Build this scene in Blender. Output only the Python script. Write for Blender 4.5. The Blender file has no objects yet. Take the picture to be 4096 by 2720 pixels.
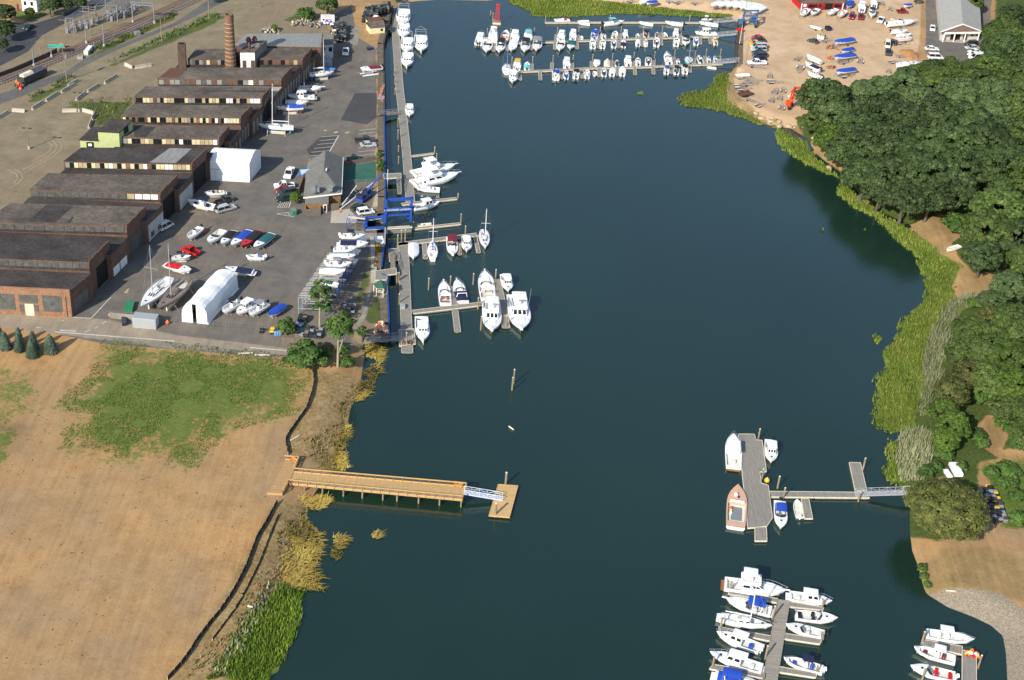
import bpy, bmesh, math, random
import numpy as np
from mathutils import Vector, Matrix
from mathutils.geometry import tessellate_polygon
random.seed(7); RNG = np.random.default_rng(7)
R = math.radians
SC = bpy.context.scene; COL = SC.collection

# ---------------------------------------------------------------- camera, sky, sun, exposure
CX, CY, FPX, HT = 2048., 1360., 5900., 180.
NAD = (1300., 10600.)                      # where plumb lines meet in the photograph
_n = np.array([NAD[0]-CX, NAD[1]-CY, FPX]); _n /= np.linalg.norm(_n)
_f = np.array([0, 0, 1.]) - _n[2]*_n; _f /= np.linalg.norm(_f)
CAMM = np.array([np.cross(_f, -_n), _f, -_n])          # camera axes -> world axes
cd = bpy.data.cameras.new("camera"); cam = bpy.data.objects.new("camera", cd); COL.objects.link(cam)
cd.sensor_width = 36.; cd.lens = 36.*FPX/4096.; cd.clip_start = 1.; cd.clip_end = 6000.
_r, _u, _b = CAMM[:, 0], -CAMM[:, 1], -CAMM[:, 2]
cam.matrix_world = Matrix(((_r[0], _u[0], _b[0], 0), (_r[1], _u[1], _b[1], 0), (_r[2], _u[2], _b[2], HT), (0, 0, 0, 1)))
SC.camera = cam
SAZ, SEL = R(59+180), R(32)                # direction towards the sun
SV = Vector((math.cos(SAZ)*math.cos(SEL), math.sin(SAZ)*math.cos(SEL), math.sin(SEL)))
wd = bpy.data.worlds.new("World"); SC.world = wd; wd.use_nodes = True
bgn = wd.node_tree.nodes['Background']; sky = wd.node_tree.nodes.new('ShaderNodeTexSky')
sky.sky_type = 'NISHITA'; sky.sun_disc = False; sky.sun_elevation = SEL; sky.sun_rotation = math.atan2(SV.x, SV.y)
sky.air_density = 1.0; sky.dust_density = .8; sky.ozone_density = 1.5
wd.node_tree.links.new(sky.outputs[0], bgn.inputs[0]); bgn.inputs[1].default_value = 0.13
sl = bpy.data.lights.new("sun", 'SUN'); so = bpy.data.objects.new("sun", sl); COL.objects.link(so)
sl.energy = 4.3; sl.angle = R(0.5); sl.color = (1.0, 0.93, 0.80)
so.rotation_euler = SV.to_track_quat('Z', 'Y').to_euler()
vs = SC.view_settings; vs.view_transform = 'Standard'; vs.look = 'None'; vs.exposure = 0.5; vs.gamma = 1.0

# ---------------------------------------------------------------- where things stand
REG = dict(A=(0, 0, 3.336), B=(650, 0, 3.336), C=(1300, 0, 3.336), D=(1850, 0, 3.336), E=(2450, 0, 3.336), F=(2900, 0, 3.336),
           G=(3396, 0, 3.336), H=(0, 400, 3.336), I=(650, 400, 3.336), J=(1100, 400, 3.336), K=(0, 800, 3.336), L=(500, 800, 3.336),
           M=(1150, 780, 3.336), N=(1500, 800, 3.336), O=(0, 1100, 3.336), Q=(350, 1050, 3.336), R=(1000, 1000, 3.336),
           S=(1550, 980, 3.336), T=(0, 1350, 1.668), U=(1000, 1750, 2.085), V=(500, 2000, 2.178), W=(2850, 1680, 3.336),
           X=(3396, 1700, 3.336), Y=(2800, 2230, 3.336), Z=(3396, 2250, 3.336), a=(2700, 250, 1.673), b=(3296, 1050, 2.091),
           c=(2750, 2500, 3.632), d=(1050, 1150, 5.19), s=(0, 0, 1.), f=(0, 0, .5764))
def px(reg, x, y):
    o = REG[reg]; return o[0]+x/o[2], o[1]+y/o[2]
def P(x, y, z=0.):                          # survey point of the photograph -> point on the level z
    d = CAMM @ np.array([x-CX, y-CY, FPX]); t = (z-HT)/d[2]
    return Vector((d[0]*t, d[1]*t, z))
def W(reg, x, y, z=0.): return P(*px(reg, x, y), z)
def poly(reg, pts, z=0.): return [W(reg, x, y, z) for x, y in pts]
ZL = 1.6                                    # level of the yards

# ---------------------------------------------------------------- materials
MATS = {}
def srgb(r, g, b):
    f = lambda c: (c/255/12.92) if c <= 10 else ((c/255+.055)/1.055)**2.4
    return f(r), f(g), f(b)
def mat(name, col, rough=.6, var=.18, scale=.6, stretch=(1, 1, 1), metal=0., spec=.4, bump=0., coords='Position', fine=0., hue=None, coat=0.):
    if name in MATS: return MATS[name]
    m = bpy.data.materials.new(name); m.use_nodes = True; nt = m.node_tree; N = nt.nodes; L = nt.links
    b = N['Principled BSDF']; b.inputs['Roughness'].default_value = rough; b.inputs['Metallic'].default_value = metal
    b.inputs['Specular IOR Level'].default_value = spec
    if coat: b.inputs['Coat Weight'].default_value = coat; b.inputs['Coat Roughness'].default_value = .1
    src = N.new('ShaderNodeNewGeometry').outputs['Position'] if coords == 'Position' else N.new('ShaderNodeTexCoord').outputs['Object']
    mp = N.new('ShaderNodeMapping'); mp.inputs['Scale'].default_value = stretch; L.new(src, mp.inputs[0])
    nz = N.new('ShaderNodeTexNoise'); nz.inputs['Scale'].default_value = scale; nz.inputs['Detail'].default_value = 6; nz.inputs['Roughness'].default_value = .65
    L.new(mp.outputs[0], nz.inputs['Vector'])
    ra = N.new('ShaderNodeValToRGB'); e = ra.color_ramp.elements
    hv = hue or col
    e[0].position = .3; e[1].position = .7
    e[0].color = tuple(max(0, c*(1-var)) for c in col)+(1,); e[1].color = tuple(min(1, c*(1+var)) for c in hv)+(1,)
    L.new(nz.outputs[0], ra.inputs[0]); out = ra.outputs[0]
    if fine:
        n2 = N.new('ShaderNodeTexNoise'); n2.inputs['Scale'].default_value = scale*9; n2.inputs['Detail'].default_value = 3; L.new(mp.outputs[0], n2.inputs['Vector'])
        mr = N.new('ShaderNodeMapRange'); mr.inputs[1].default_value = .3; mr.inputs[2].default_value = .7; mr.inputs[3].default_value = 1-fine; mr.inputs[4].default_value = 1+fine
        L.new(n2.outputs[0], mr.inputs[0])
        mx = N.new('ShaderNodeVectorMath'); mx.operation = 'SCALE'; L.new(out, mx.inputs[0]); L.new(mr.outputs[0], mx.inputs['Scale']); out = mx.outputs[0]
    L.new(out, b.inputs['Base Color'])
    if bump:
        bm_ = N.new('ShaderNodeBump'); bm_.inputs['Strength'].default_value = bump; bm_.inputs['Distance'].default_value = .05
        L.new(nz.outputs[0], bm_.inputs['Height']); L.new(bm_.outputs[0], b.inputs['Normal'])
    MATS[name] = m; return m
def attrmat(name, attr='Col', rough=.7, fine=.25, scale=3., spec=.2, trans=0.):
    if name in MATS: return MATS[name]
    m = bpy.data.materials.new(name); m.use_nodes = True; nt = m.node_tree; N = nt.nodes; L = nt.links; b = N['Principled BSDF']
    b.inputs['Roughness'].default_value = rough; b.inputs['Specular IOR Level'].default_value = spec
    at = N.new('ShaderNodeAttribute'); at.attribute_name = attr
    g = N.new('ShaderNodeNewGeometry'); nz = N.new('ShaderNodeTexNoise'); nz.inputs['Scale'].default_value = scale; nz.inputs['Detail'].default_value = 4
    L.new(g.outputs['Position'], nz.inputs['Vector'])
    mr = N.new('ShaderNodeMapRange'); mr.inputs[1].default_value = .3; mr.inputs[2].default_value = .7; mr.inputs[3].default_value = 1-fine; mr.inputs[4].default_value = 1+fine
    L.new(nz.outputs[0], mr.inputs[0]); oi = N.new('ShaderNodeObjectInfo')
    m2 = N.new('ShaderNodeMapRange'); m2.inputs[3].default_value = .78; m2.inputs[4].default_value = 1.22; L.new(oi.outputs['Random'], m2.inputs[0])
    mm = N.new('ShaderNodeMath'); mm.operation = 'MULTIPLY'; L.new(mr.outputs[0], mm.inputs[0]); L.new(m2.outputs[0], mm.inputs[1])
    mx = N.new('ShaderNodeVectorMath'); mx.operation = 'SCALE'; L.new(at.outputs['Color'], mx.inputs[0]); L.new(mm.outputs[0], mx.inputs['Scale'])
    L.new(mx.outputs[0], b.inputs['Base Color']); MATS[name] = m
    return m
def paint(name, col, rough=.35): return mat(name, col, rough, .06, .8, spec=.5, coords='Object')
GEL = paint('white gelcoat', (.80, .80, .79), .3); OFFW = paint('off white deck', (.66, .64, .58), .5)
GLASS = mat('dark glass', (.012, .017, .02), .08, .3, .7, spec=.6); BLACK = paint('black rubber', (.018, .018, .02), .5)
CHROME = mat('bright rail', (.75, .76, .78), .25, .05, 1, metal=.8); ALU = mat('aluminium', (.42, .43, .45), .45, .12, 2, metal=.3)
STEEL = mat('grey galvanised steel', (.28, .29, .30), .5, .18, 2., metal=.4); GREYP = paint('grey plastic', (.20, .21, .22), .5)
COLR = dict(white=GEL, navy=paint('navy canvas', (.010, .014, .055), .8), blue=paint('blue canvas', (.012, .065, .42), .75),
    teal=paint('teal canvas', (.012, .11, .12), .8), black=paint('black canvas', (.013, .013, .016), .8), red=paint('red canvas', (.50, .02, .03), .7),
    maroon=paint('maroon canvas', (.17, .012, .025), .75), tan=paint('tan canvas', (.52, .42, .29), .8), grey=paint('grey canvas', (.25, .25, .27), .8),
    aqua=paint('aqua canvas', (.16, .52, .50), .7), brown=paint('weathered brown', (.19, .15, .115), .75), salmon=paint('salmon deck paint', (.58, .35, .23), .6),
    yellow=paint('yellow plastic', (.75, .45, .03), .5), orange=paint('orange paint', (.75, .14, .02), .5), green=paint('green paint', (.02, .14, .04), .5),
    lblue=paint('light blue paint', (.05, .22, .55), .5), rblue=paint('bottom blue paint', (.03, .16, .42), .6), rred=paint('bottom red paint', (.28, .05, .03), .6),
    sky=paint('sky blue plastic', (.14, .28, .55), .5), cream=paint('cream canvas', (.74, .66, .50), .7), silver=paint('silver paint', (.45, .46, .47), .3),
    dred=paint('deep red paint', (.22, .012, .015), .3), dgreen=paint('dark green paint', (.012, .035, .03), .3), dgrey=paint('charcoal paint', (.05, .05, .055), .35),
    sred=paint('signal red paint', (.55, .012, .012), .3), ytruck=paint('yellow paint', (.75, .40, .01), .35), wood=mat('varnished wood', (.26, .11, .04), .4, .3, 3.), rust=mat('rusty steel', (.12, .055, .035), .8, .4, 2.))
WOODG = mat('weathered grey planks', (.235, .215, .185), .85, .30, 1.2, (5., .35, 1), coords='Object', fine=.22)
WOODN = mat('new yellow planks', (.45, .295, .135), .8, .22, 1.2, (5., .3, 1), coords='Object', fine=.18)
WOODP = mat('piling wood', (.24, .20, .13), .9, .35, 1.5, (1, 1, .3), fine=.3)
TIMB = mat('pale sawn timber', (.60, .54, .42), .8, .2, 1.5, fine=.15)
CONC = mat('pale concrete', (.42, .38, .31), .85, .15, .4, fine=.12); CONCD = mat('stained concrete', (.24, .22, .19), .9, .25, .3, fine=.2)
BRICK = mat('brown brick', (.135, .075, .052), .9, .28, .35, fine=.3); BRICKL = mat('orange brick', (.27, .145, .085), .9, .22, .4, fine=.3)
ROOFD = mat('black tar roof', (.048, .040, .037), .9, .5, .16, fine=.3); ROOFG = mat('brown gravel roof', (.108, .088, .07), .95, .45, .14, fine=.28)
ROOFM = mat('grey metal roof', (.24, .235, .22), .6, .2, .3, (6, 1, 1), fine=.15); SHING = mat('grey shingles', (.16, .155, .14), .95, .16, .5, fine=.28)
STEELB = paint('blue steel', (.018, .075, .36), .5)

# ---------------------------------------------------------------- mesh helpers
class MB:
    def __init__(s): s.v = []; s.f = []; s.m = []; s.mats = []
    def mi(s, m):
        if m is None: return 0
        if m not in s.mats: s.mats.append(m)
        return s.mats.index(m)
    def add(s, vs_, fs, m=None):
        o = len(s.v); i = s.mi(m); s.v += [tuple(v) for v in vs_]
        for f in fs: s.f.append([o+k for k in f]); s.m.append(i)
        return s
    def box(s, c, d, rz=0., m=None, top=None, tilt=None):
        hx, hy, hz = d[0]/2, d[1]/2, d[2]/2; tx, ty = top or (1, 1); ca, sa = math.cos(rz), math.sin(rz); vs_ = []
        for z, kx, ky in ((-hz, 1, 1), (hz, tx, ty)):
            for x, y in ((-hx*kx, -hy*ky), (hx*kx, -hy*ky), (hx*kx, hy*ky), (-hx*kx, hy*ky)):
                q = Vector((x, y, z))
                if tilt: q = Matrix.Rotation(tilt, 3, 'Y') @ q
                vs_.append((c[0]+ca*q.x-sa*q.y, c[1]+sa*q.x+ca*q.y, c[2]+q.z))
        return s.add(vs_, [(3, 2, 1, 0), (4, 5, 6, 7), (0, 1, 5, 4), (1, 2, 6, 5), (2, 3, 7, 6), (3, 0, 4, 7)], m)
    def prism(s, pts, z0, z1, m=None, mt=None):
        n = len(pts); a = sum(pts[i][0]*pts[(i+1) % n][1]-pts[(i+1) % n][0]*pts[i][1] for i in range(n))
        if a < 0: pts = list(pts)[::-1]
        zz0 = z0 if isinstance(z0, (list, tuple)) else [z0]*n; zz1 = z1 if isinstance(z1, (list, tuple)) else [z1]*n
        if a < 0: zz0 = zz0[::-1]; zz1 = zz1[::-1]
        b = [(p[0], p[1], zz0[i]) for i, p in enumerate(pts)]; t = [(p[0], p[1], zz1[i]) for i, p in enumerate(pts)]
        s.add(b+t, [(i, (i+1) % n, n+(i+1) % n, n+i) for i in range(n)], m)
        tris = tessellate_polygon([[Vector((p[0], p[1], 0)) for p in pts]])
        fs = []
        for t3 in tris:
            p0, p1, p2 = (pts[k] for k in t3)
            fs.append(t3 if (p1[0]-p0[0])*(p2[1]-p0[1])-(p1[1]-p0[1])*(p2[0]-p0[0]) > 0 else t3[::-1])
        s.add(t, fs, mt or m); s.add(b, [f[::-1] for f in fs], m)
        return s
    def tube(s, a, b, r, r2=None, n=6, m=None, cap=True):
        a, b = Vector(a), Vector(b); r2 = r if r2 is None else r2; d = (b-a)
        if d.length < 1e-6: return s
        d.normalize(); u = d.orthogonal().normalized(); w = d.cross(u); vs_ = []
        for c, q in ((a, r), (b, r2)):
            for i in range(n):
                t = 2*math.pi*i/n; vs_.append(c+u*math.cos(t)*q+w*math.sin(t)*q)
        fs = [(i, (i+1) % n, n+(i+1) % n, n+i) for i in range(n)]
        if cap: fs += [tuple(range(n))[::-1], tuple(range(n, 2*n))]
        return s.add(vs_, fs, m)
    def path(s, pts, r, n=5, m=None):
        for i in range(len(pts)-1): s.tube(pts[i], pts[i+1], r, None, n, m)
        return s
    def loft(s, rows, m=None, closed=False, caps=False):
        k = len(rows[0]); vs_ = [v for r_ in rows for v in r_]; fs = []
        for i in range(len(rows)-1):
            for j in range(k if closed else k-1):
                a = i*k+j; b_ = i*k+(j+1) % k; fs.append((a, b_, b_+k, a+k))
        if caps: fs += [tuple(range(k))[::-1], tuple(range((len(rows)-1)*k, len(rows)*k))]
        return s.add(vs_, fs, m)
    def ball(s, c, r, m=None, sq=(1, 1, 1), n=8, k=5):
        rows = []
        for i in range(k+1):
            t = math.pi*i/k; z = math.cos(t)*r; q = max(math.sin(t)*r, .001)
            rows.append([(c[0]+q*math.cos(2*math.pi*j/n)*sq[0], c[1]+q*math.sin(2*math.pi*j/n)*sq[1], c[2]+z*sq[2]) for j in range(n)])
        return s.loft(rows[::-1], m, True)
    def build(s, name, parent=None, m=None, loc=None, smooth=False, label=None):
        me = bpy.data.meshes.new(name); me.from_pydata(s.v, [], s.f)
        ms = s.mats or [m or GEL]
        for q in ms: me.materials.append(q)
        if len(ms) > 1: me.polygons.foreach_set('material_index', s.m)
        if smooth: me.polygons.foreach_set('use_smooth', [True]*len(s.f))
        me.update(); o = bpy.data.objects.new(name, me); COL.objects.link(o)
        if parent: o.parent = parent
        if loc is not None: o.location = loc
        if label: o['label'] = label
        return o
LABELS = {}
def tag(o, label, cat, group=None):
    o['label'] = label; o['category'] = cat
    if group: o['group'] = group
    LABELS.setdefault(label, []).append((o.name, group)); return o
def struct(o, kind='structure'): o['kind'] = kind; return o
def thing(name, label, cat, loc=(0, 0, 0), rz=0., group=None):
    o = bpy.data.objects.new(name, None); o.empty_display_size = .5; COL.objects.link(o); o.location = loc; o.rotation_euler = (0, 0, rz)
    return tag(o, label, cat, group)
def copy_tree(o, parent=None):
    c = o.copy(); COL.objects.link(c)
    if parent: c.parent = parent
    for ch in KIDS.get(o.as_pointer(), []): copy_tree(ch, c)
    return c
KIDS = {}
def proto(root):
    for o in list(root.children): KIDS.setdefault(root.as_pointer(), []).append(o); proto(o)
def place(root, label, loc, rz, group=None, first=[]):
    o = copy_tree(root) if root in first else root
    if root not in first: proto(root); first.append(root)
    o.location = loc; o.rotation_euler = (0, 0, rz); tag(o, label, root['category'], group); return o
def axis(a, b):
    d = b-a; return (a+b)/2, math.atan2(d.y, d.x), math.hypot(d.x, d.y)

# ---------------------------------------------------------------- the lie of the land
SHORE = [(1040, 2760, 0), (1065, 2720, 0), (1150, 2560, 0), (1190, 2390, 0), (1165, 2330, 0), (1195, 2230, 0), (1235, 2120, 0), (1225, 2030, 0), (1270, 1950, 0), (1330, 1890, 0), (1345, 1800, 0),
    (1385, 1720, 0), (1400, 1640, 0), (1440, 1540, 0), (1455, 1440, 0), (1462, 1372, 1), (1560, 1350, 1), (1560, 1300, 1), (1553, 1112, 1), (1530, 1100, 1), (1530, 1070, 1), (1542, 960, 1), (1542, 921, 1), (1462, 921, 1),
    (1467, 876, 1), (1543, 876, 1), (1545, 790, 1), (1543, 610, 1), (1540, 469, 1), (1541, 435, 1), (1537, 180, 1), (1560, 90, 1), (1572, 30, 0), (1620, 6, 0), (1750, -4, 0), (1950, 0, 0),
    (2050, -12, 0), (2300, -5, 0), (2450, 18, 0), (2650, 32, 0), (2800, 42, 0), (2920, 62, 0), (2952, 80, 1), (2946, 180, 1), (2944, 262, 1), (2915, 285, 0), (2880, 330, 0), (2862, 390, 0),
    (2900, 430, 0), (2985, 462, 0), (3080, 500, 0), (3165, 512, 0), (3225, 548, 0), (3268, 615, 0), (3330, 665, 0), (3395, 712, 0), (3450, 790, 0), (3537, 850, 0), (3640, 896, 0), (3700, 985, 0),
    (3780, 1050, 0), (3790, 1136, 0), (3740, 1290, 0), (3690, 1420, 0), (3660, 1520, 0), (3640, 1660, 0), (3610, 1769, 0), (3590, 1900, 0), (3610, 1960, 0), (3640, 2010, 0), (3640, 2120, 0), (3650, 2200, 0),
    (3675, 2265, 0), (3696, 2349, 0), (3708, 2373, 0), (3795, 2427, 0), (3891, 2463, 0), (3966, 2499, 0), (4013, 2541, 0), (4025, 2610, 0), (4031, 2720, 0), (4035, 2760, 0)]
SH = np.array([tuple(P(x, y, 1.2 if b else .2))[:2] for x, y, b in SHORE]); SB = np.array([b for _, _, b in SHORE])
SH = np.vstack([SH, [[SH[-1][0]+2, 100]], [[SH[0][0]-8, 100]]]); SB = np.append(SB, [0, 0])
def sdist(pts, pg, closed=True):            # signed distance, positive inside; and the nearest segment
    pg = np.asarray(pg)[:, :2]; a = pg; b = np.roll(pg, -1, 0); best = np.full(len(pts), 1e9); seg = np.zeros(len(pts), int); ins = np.zeros(len(pts), bool)
    for i in range(len(pg)):
        e = b[i]-a[i]; w = pts-a[i]; t = np.clip((w@e)/max(e@e, 1e-9), 0, 1); d = np.hypot(w[:, 0]-t*e[0], w[:, 1]-t*e[1])
        k = d < best; best[k] = d[k]; seg[k] = i
        c = ((a[i, 1] <= pts[:, 1]) != (b[i, 1] <= pts[:, 1])); x = a[i, 0]+(pts[:, 1]-a[i, 1])*(e[0]/(e[1] if abs(e[1]) > 1e-9 else 1e-9)); ins ^= c & (pts[:, 0] < x)
    return np.where(ins, best, -best), seg
def inside(pg, p): return sdist(np.array([[p[0], p[1]]]), [tuple(q)[:2] for q in pg])[0][0]
def stretch(a, b, st, far):
    core = list(np.arange(a, b, st)); s_ = st; hi = []; x = core[-1]
    while x < far: s_ *= 1.35; x += s_; hi.append(x)
    s_ = st; lo = []; x = a
    while x > -far: s_ *= 1.35; x -= s_; lo.append(x)
    return np.array(lo[::-1]+core+hi)
GX = stretch(-200, 205, 1.2, 3000); GY = stretch(150, 600, 1.2, 4000); GY = GY[GY > -600]
nx, ny = len(GX), len(GY); XX, YY = np.meshgrid(GX, GY); PT = np.column_stack([XX.ravel(), YY.ravel()])
dw, sg = sdist(PT, SH); dl = -dw; steep = SB[sg] == 1
MG = [(.060, .090, .016), (.115, .165, .024), (.17, .215, .036), (.21, .21, .05)]; RD = [(.15, .17, .09), (.23, .24, .14), (.30, .30, .19)]
YG = [(.17, .12, .02), (.34, .245, .05), (.43, .33, .09)]; BG = [(.065, .115, .014), (.125, .20, .022), (.20, .28, .036)]
def A_(*a, **k): return a, k
MSH = [A_('marsh_grass', 'bright marsh grass bank along the right shore below the wood', 'marsh grass', 's', [(3693, 1122), (3707, 1160), (3679, 1217), (3602, 1280), (3583, 1356), (3535, 1385), (3530, 1456), (3502, 1509), (3494, 1576), (3480, 1667), (3497, 1710), (3560, 1740), (3660, 1720), (3690, 1520), (3740, 1330), (3800, 1200), (3835, 1080), (3790, 1040)], 6, .75, .32, MG, seed=3, holes=.06),
    A_('marsh_grass', 'narrow marsh grass fringe at the foot of the dark oak wood', 'marsh grass', 's', [(3094, 500), (3112, 567), (3142, 609), (3226, 656), (3304, 690), (3340, 692), (3370, 735), (3345, 770), (3417, 830), (3507, 870), (3537, 908), (3597, 967), (3656, 1027), (3695, 1120), (3790, 1130), (3790, 1040), (3700, 960), (3600, 890), (3500, 835), (3400, 745), (3330, 690), (3265, 625), (3215, 560)], 6, .75, .32, MG, seed=5, holes=.1),
    A_('marsh_grass', 'marsh grass point reaching out below the trailer park', 'marsh grass', 's', [(2714, 390), (2730, 375), (2830, 350), (2865, 300), (2905, 285), (2920, 320), (2900, 400), (2990, 460), (3060, 500), (2975, 470), (2840, 430), (2735, 420)], 6, .75, .32, MG, seed=7, holes=.08),
    A_('marsh_grass', 'marsh grass island belt behind the far docks', 'marsh grass', 's', [(2036, 8), (2085, 26), (2130, 42), (2124, 60), (2220, 66), (2400, 58), (2450, 52), (2600, 55), (2918, 68), (2930, 60), (2750, 40), (2600, 26), (2440, 8), (2300, -8), (2050, -6)], 6, .75, .32, MG, seed=9, holes=.05),
    A_('marsh_grass', 'lush bright green marsh grass below the floating yellow reeds', 'marsh grass', 'V', [(1290, 770), (1560, 790), (1560, 860), (1520, 1080), (1450, 1270), (1230, 1600), (700, 1600), (950, 1430), (1050, 1180), (1190, 1000), (1240, 850)], 24, .9, .18, BG, seed=11),
    A_('marsh_grass', 'grey green reeds edging the lush marsh beside the debris bank', 'reeds', 'V', [(1240, 770), (1280, 780), (1240, 920), (1180, 1100), (1040, 1330), (860, 1568), (640, 1568), (900, 1380), (960, 1200), (1060, 1000), (1180, 920)], 4, 1.1, .5, RD, seed=12, holes=.1),
    A_('reeds', 'grey green reed belt between the marsh and the right wood', 'reeds', 'b', [(1020, 350), (1250, 310), (1280, 400), (1120, 430), (1060, 560), (1000, 860), (1000, 960), (880, 1110), (900, 1300), (800, 1300), (820, 1050), (800, 800), (870, 640), (920, 500)], 10, 1.3, .2, RD, seed=13),
    A_('reeds', 'grey reed thicket beside the aluminium gangway on the right bank', 'reeds', 'X', [(640, 200), (740, 30), (950, 60), (1100, 180), (1130, 420), (1050, 560), (960, 770), (700, 760), (640, 500)], 11, 1.4, .2, RD, seed=15),
    A_('marsh_grass', 'green marsh strip outside the reed thicket by the gangway', 'marsh grass', 'X', [(500, 130), (640, 200), (640, 520), (700, 770), (560, 780), (470, 580), (520, 400), (480, 220)], 7, .8, .32, MG, seed=17, holes=.1)]
def sm(x, a, b): t = np.clip((x-a)/(b-a), 0, 1); return t*t*(3-2*t)
def mask(reg, pts, feather=2., z=ZL): return sm(sdist(PT, [tuple(v)[:2] for v in poly(reg, pts, z)])[0], -feather, feather)
def vnoise(scale, seed):                    # cheap value noise on the grid points
    r = np.random.default_rng(seed).random((256, 256)); u = PT/scale; i = np.floor(u).astype(int); f_ = u-i; f_ = f_*f_*(3-2*f_)
    g = lambda a, b: r[(i[:, 0]+a) % 256, (i[:, 1]+b) % 256]
    return (g(0, 0)*(1-f_[:, 0])+g(1, 0)*f_[:, 0])*(1-f_[:, 1])+(g(0, 1)*(1-f_[:, 0])+g(1, 1)*f_[:, 0])*f_[:, 1]
M_ASPH = mask('s', [(289, 1268), (200, 1330), (430, 1378), (700, 1398), (1000, 1422), (1230, 1428), (1300, 1390), (1400, 1390), (1425, 1200), (1480, 1000), (1502, 560), (1506, 300), (1500, 190), (1430, 150), (1405, 20), (1330, 60), (1320, 190), (1250, 290)], 1.2)
M_ASPH = np.maximum(M_ASPH, mask('s', [(3700, -60), (3705, 130), (3700, 200), (3730, 262), (3880, 275), (3960, 220), (3960, 40), (3980, -60)], 1.))
M_ROAD = mask('O', [(-900, 470), (0, 470), (700, 580), (970, 560), (1480, 600), (2335, 800), (4130, 1010), (4130, 1090), (2335, 985), (1500, 880), (700, 780), (0, 690), (-900, 560)], 1.5)
M_GRASS = .72*mask('T', [(690, 35), (1000, 50), (1500, 85), (1900, 150), (2090, 250), (2070, 430), (1980, 560), (1600, 580), (1530, 660), (1440, 720), (1300, 870), (1000, 830), (820, 830), (560, 790), (390, 780), (450, 620), (500, 530), (380, 470), (480, 390), (600, 300), (640, 150)], 9)
M_GRASS = np.maximum(M_GRASS, .50*mask('T', [(-200, 150), (120, 200), (300, 260), (330, 430), (250, 520), (80, 600), (-200, 640)], 5))
M_GRASS = np.maximum(M_GRASS, .6*mask('T', [(-300, 560), (110, 590), (190, 630), (90, 760), (0, 900), (-300, 1200)], 2.2))
M_GRASS = np.maximum(M_GRASS, .8*mask('R', [(1530, 900), (1640, 660), (1830, 640), (1840, 880), (1830, 970), (1560, 1000)], .8))
M_GRASS = np.maximum(M_GRASS, .62*mask('R', [(1150, 700), (1450, 160), (1600, 150), (1620, 420), (1500, 740), (1350, 740)], 1.2))
M_GRASS = np.maximum(M_GRASS, 1.7*mask('X', [(1800, 560), (2400, 480), (2400, 1350), (2100, 1350), (2040, 1000), (1900, 700)], 3))
for r_, p_, w_ in (('A', [(1050, 830), (1600, 500), (2335, 200), (2335, 260), (1600, 600), (1100, 860)], .85), ('A', [(1450, 880), (2335, 450), (2900, 190), (2900, 300), (2335, 540), (1500, 890)], .95), ('A', [(330, 1360), (900, 1070), (1000, 1100), (450, 1370)], .9),
                   ('H', [(850, 110), (980, 20), (1790, 20), (1640, 280), (1500, 300), (1250, 390), (1240, 240), (1280, 170), (1100, 130)], .8), ('B', [(1600, 270), (1850, 150), (2010, 110), (2050, 250), (1750, 300)], .95), ('B', [(0, 610), (600, 250), (830, 200), (830, 250), (500, 310), (150, 560)], .9), ('A', [(150, 130), (800, 170), (400, 300), (150, 240)], .7)):
    M_GRASS = np.maximum(M_GRASS, w_*mask(r_, p_, 2.2))
M_FOR = mask('s', [(3180, 470), (3240, 560), (3300, 640), (3400, 705), (3540, 850), (3660, 905), (3790, 1040), (3820, 1140), (3700, 1480), (3640, 1750), (3600, 1930), (3640, 2120), (3760, 2160), (3900, 2050), (3920, 1850), (4600, 1800), (5200, -200), (3990, -100), (3960, 240), (3790, 290), (3640, 290), (3480, 400), (3360, 420)], 3.)
CLEAR = np.maximum.reduce([mask('a', [(1560, 1050), (1800, 1010), (1950, 1050), (1990, 1110), (1850, 1200), (1900, 1280), (2000, 1400), (2230, 1380), (2240, 1480), (2080, 1560), (1900, 1560), (1880, 1340), (1700, 1200)], 1.5, 2.),
    mask('b', [(1240, 1380), (1380, 1260), (1530, 1330), (1560, 1420), (1480, 1560), (1700, 1560), (1700, 1700), (1420, 1600), (1280, 1500)], 1.5, 2.), mask('a', [(920, 500), (1180, 700), (1200, 760), (950, 600)], 1., 1.), mask('X', [(1150, 700), (1400, 620), (1350, 740), (1180, 760)], 1., 2.)])
M_FOR = M_FOR*(1-CLEAR)*(1-mask('X', [(1750, 560), (2500, 450), (2500, 1400), (2100, 1400), (2040, 1050), (1850, 700)], 2))
M_SAND = mask('s', [(2300, -120), (2420, 0), (2560, 10), (2800, 26), (2920, 55), (2960, 76), (2955, 262), (2935, 300), (2950, 380), (3080, 480), (3250, 520), (3420, 420), (3660, 270), (3680, 150), (3690, -150)], 2.)
M_GRAV = mask('s', [(-900, 1260), (0, 1236), (289, 1268), (1250, 290), (1330, 150), (1260, 0), (1180, -150), (300, -150), (-200, 420), (-900, 700)], 2.5)
M_GRAV = np.maximum(M_GRAV, mask('R', [(1050, 900), (1450, 150), (1620, 150), (1850, 640), (1860, 1060), (1500, 1230), (1100, 1330), (960, 1000)], 1.5))
M_DEB = mask('s', [(1245, 1470), (1440, 1500), (1400, 1640), (1370, 1780), (1330, 1880), (1220, 1830), (1150, 1840), (1140, 1760), (1200, 1620), (1262, 1540)], 2.)
M_DEB = np.maximum(M_DEB, mask('s', [(1080, 2030), (1150, 1995), (1240, 2000), (1260, 2120), (1210, 2330), (1190, 2560), (1090, 2720), (1060, 2800), (640, 2800), (760, 2600), (930, 2320), (1030, 2130)], 2.))
M_DEB = np.maximum(M_DEB, .9*mask('s', [(2880, 300), (2930, 310), (2945, 380), (3080, 480), (3230, 500), (3235, 540), (3080, 510), (2920, 440), (2870, 380)], 1.5))
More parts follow.
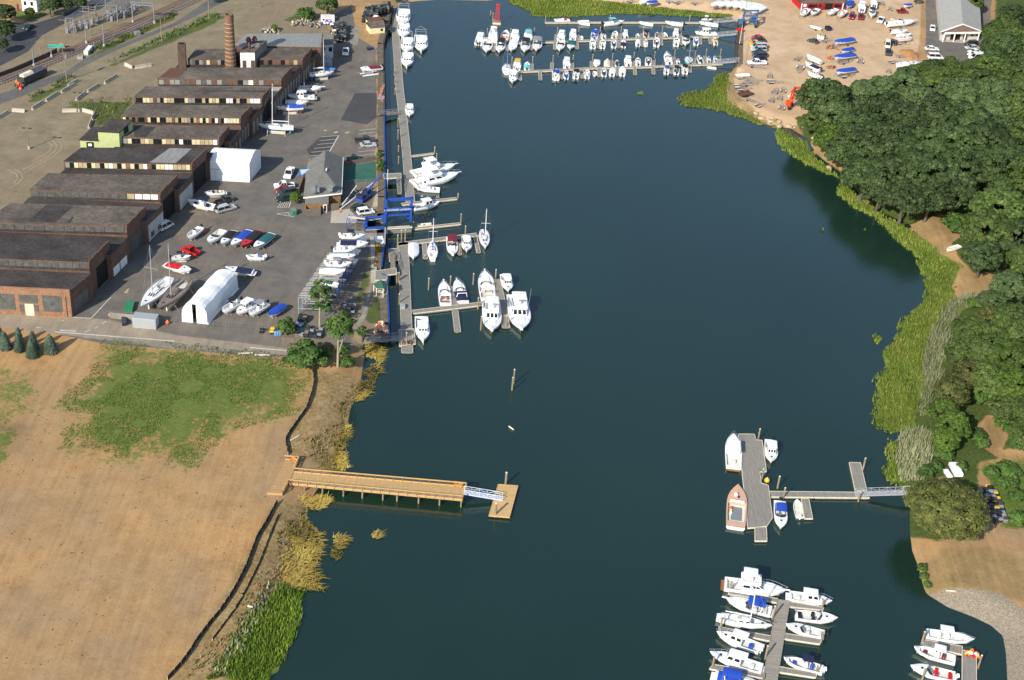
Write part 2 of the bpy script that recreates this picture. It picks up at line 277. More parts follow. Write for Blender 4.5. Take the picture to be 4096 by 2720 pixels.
M_DEB = np.maximum(M_DEB, .9*mask('s', [(2400, 12), (2560, 22), (2800, 36), (2930, 62), (2900, 70), (2700, 44), (2400, 26)], 1.))
M_BEACH = mask('s', [(3690, 2372), (3790, 2362), (3900, 2372), (4000, 2390), (4090, 2460), (4300, 2600), (4300, 2900), (4000, 2900)], 2., .6)
M_DRY = np.maximum(.62*CLEAR, np.maximum(mask('X', [(1080, 500), (1300, 380), (1600, 400), (1900, 420), (1750, 620), (1500, 760), (1100, 800)], 3), .85*mask('s', [(3680, 2270), (3760, 2190), (3950, 2180), (4300, 2300), (4300, 2440), (4000, 2390), (3700, 2370)], 2.)))
M_MAR = np.maximum.reduce([sm(sdist(PT, [tuple(W(a[3], x, y, .3))[:2] for x, y in a[4]])[0]+(vnoise(4., 9)-.5)*2., -1., 1.) for a, k in MSH])
hill = 4.5*sm(dl, 8, 60)*M_FOR*(XX.ravel() > 60)
zz = np.where(steep, np.where(dl > .9, ZL, -2.), np.clip(dl*.30, -2., ZL))+hill+np.where(steep, 0, (vnoise(6., 3)-.5)*.25*sm(dl, 1, 6)*(1-M_ASPH)*(1-M_ROAD)*(M_DEB+M_FOR+.15))
zz += .9*mask('T', [(-300, 580), (60, 610), (150, 640), (40, 800), (-300, 1150)], 3.5)
zz = np.where((M_MAR > .5) & (zz < .12), .12, zz)
GZ = zz.reshape(ny, nx)
def gz(x, y):
    i = int(np.clip(np.searchsorted(GX, x)-1, 0, nx-2)); j = int(np.clip(np.searchsorted(GY, y)-1, 0, ny-2)); u = (x-GX[i])/(GX[i+1]-GX[i]); v = (y-GY[j])/(GY[j+1]-GY[j])
    return float((GZ[j, i]*(1-u)+GZ[j, i+1]*u)*(1-v)+(GZ[j+1, i]*(1-u)+GZ[j+1, i+1]*u)*v)
def gzv(p):
    i = np.clip(np.searchsorted(GX, p[:, 0])-1, 0, nx-2); j = np.clip(np.searchsorted(GY, p[:, 1])-1, 0, ny-2); u = (p[:, 0]-GX[i])/(GX[i+1]-GX[i]); v = (p[:, 1]-GY[j])/(GY[j+1]-GY[j])
    return (GZ[j, i]*(1-u)+GZ[j, i+1]*u)*(1-v)+(GZ[j+1, i]*(1-u)+GZ[j+1, i+1]*u)*v
def ground(reg, x, y, it=4):                # where a photographed point meets the terrain
    z = ZL
    for _ in range(it): p = W(reg, x, y, z); z = .5*z+.5*gz(p.x, p.y)
    p = W(reg, x, y, z); return Vector((p.x, p.y, gz(p.x, p.y)))
gm = bpy.data.materials.new('ground'); gm.use_nodes = True
def ground_material():
    nt = gm.node_tree; N = nt.nodes; L = nt.links; b = N['Principled BSDF']; b.inputs['Roughness'].default_value = .95; b.inputs['Specular IOR Level'].default_value = .15
    pos = N.new('ShaderNodeNewGeometry').outputs['Position']
    def noise(sc, det=5, st=None, rough=.6):
        v = pos
        if st: mp = N.new('ShaderNodeMapping'); mp.inputs['Scale'].default_value = st[0]; mp.inputs['Rotation'].default_value = (0, 0, st[1]); L.new(pos, mp.inputs[0]); v = mp.outputs[0]
        n = N.new('ShaderNodeTexNoise'); n.inputs['Scale'].default_value = sc; n.inputs['Detail'].default_value = det; n.inputs['Roughness'].default_value = rough; L.new(v, n.inputs['Vector']); return n.outputs[0]
    def ramp(src, *st):
        r = N.new('ShaderNodeValToRGB'); e = r.color_ramp.elements
        while len(e) < len(st): e.new(.5)
        for i, (p, c) in enumerate(st): e[i].position = p; e[i].color = tuple(c)+(1,)
        L.new(src, r.inputs[0]); return r.outputs[0]
    def math_(op, a, c):
        m = N.new('ShaderNodeMath'); m.operation = op
        for i, q in enumerate((a, c)):
            if isinstance(q, (int, float)): m.inputs[i].default_value = q
            else: L.new(q, m.inputs[i])
        return m.outputs[0]
    def mix(f_, a, c):
        m = N.new('ShaderNodeMix'); m.data_type = 'RGBA'; m.clamp_factor = True; L.new(f_, m.inputs[0]); L.new(a, m.inputs[6]); L.new(c, m.inputs[7]); return m.outputs[2]
    def edge(msk, nz, amp, w=.12):
        s_ = math_('ADD', msk, math_('MULTIPLY', math_('SUBTRACT', nz, .5), amp)); r = N.new('ShaderNodeMapRange'); r.interpolation_type = 'SMOOTHSTEP'; r.inputs[1].default_value = .5-w; r.inputs[2].default_value = .5+w; L.new(s_, r.inputs[0]); return r.outputs[0]
    def at(nm):
        a = N.new('ShaderNodeAttribute'); a.attribute_name = nm; s_ = N.new('ShaderNodeSeparateColor'); L.new(a.outputs['Color'], s_.inputs[0]); return s_.outputs[0], s_.outputs[1], s_.outputs[2], a.outputs['Alpha']
    asph, grass, forest, sand = at('mA'); grav, deb, beach, dry = at('mB'); road, marsh, _, _ = at('mC')
    big = noise(.035, 4); mid = noise(.22, 6, None, .7); fin = noise(1.6, 5, None, .75); trk = noise(.5, 5, ((1.7, .10, 1), 0), .75); trk2 = noise(.6, 5, ((1.4, .15, 1), R(8)), .7)
    mixn = math_('ADD', math_('MULTIPLY', mid, .4), math_('ADD', math_('MULTIPLY', trk, .35), math_('MULTIPLY', fin, .25)))
    dirt = mix(ramp(big, (.38, (0, 0, 0)), (.62, (1, 1, 1))), ramp(mixn, (.32, (.25, .138, .056)), (.5, (.42, .248, .105)), (.68, (.54, .335, .155))), ramp(mixn, (.32, (.23, .145, .075)), (.68, (.42, .285, .155))))
    gr = ramp(math_('ADD', math_('MULTIPLY', fin, .5), math_('MULTIPLY', mid, .5)), (.34, (.045, .085, .014)), (.5, (.10, .145, .028)), (.68, (.20, .19, .06)))
    col = mix(edge(grass, math_('ADD', math_('MULTIPLY', mid, .4), math_('ADD', math_('MULTIPLY', fin, .3), math_('MULTIPLY', noise(.7, 6, None, .8), .3))), 3.6, .2), dirt, gr)
    gv = mix(ramp(big, (.40, (0, 0, 0)), (.60, (1, 1, 1))), ramp(mid, (.3, (.165, .142, .095)), (.7, (.28, .232, .145))), ramp(mixn, (.35, (.18, .145, .10)), (.65, (.29, .22, .14))))
    gcol = mix(edge(grass, mid, 1.1), gv, ramp(mixn, (.35, (.045, .075, .02)), (.65, (.13, .14, .045))))
    col = mix(edge(grav, fin, .5), col, gcol)
    sd = mix(ramp(big, (.4, (0, 0, 0)), (.6, (1, 1, 1))), ramp(mid, (.3, (.47, .325, .195)), (.7, (.62, .455, .285))), ramp(mid, (.3, (.42, .28, .165)), (.7, (.55, .39, .24))))
    col = mix(edge(sand, fin, .6), col, sd)
    col = mix(edge(deb, fin, .9, .2), col, ramp(math_('ADD', math_('MULTIPLY', fin, .6), math_('MULTIPLY', mid, .4)), (.33, (.10, .07, .028)), (.5, (.28, .19, .085)), (.66, (.44, .33, .18))))
    col = mix(edge(dry, fin, 1.1, .25), col, ramp(mixn, (.35, (.16, .12, .05)), (.6, (.36, .235, .11))))
    col = mix(edge(forest, mid, .9), col, ramp(fin, (.3, (.030, .050, .011)), (.7, (.095, .125, .032))))
    col = mix(edge(beach, fin, .5), col, ramp(noise(2.6, 6, None, .85), (.3, (.12, .10, .075)), (.5, (.27, .22, .16)), (.7, (.46, .40, .31))))
    ac = mix(ramp(big, (.42, (0, 0, 0)), (.6, (1, 1, 1))), ramp(mid, (.3, (.112, .103, .094)), (.7, (.178, .163, .146))), ramp(math_('ADD', math_('MULTIPLY', mid, .5), math_('MULTIPLY', trk, .5)), (.32, (.115, .102, .088)), (.55, (.185, .158, .126)), (.7, (.25, .20, .145))))
    rc = ramp(math_('ADD', math_('MULTIPLY', mid, .5), math_('MULTIPLY', trk2, .5)), (.33, (.21, .175, .135)), (.67, (.36, .295, .22)))
    col = mix(edge(asph, mid, .35), col, ac); col = mix(edge(road, mid, .35), col, rc)
    col = mix(edge(marsh, fin, .5), col, ramp(mixn, (.35, (.055, .08, .014)), (.5, (.12, .16, .024)), (.66, (.18, .20, .042))))
    L.new(col, b.inputs['Base Color']); bp = N.new('ShaderNodeBump'); bp.inputs['Strength'].default_value = .35; bp.inputs['Distance'].default_value = .25; L.new(fin, bp.inputs['Height']); L.new(bp.outputs[0], b.inputs['Normal'])
ground_material()
def fastmesh(name, v, f, cols=None, m=None, smooth=False):   # v (n,3), f (m,k)
    me = bpy.data.meshes.new(name); k = f.shape[1]; me.vertices.add(len(v)); me.vertices.foreach_set('co', v.astype(np.float32).ravel())
    me.loops.add(f.size); me.loops.foreach_set('vertex_index', f.astype(np.int32).ravel()); me.polygons.add(len(f))
    me.polygons.foreach_set('loop_start', np.arange(0, f.size, k, dtype=np.int32)); me.polygons.foreach_set('loop_total', np.full(len(f), k, dtype=np.int32))
    if smooth: me.polygons.foreach_set('use_smooth', np.ones(len(f), bool))
    me.update(calc_edges=True)
    if cols is not None:
        a = me.attributes.new('Col', 'FLOAT_COLOR', 'FACE'); a.data.foreach_set('color', np.column_stack([cols, np.ones(len(cols))]).astype(np.float32).ravel())
    if m: me.materials.append(m)
    return me
def linkmesh(name, me, parent=None):
    o = bpy.data.objects.new(name, me); COL.objects.link(o)
    if parent: o.parent = parent
    return o
ii = np.arange(nx*ny).reshape(ny, nx); F4 = np.column_stack([ii[:-1, :-1].ravel(), ii[:-1, 1:].ravel(), ii[1:, 1:].ravel(), ii[1:, :-1].ravel()])
gme = fastmesh('ground', np.column_stack([PT, zz]), F4, None, gm, True)
for nm, q in (('mA', (M_ASPH, M_GRASS, M_FOR, M_SAND)), ('mB', (M_GRAV, M_DEB, M_BEACH, M_DRY)), ('mC', (M_ROAD, M_MAR, M_ROAD*0, M_ROAD*0+1))):
    a = gme.attributes.new(nm, 'FLOAT_COLOR', 'POINT'); a.data.foreach_set('color', np.column_stack(q).astype(np.float32).ravel())
struct(linkmesh('ground', gme))

# water
wm = bpy.data.materials.new('water'); wm.use_nodes = True; nt = wm.node_tree; N = nt.nodes; L = nt.links; b = N['Principled BSDF']
b.inputs['Roughness'].default_value = .045; b.inputs['IOR'].default_value = 1.62; b.inputs['Specular IOR Level'].default_value = .5
pos = N.new('ShaderNodeNewGeometry'); n1 = N.new('ShaderNodeTexNoise'); n1.inputs['Scale'].default_value = .012; n1.inputs['Detail'].default_value = 4; L.new(pos.outputs['Position'], n1.inputs['Vector'])
cr = N.new('ShaderNodeValToRGB'); cr.color_ramp.elements[0].position = .35; cr.color_ramp.elements[1].position = .65; cr.color_ramp.elements[0].color = (.0085, .0250, .0172, 1); cr.color_ramp.elements[1].color = (.0112, .0310, .0215, 1)
L.new(n1.outputs[0], cr.inputs[0]); L.new(cr.outputs[0], b.inputs['Base Color'])
n2 = N.new('ShaderNodeTexNoise'); n2.inputs['Scale'].default_value = 1.3; n2.inputs['Detail'].default_value = 5; n2.inputs['Roughness'].default_value = .6; mp = N.new('ShaderNodeMapping'); mp.inputs['Scale'].default_value = (1, .55, 1); mp.inputs['Rotation'].default_value = (0, 0, .5)
L.new(pos.outputs['Position'], mp.inputs[0]); L.new(mp.outputs[0], n2.inputs['Vector']); bp = N.new('ShaderNodeBump'); bp.inputs['Strength'].default_value = .6; bp.inputs['Distance'].default_value = .08; L.new(n2.outputs[0], bp.inputs['Height']); L.new(bp.outputs[0], b.inputs['Normal'])
mb = MB().add([(-160, 90, 0), (170, 90, 0), (170, 660, 0), (-160, 660, 0)], [(0, 1, 2, 3)]); struct(mb.build('water', None, wm))

# sheets laid on the ground: roads, walks, markings
def sheet(name, reg, pts, m, z=.03, kind=True, label=None, zl=ZL):
    o = MB().prism([tuple(v)[:2] for v in poly(reg, pts, zl+z)], zl+z-.25, zl+z, m).build(name)
    if kind: struct(o)
    return o
ASPH2 = mat('old road asphalt', (.115, .11, .105), .9, .16, .15, fine=.15); ASPH3 = mat('dark road asphalt', (.055, .056, .062), .9, .18, .15, fine=.15); ASPHN = mat('fresh asphalt patch', (.060, .058, .058), .9, .15, .2, fine=.15)
BALL = mat('railway ballast', (.165, .10, .068), .95, .25, .4, fine=.35); GREENC = mat('green court surface', (.035, .115, .085), .9, .2, .3, fine=.12)
sheet('access_road', 'A', [(-700, 1545), (0, 1385), (300, 1280), (900, 1010), (1080, 900), (1500, 690), (2335, 345), (3040, 0), (3200, -80), (2900, -80), (2335, 300), (1500, 640), (1050, 835), (860, 970), (300, 1150), (0, 1250), (-700, 1410)], ASPH2, .03)
sheet('town_road', 'A', [(-400, 1000), (0, 880), (370, 690), (560, 470), (870, 310), (1330, 80), (1500, 0), (1250, -20), (830, 200), (400, 330), (180, 300), (-400, 250)], ASPH3, .02)
sheet('railway_bed', 'A', [(-700, 1320), (0, 1130), (600, 900), (1000, 730), (1600, 500), (2335, 165), (2800, -60), (2500, -60), (2335, 20), (1600, 360), (1000, 600), (600, 770), (0, 1030), (-700, 1240)], BALL, .05)
for pp in ([(-700, 1290), (0, 1105), (560, 885), (1000, 705), (1700, 415), (2335, 135), (2760, -60)], [(-700, 1270), (0, 1075), (560, 850), (1000, 680), (1700, 385), (2335, 95), (2680, -60)]):
    rails = MB(); q = [W('A', x, y, ZL+.25) for x, y in pp]
    for i in range(len(q)-1):
        c_, rz, ln = axis(q[i], q[i+1])
        for sd_ in (-.75, .75): rails.box((c_.x-math.sin(rz)*sd_, c_.y+math.cos(rz)*sd_, ZL+.2), (ln, .12, .2), rz, STEEL)
        for k in range(int(ln/1.2)):
            t = (k+.5)*1.2-ln/2; rails.box((c_.x+math.cos(rz)*t, c_.y+math.sin(rz)*t, ZL+.1), (.3, 2.6, .14), rz, COLR['brown'])
    struct(rails.build('railway_track'))
struct(sheet('concrete_apron', 'J', [(755, 1480), (1000, 1450), (1000, 1470), (1090, 1560), (1090, 1640), (740, 1640)], CONC, .02)); struct(sheet('lift_pad', 'M', [(1045, 270), (1285, 225), (1290, 300), (1045, 325)], CONC, .02))
struct(sheet('lift_pad', 'M', [(870, 480), (1290, 465), (1290, 555), (1050, 580)], CONCD, .02))
struct(sheet('concrete_walk', 'M', [(1110, 1175), (1195, 1170), (1190, 990), (1165, 560), (1100, 560), (1115, 800)], CONC, .03)); struct(sheet('concrete_walk', 'J', [(1300, 1420), (1365, 1420), (1450, 1010), (1390, 1005), (1360, 1200)], CONC, .03))
struct(sheet('stone_walk', 'M', [(1000, 1568), (1060, 1568), (1135, 1200), (1100, 1195)], CONCD, .03)); struct(sheet('dirt_path', 'R', [(1370, 1060), (1440, 1060), (1560, 860), (1500, 840)], CONCD, .025))
struct(sheet('fresh_asphalt', 'C', [(210, 1600), (400, 1240), (690, 1240), (690, 1560), (560, 1660)], ASPHN, .015)); struct(sheet('fresh_asphalt', 'J', [(420, 660), (600, 500), (860, 460), (740, 690), (470, 760)], ASPHN, .015)); struct(sheet('tennis_green_court', 'J', [(920, 900), (1345, 818), (1350, 1080), (930, 1100)], GREENC, .03))
struct(sheet('concrete_slab', 'C', [(350, 350), (460, 350), (440, 600), (330, 610)], CONCD, .015))
PAINT = mat('worn white paint', (.52, .50, .45), .8, .2, 1.5)
def line(name, reg, pts, w=.14, z=.045, m=PAINT):
    mb = MB(); q = [W(reg, x, y, ZL+z) for x, y in pts]
    for i in range(len(q)-1):
        c_, rz, ln = axis(q[i], q[i+1]); mb.box((c_.x, c_.y, ZL+z-.01), (ln, w, .02), rz, m)
    o = mb.build(name); struct(o); return o
for k, (a_, b_) in enumerate([((1115, 405), (1350, 381)), ((1113, 450), (1350, 427)), ((1280, 482), (1350, 475)), ((1105, 642), (1353, 620)), ((1103, 692), (1353, 669)), ((1103, 742), (1353, 716)), ((1140, 788), (1350, 766)),
        ((615, 492), (850, 472)), ((592, 541), (815, 522)), ((566, 592), (795, 572)), ((519, 645), (765, 623)), ((485, 696), (735, 672)), ((462, 745), (570, 735)), ((440, 800), (470, 797)), ((225, 1175), (320, 1165))]): line('parking_line', 'J', [a_, b_])
line('parking_line', 'J', [(850, 472), (730, 685)], .3)
for k in range(6): line('hatch_marking', 'J', [(30+k*30, 1438), (85+k*24, 1360)], .16)
line('hatch_marking', 'J', [(30, 1438), (190, 1425), (215, 1360)], .12)
line('hatch_marking', 'J', [(20, 1518), (235, 1490), (250, 1558), (20, 1518)], .14); line('hatch_marking', 'J', [(120, 1530), (175, 1500), (190, 1545), (235, 1500)], .12)
line('road_line', 'O', [(970, 562), (1215, 578), (1480, 295)], .22); line('road_line', 'O', [(730, 757), (1100, 785), (1640, 828), (2335, 882)], .28); line('road_line', 'R', [(0, 1300), (300, 1325), (760, 1365)], .28); line('road_line', 'O', [(800, 735), (1010, 748)], .3)
for a_, b_ in (((1130, 765), (1215, 728)), ((1268, 708), (1318, 683)), ((1362, 655), (1418, 615)), ((482, 700), (550, 706)), ((830, 612), (855, 602))): line('road_line', 'O', [a_, b_], .2)
for q in ([(780, 440), (790, 425), (845, 415), (835, 435)], [(930, 445), (945, 428), (998, 418), (985, 440)], [(650, 410), (660, 400), (690, 400), (680, 412)]): sheet('painted_patch', 'J', q, mat('faded yellow paint', (.42, .36, .2), .9), .035)
sheet('painted_patch', 'K', [(1655, 1240), (1700, 1185), (1728, 1180), (1700, 1240)], mat('faded yellow paint', (.42, .36, .2), .9), .035)
TRK = mat('dusty tyre track', (.30, .245, .15), .95, .25, .8)
for q in ([(770, 535), (825, 590), (812, 660), (720, 745), (560, 835), (330, 970)], [(700, 540), (760, 600), (745, 665), (660, 740), (500, 830), (300, 930)], [(630, 550), (690, 600), (665, 670), (590, 735), (430, 810)], [(200, 920), (290, 985), (300, 1040), (240, 1110), (130, 1180)], [(100, 930), (215, 985), (240, 1040), (190, 1110)]): line('tyre_track', 'H', q, .35, .022, TRK)
# bulkhead walls (steel sheet piling with a coloured cap)
def bulkhead(label, pts, m, cap, w=1.3, top=ZL+.12):
    t = thing('bulkhead', label, 'bulkhead'); q = [P(x, y, 1.2) for x, y in pts]; wall = MB(); c2 = MB(); fill = MB()
    for i in range(len(q)-1):
        c_, rz, ln = axis(q[i], q[i+1]); nxv, nyv = -math.sin(rz), math.cos(rz)
        if sdist(np.array([[c_.x+nxv, c_.y+nyv]]), SH)[0][0] > 0: nxv, nyv = -nxv, -nyv
        wall.box((c_.x+nxv*.15, c_.y+nyv*.15, top/2-1.6), (ln+.3, .3, top+3.0-.2), rz, m); fill.box((c_.x+nxv*1.25, c_.y+nyv*1.25, ZL/2-1.5), (ln+.8, 1.9, ZL+3.0+.07), rz, QF)
        n_ = max(1, int(ln/.9))
        for k in range(n_): s_ = -ln/2+(k+.5)*ln/n_; wall.box((c_.x+math.cos(rz)*s_-nxv*.1, c_.y+math.sin(rz)*s_-nyv*.1, top/2-1.7), (.4, .25, top+2.6), rz, m)
        c2.box((c_.x+nxv*(w/2-.1)*0+nxv*.25, c_.y+nyv*.25, top), (ln+.2, .42, .22), rz, cap)
    wall.build('sheet_piling', t); fill.build('earth_fill', t); c2.build('cap_beam', t); return t
QF = mat('brown quay fill', (.135, .11, .075), .95, .4, .8, fine=.35); CAPB = mat('faded blue cap paint', (.02, .062, .22), .6, .3, 1.); SPD = mat('faded dark blue sheet piling', (.012, .03, .085), .6, .3, .8, fine=.3); DKW = mat('dark tarred timber', (.06, .05, .04), .9, .3, .8, fine=.3)
bulkhead('dark timber bulkhead topped with rubble along the upper boatyard edge', [(1541, 433), (1537, 180), (1560, 90), (1572, 32)], DKW, DKW)
bulkhead('blue capped bulkhead below the parking lot and shingled clubhouse', [(1545, 792), (1543, 610), (1540, 469), (1541, 437)], SPD, CAPB)
bulkhead('blue capped bulkhead round the lift slip beside the flower bed', [(1530, 1072), (1542, 960), (1542, 921), (1462, 921), (1467, 876), (1543, 876), (1545, 794)], SPD, CAPB)
bulkhead('blue capped bulkhead below the green roofed gazebo lawn', [(1560, 1350), (1560, 1300), (1553, 1112), (1530, 1102)], SPD, CAPB)
bulkhead('grey timber seawall below the blue lift on the far sandy yard', [(2952, 82), (2946, 180), (2944, 258)], DKW, DKW)

# marsh grass, reeds and weed: nobody could count the blades
def blades(name, label, cat, reg, pg, per, h, w, cols, z0=.0, lean=.3, kind='stuff', seed=1, holes=0., flow=None, rough=.8):
    rg = np.random.default_rng(seed); q = np.array([tuple(W(reg, x, y, .3))[:2] for x, y in pg]); lo, hi = q.min(0)-1, q.max(0)+1
    n = int(per*(hi-lo).prod()); p = rg.uniform(lo, hi, (n, 2)); d, _ = sdist(p, q)
    def vn(s_, sd_):
        r = np.random.default_rng(sd_).random((64, 64)); u = p/s_; i = np.floor(u).astype(int); f_ = u-i; g = lambda a, b: r[(i[:, 0]+a) % 64, (i[:, 1]+b) % 64]
        return (g(0, 0)*(1-f_[:, 0])+g(1, 0)*f_[:, 0])*(1-f_[:, 1])+(g(0, 1)*(1-f_[:, 0])+g(1, 1)*f_[:, 0])*f_[:, 1]
    e = vn(2.5, seed+1); f1 = vn(5., seed+2); keep = (d+(e-.5)*2.2 > 0) & (vn(3.5, seed+3) > holes); p, e, f1 = p[keep], e[keep], f1[keep]; n = len(p)
    a = rg.uniform(0, 2*np.pi, n) if flow is None else flow+rg.normal(0, .6, n)+(f1-.5)*5.; hh = h*rg.uniform(.6, 1.2, n); ww = w*rg.uniform(.6, 1.4, n)
    zb = np.maximum(gzv(p)-(.02 if h < .3 else .05), max(0, z0 if z0 < 1 else 0)); tip = np.column_stack([p[:, 0]+np.cos(a)*hh*lean*rg.uniform(.3, 1.4, n), p[:, 1]+np.sin(a)*hh*lean*rg.uniform(.3, 1.4, n), zb+hh])
    if flow is not None: tip[:, 2] = zb+hh*.25
    sx, sy = -np.sin(a)*ww/2, np.cos(a)*ww/2; v = np.empty((n, 3, 3)); v[:, 0] = np.column_stack([p[:, 0]-sx, p[:, 1]-sy, zb]); v[:, 1] = np.column_stack([p[:, 0]+sx, p[:, 1]+sy, zb]); v[:, 2] = tip
    k = np.clip((f1*.75+rg.random(n)*.5-.12), 0, .999)*(len(cols)-1); i = k.astype(int); cc = np.array(cols); c_ = cc[i]*(1-(k-i)[:, None])+cc[np.minimum(i+1, len(cols)-1)]*(k-i)[:, None]
    o = linkmesh(name, fastmesh(name, v.reshape(-1, 3), np.arange(3*n).reshape(-1, 3), c_, attrmat('grass blades', 'Col', rough, .15, .3)))
    o['kind'] = kind; tag(o, label, cat); return o
for a_, k_ in MSH: blades(*a_, **k_)
for sd_, lb, pg in ((21, 'big mat of flattened yellow reeds drifting below the wooden pier', [(1470, 200), (1560, 150), (1600, 200), (1740, 290), (1730, 420), (1650, 520), (1640, 580), (1790, 660), (1700, 700), (1770, 740), (1760, 800), (1580, 800), (1320, 770), (1330, 640), (1400, 420), (1380, 300)]), (22, 'small yellow reed raft broken off beside the big mat', [(1810, 300), (1900, 300), (1960, 375), (1900, 420), (1890, 480), (1830, 520), (1800, 440), (1830, 370)]),
        (23, 'yellow reeds around the shore end of the wooden pier', [(1530, 0), (1780, -50), (1760, 20), (1690, 80), (1560, 90)]), (26, 'tiny yellow weed tuft floating alone off the reeds', [(2160, 300), (2190, 280), (2220, 295), (2190, 320)])):
    blades('floating_reeds', lb, 'floating reeds', 'V', pg, 13, 1.5, .2, YG, .08, .9, seed=sd_, flow=R(-35))
blades('floating_reeds', 'yellow reeds drifting below the grey gangway of the marina', 'floating reeds', 's', [(1470, 1375), (1540, 1385), (1530, 1440), (1540, 1470), (1500, 1490), (1500, 1540), (1460, 1590), (1420, 1610), (1440, 1530), (1470, 1460)], 12, 1.5, .2, YG, .08, .9, seed=25, flow=R(-20), holes=.18)
blades('floating_reeds', 'yellow reeds along the bank above the wooden pier', 'floating reeds', 's', [(1345, 1720), (1410, 1690), (1400, 1740), (1360, 1800), (1400, 1860), (1330, 1885), (1280, 1870), (1320, 1800)], 12, 1.5, .2, YG, .08, .9, seed=24, flow=R(-20), holes=.15)
blades('marsh_tuft', 'round green tuft standing alone in the water off the marsh', 'marsh grass', 'b', [(400, 640), (430, 618), (480, 630), (495, 665), (470, 695), (420, 690)], 9, .8, .5, MG, seed=27)
for i_, (x_, y_) in enumerate(((1280, 460), (980, 1115), (958, 1215), (1268, 1118))): blades('weed_patch', ('small green weed patch off the marsh point', 'upper weed patch afloat by the tree reflections', 'lower weed patch afloat by the tree reflections', 'weed patch inside the dark tree reflection')[i_], 'weed', 'a' if i_ else 'E', [(x_-18, y_), (x_, y_-12), (x_+18, y_), (x_, y_+12)] if i_ else [(360, 1240), (400, 1230), (410, 1250), (370, 1256)], 6, .5, .5, MG, .03, .8, seed=30+i_)
def scrub(name, lb, reg, pg, per, h, cols, seed): blades(name, lb, 'scrub', reg, pg, per, h, .35, cols, ZL-.3, .5, seed=seed, holes=.35)
DB = [(.08, .085, .02), (.18, .145, .05), (.34, .25, .12)]
scrub('shore_scrub', 'dry brown scrub along the bank above the wooden pier', 's', [(1440, 1500), (1425, 1590), (1395, 1660), (1380, 1740), (1330, 1850), (1240, 1850), (1230, 1780), (1330, 1700), (1370, 1600)], 3.5, .8, DB, 41)
scrub('shore_scrub', 'dry brown scrub along the bank below the wooden pier', 's', [(1190, 2000), (1235, 2040), (1230, 2110), (1180, 2210), (1150, 2300), (1080, 2330), (1120, 2150)], 3.5, .8, DB, 42)
scrub('shore_scrub', 'brown weedy scrub along the lower debris bank down to the bottom edge', 's', [(1150, 2300), (1100, 2420), (1010, 2560), (900, 2720), (760, 2720), (900, 2480), (1010, 2330)], 3., .7, DB, 49)
scrub('shore_scrub', 'weedy scrub on the earth bank below the trailers', 's', [(2880, 300), (2915, 310), (2930, 400), (3060, 480), (3200, 480), (3210, 515), (3060, 500), (2930, 440)], 2.5, .6, [(.06, .09, .02), (.15, .17, .05), (.25, .2, .1)], 43)
blades('field_grass', 'short patchy grass tufts spreading over the left field', 'grass', 'T', [(690, 45), (1000, 60), (1500, 95), (1900, 160), (2080, 250), (2050, 420), (1970, 560), (1650, 620), (1530, 690), (1440, 760), (1300, 890), (1000, 850), (800, 850), (540, 800), (390, 780), (450, 620), (480, 530), (400, 460), (500, 370), (620, 290), (640, 150)], 14, .22, .26, [(.035, .075, .010), (.07, .12, .018), (.12, .145, .03)], ZL, .8, seed=55, holes=.46)
blades('field_weeds', 'scattered small weeds on the bare earth of the left field', 'weeds', 's', [(-300, 1500), (350, 1500), (500, 1780), (850, 1900), (1110, 1760), (1140, 1850), (1080, 2050), (900, 2400), (650, 2720), (-300, 2720)], .10, .2, .4, [(.04, .07, .012), (.10, .11, .03)], ZL, .8, seed=56, holes=.3)
scrub('roadside_weeds', 'green weeds along the field side of the road below the boatyard', 's', [(640, 1395), (900, 1412), (1100, 1440), (1200, 1445), (1250, 1490), (1180, 1500), (1000, 1450), (700, 1415)], 3, .6, [(.04, .08, .012), (.10, .16, .03)], 44)
scrub('roadside_weeds', 'tall weeds along the verge beside the railway road', 'A', [(1450, 880), (2335, 455), (2900, 200), (2900, 280), (2335, 530), (1500, 880)], 3.5, 1.2, [(.03, .07, .012), (.09, .15, .03)], 45)
scrub('roadside_weeds', 'weedy bushes between the railway and the road', 'A', [(1040, 840), (1400, 590), (1850, 440), (2335, 210), (2335, 270), (1850, 520), (1400, 700), (1080, 850)], 3.5, 1.2, [(.03, .06, .012), (.08, .11, .03)], 46)
scrub('roadside_weeds', 'weeds round the concrete barriers at the gravel lot', 'A', [(330, 1365), (880, 1075), (1000, 1080), (980, 1110), (450, 1370)], 3.5, 1.2, [(.03, .06, .012), (.09, .13, .03)], 47)
scrub('roadside_weeds', 'rough grass hollow beside the green mill tower', 'H', [(860, 110), (990, 20), (1780, 25), (1640, 270), (1420, 350), (1250, 380), (1290, 180), (1100, 130)], 1.2, .8, [(.05, .08, .015), (.16, .16, .05)], 48)

# ---------------------------------------------------------------- buildings
def VH(reg, x, y0, y1, z0=ZL):              # height of an upright seen from y0 up to y1
    b_ = W(reg, x, y0, z0); o = REG[reg]; want = o[1]+y1/o[2]; lo, hi = 0., 60.
    for _ in range(40):
        h = (lo+hi)/2; c_ = CAMM.T @ np.array([b_.x, b_.y, b_.z+h-HT]); y = CY+FPX*c_[1]/c_[2]
        if y > want: lo = h
        else: hi = h
    return lo
def MU(reg, x, y, z=ZL): return (W(reg, x+1, y, z)-W(reg, x, y, z)).length    # metres per region unit
def panel(mb, a, b_, s0, s1, z0, z1, m, proud=.08, th=.14):
    d = (b_-a); d.z = 0; ln = d.length; d.normalize(); nn = Vector((d.y, -d.x, 0)); c_ = a+d*ln*(s0+s1)/2+nn*(proud-th/2)
    mb.box((c_.x, c_.y, (z0+z1)/2), (ln*(s1-s0), th, z1-z0), math.atan2(d.y, d.x), m); return mb
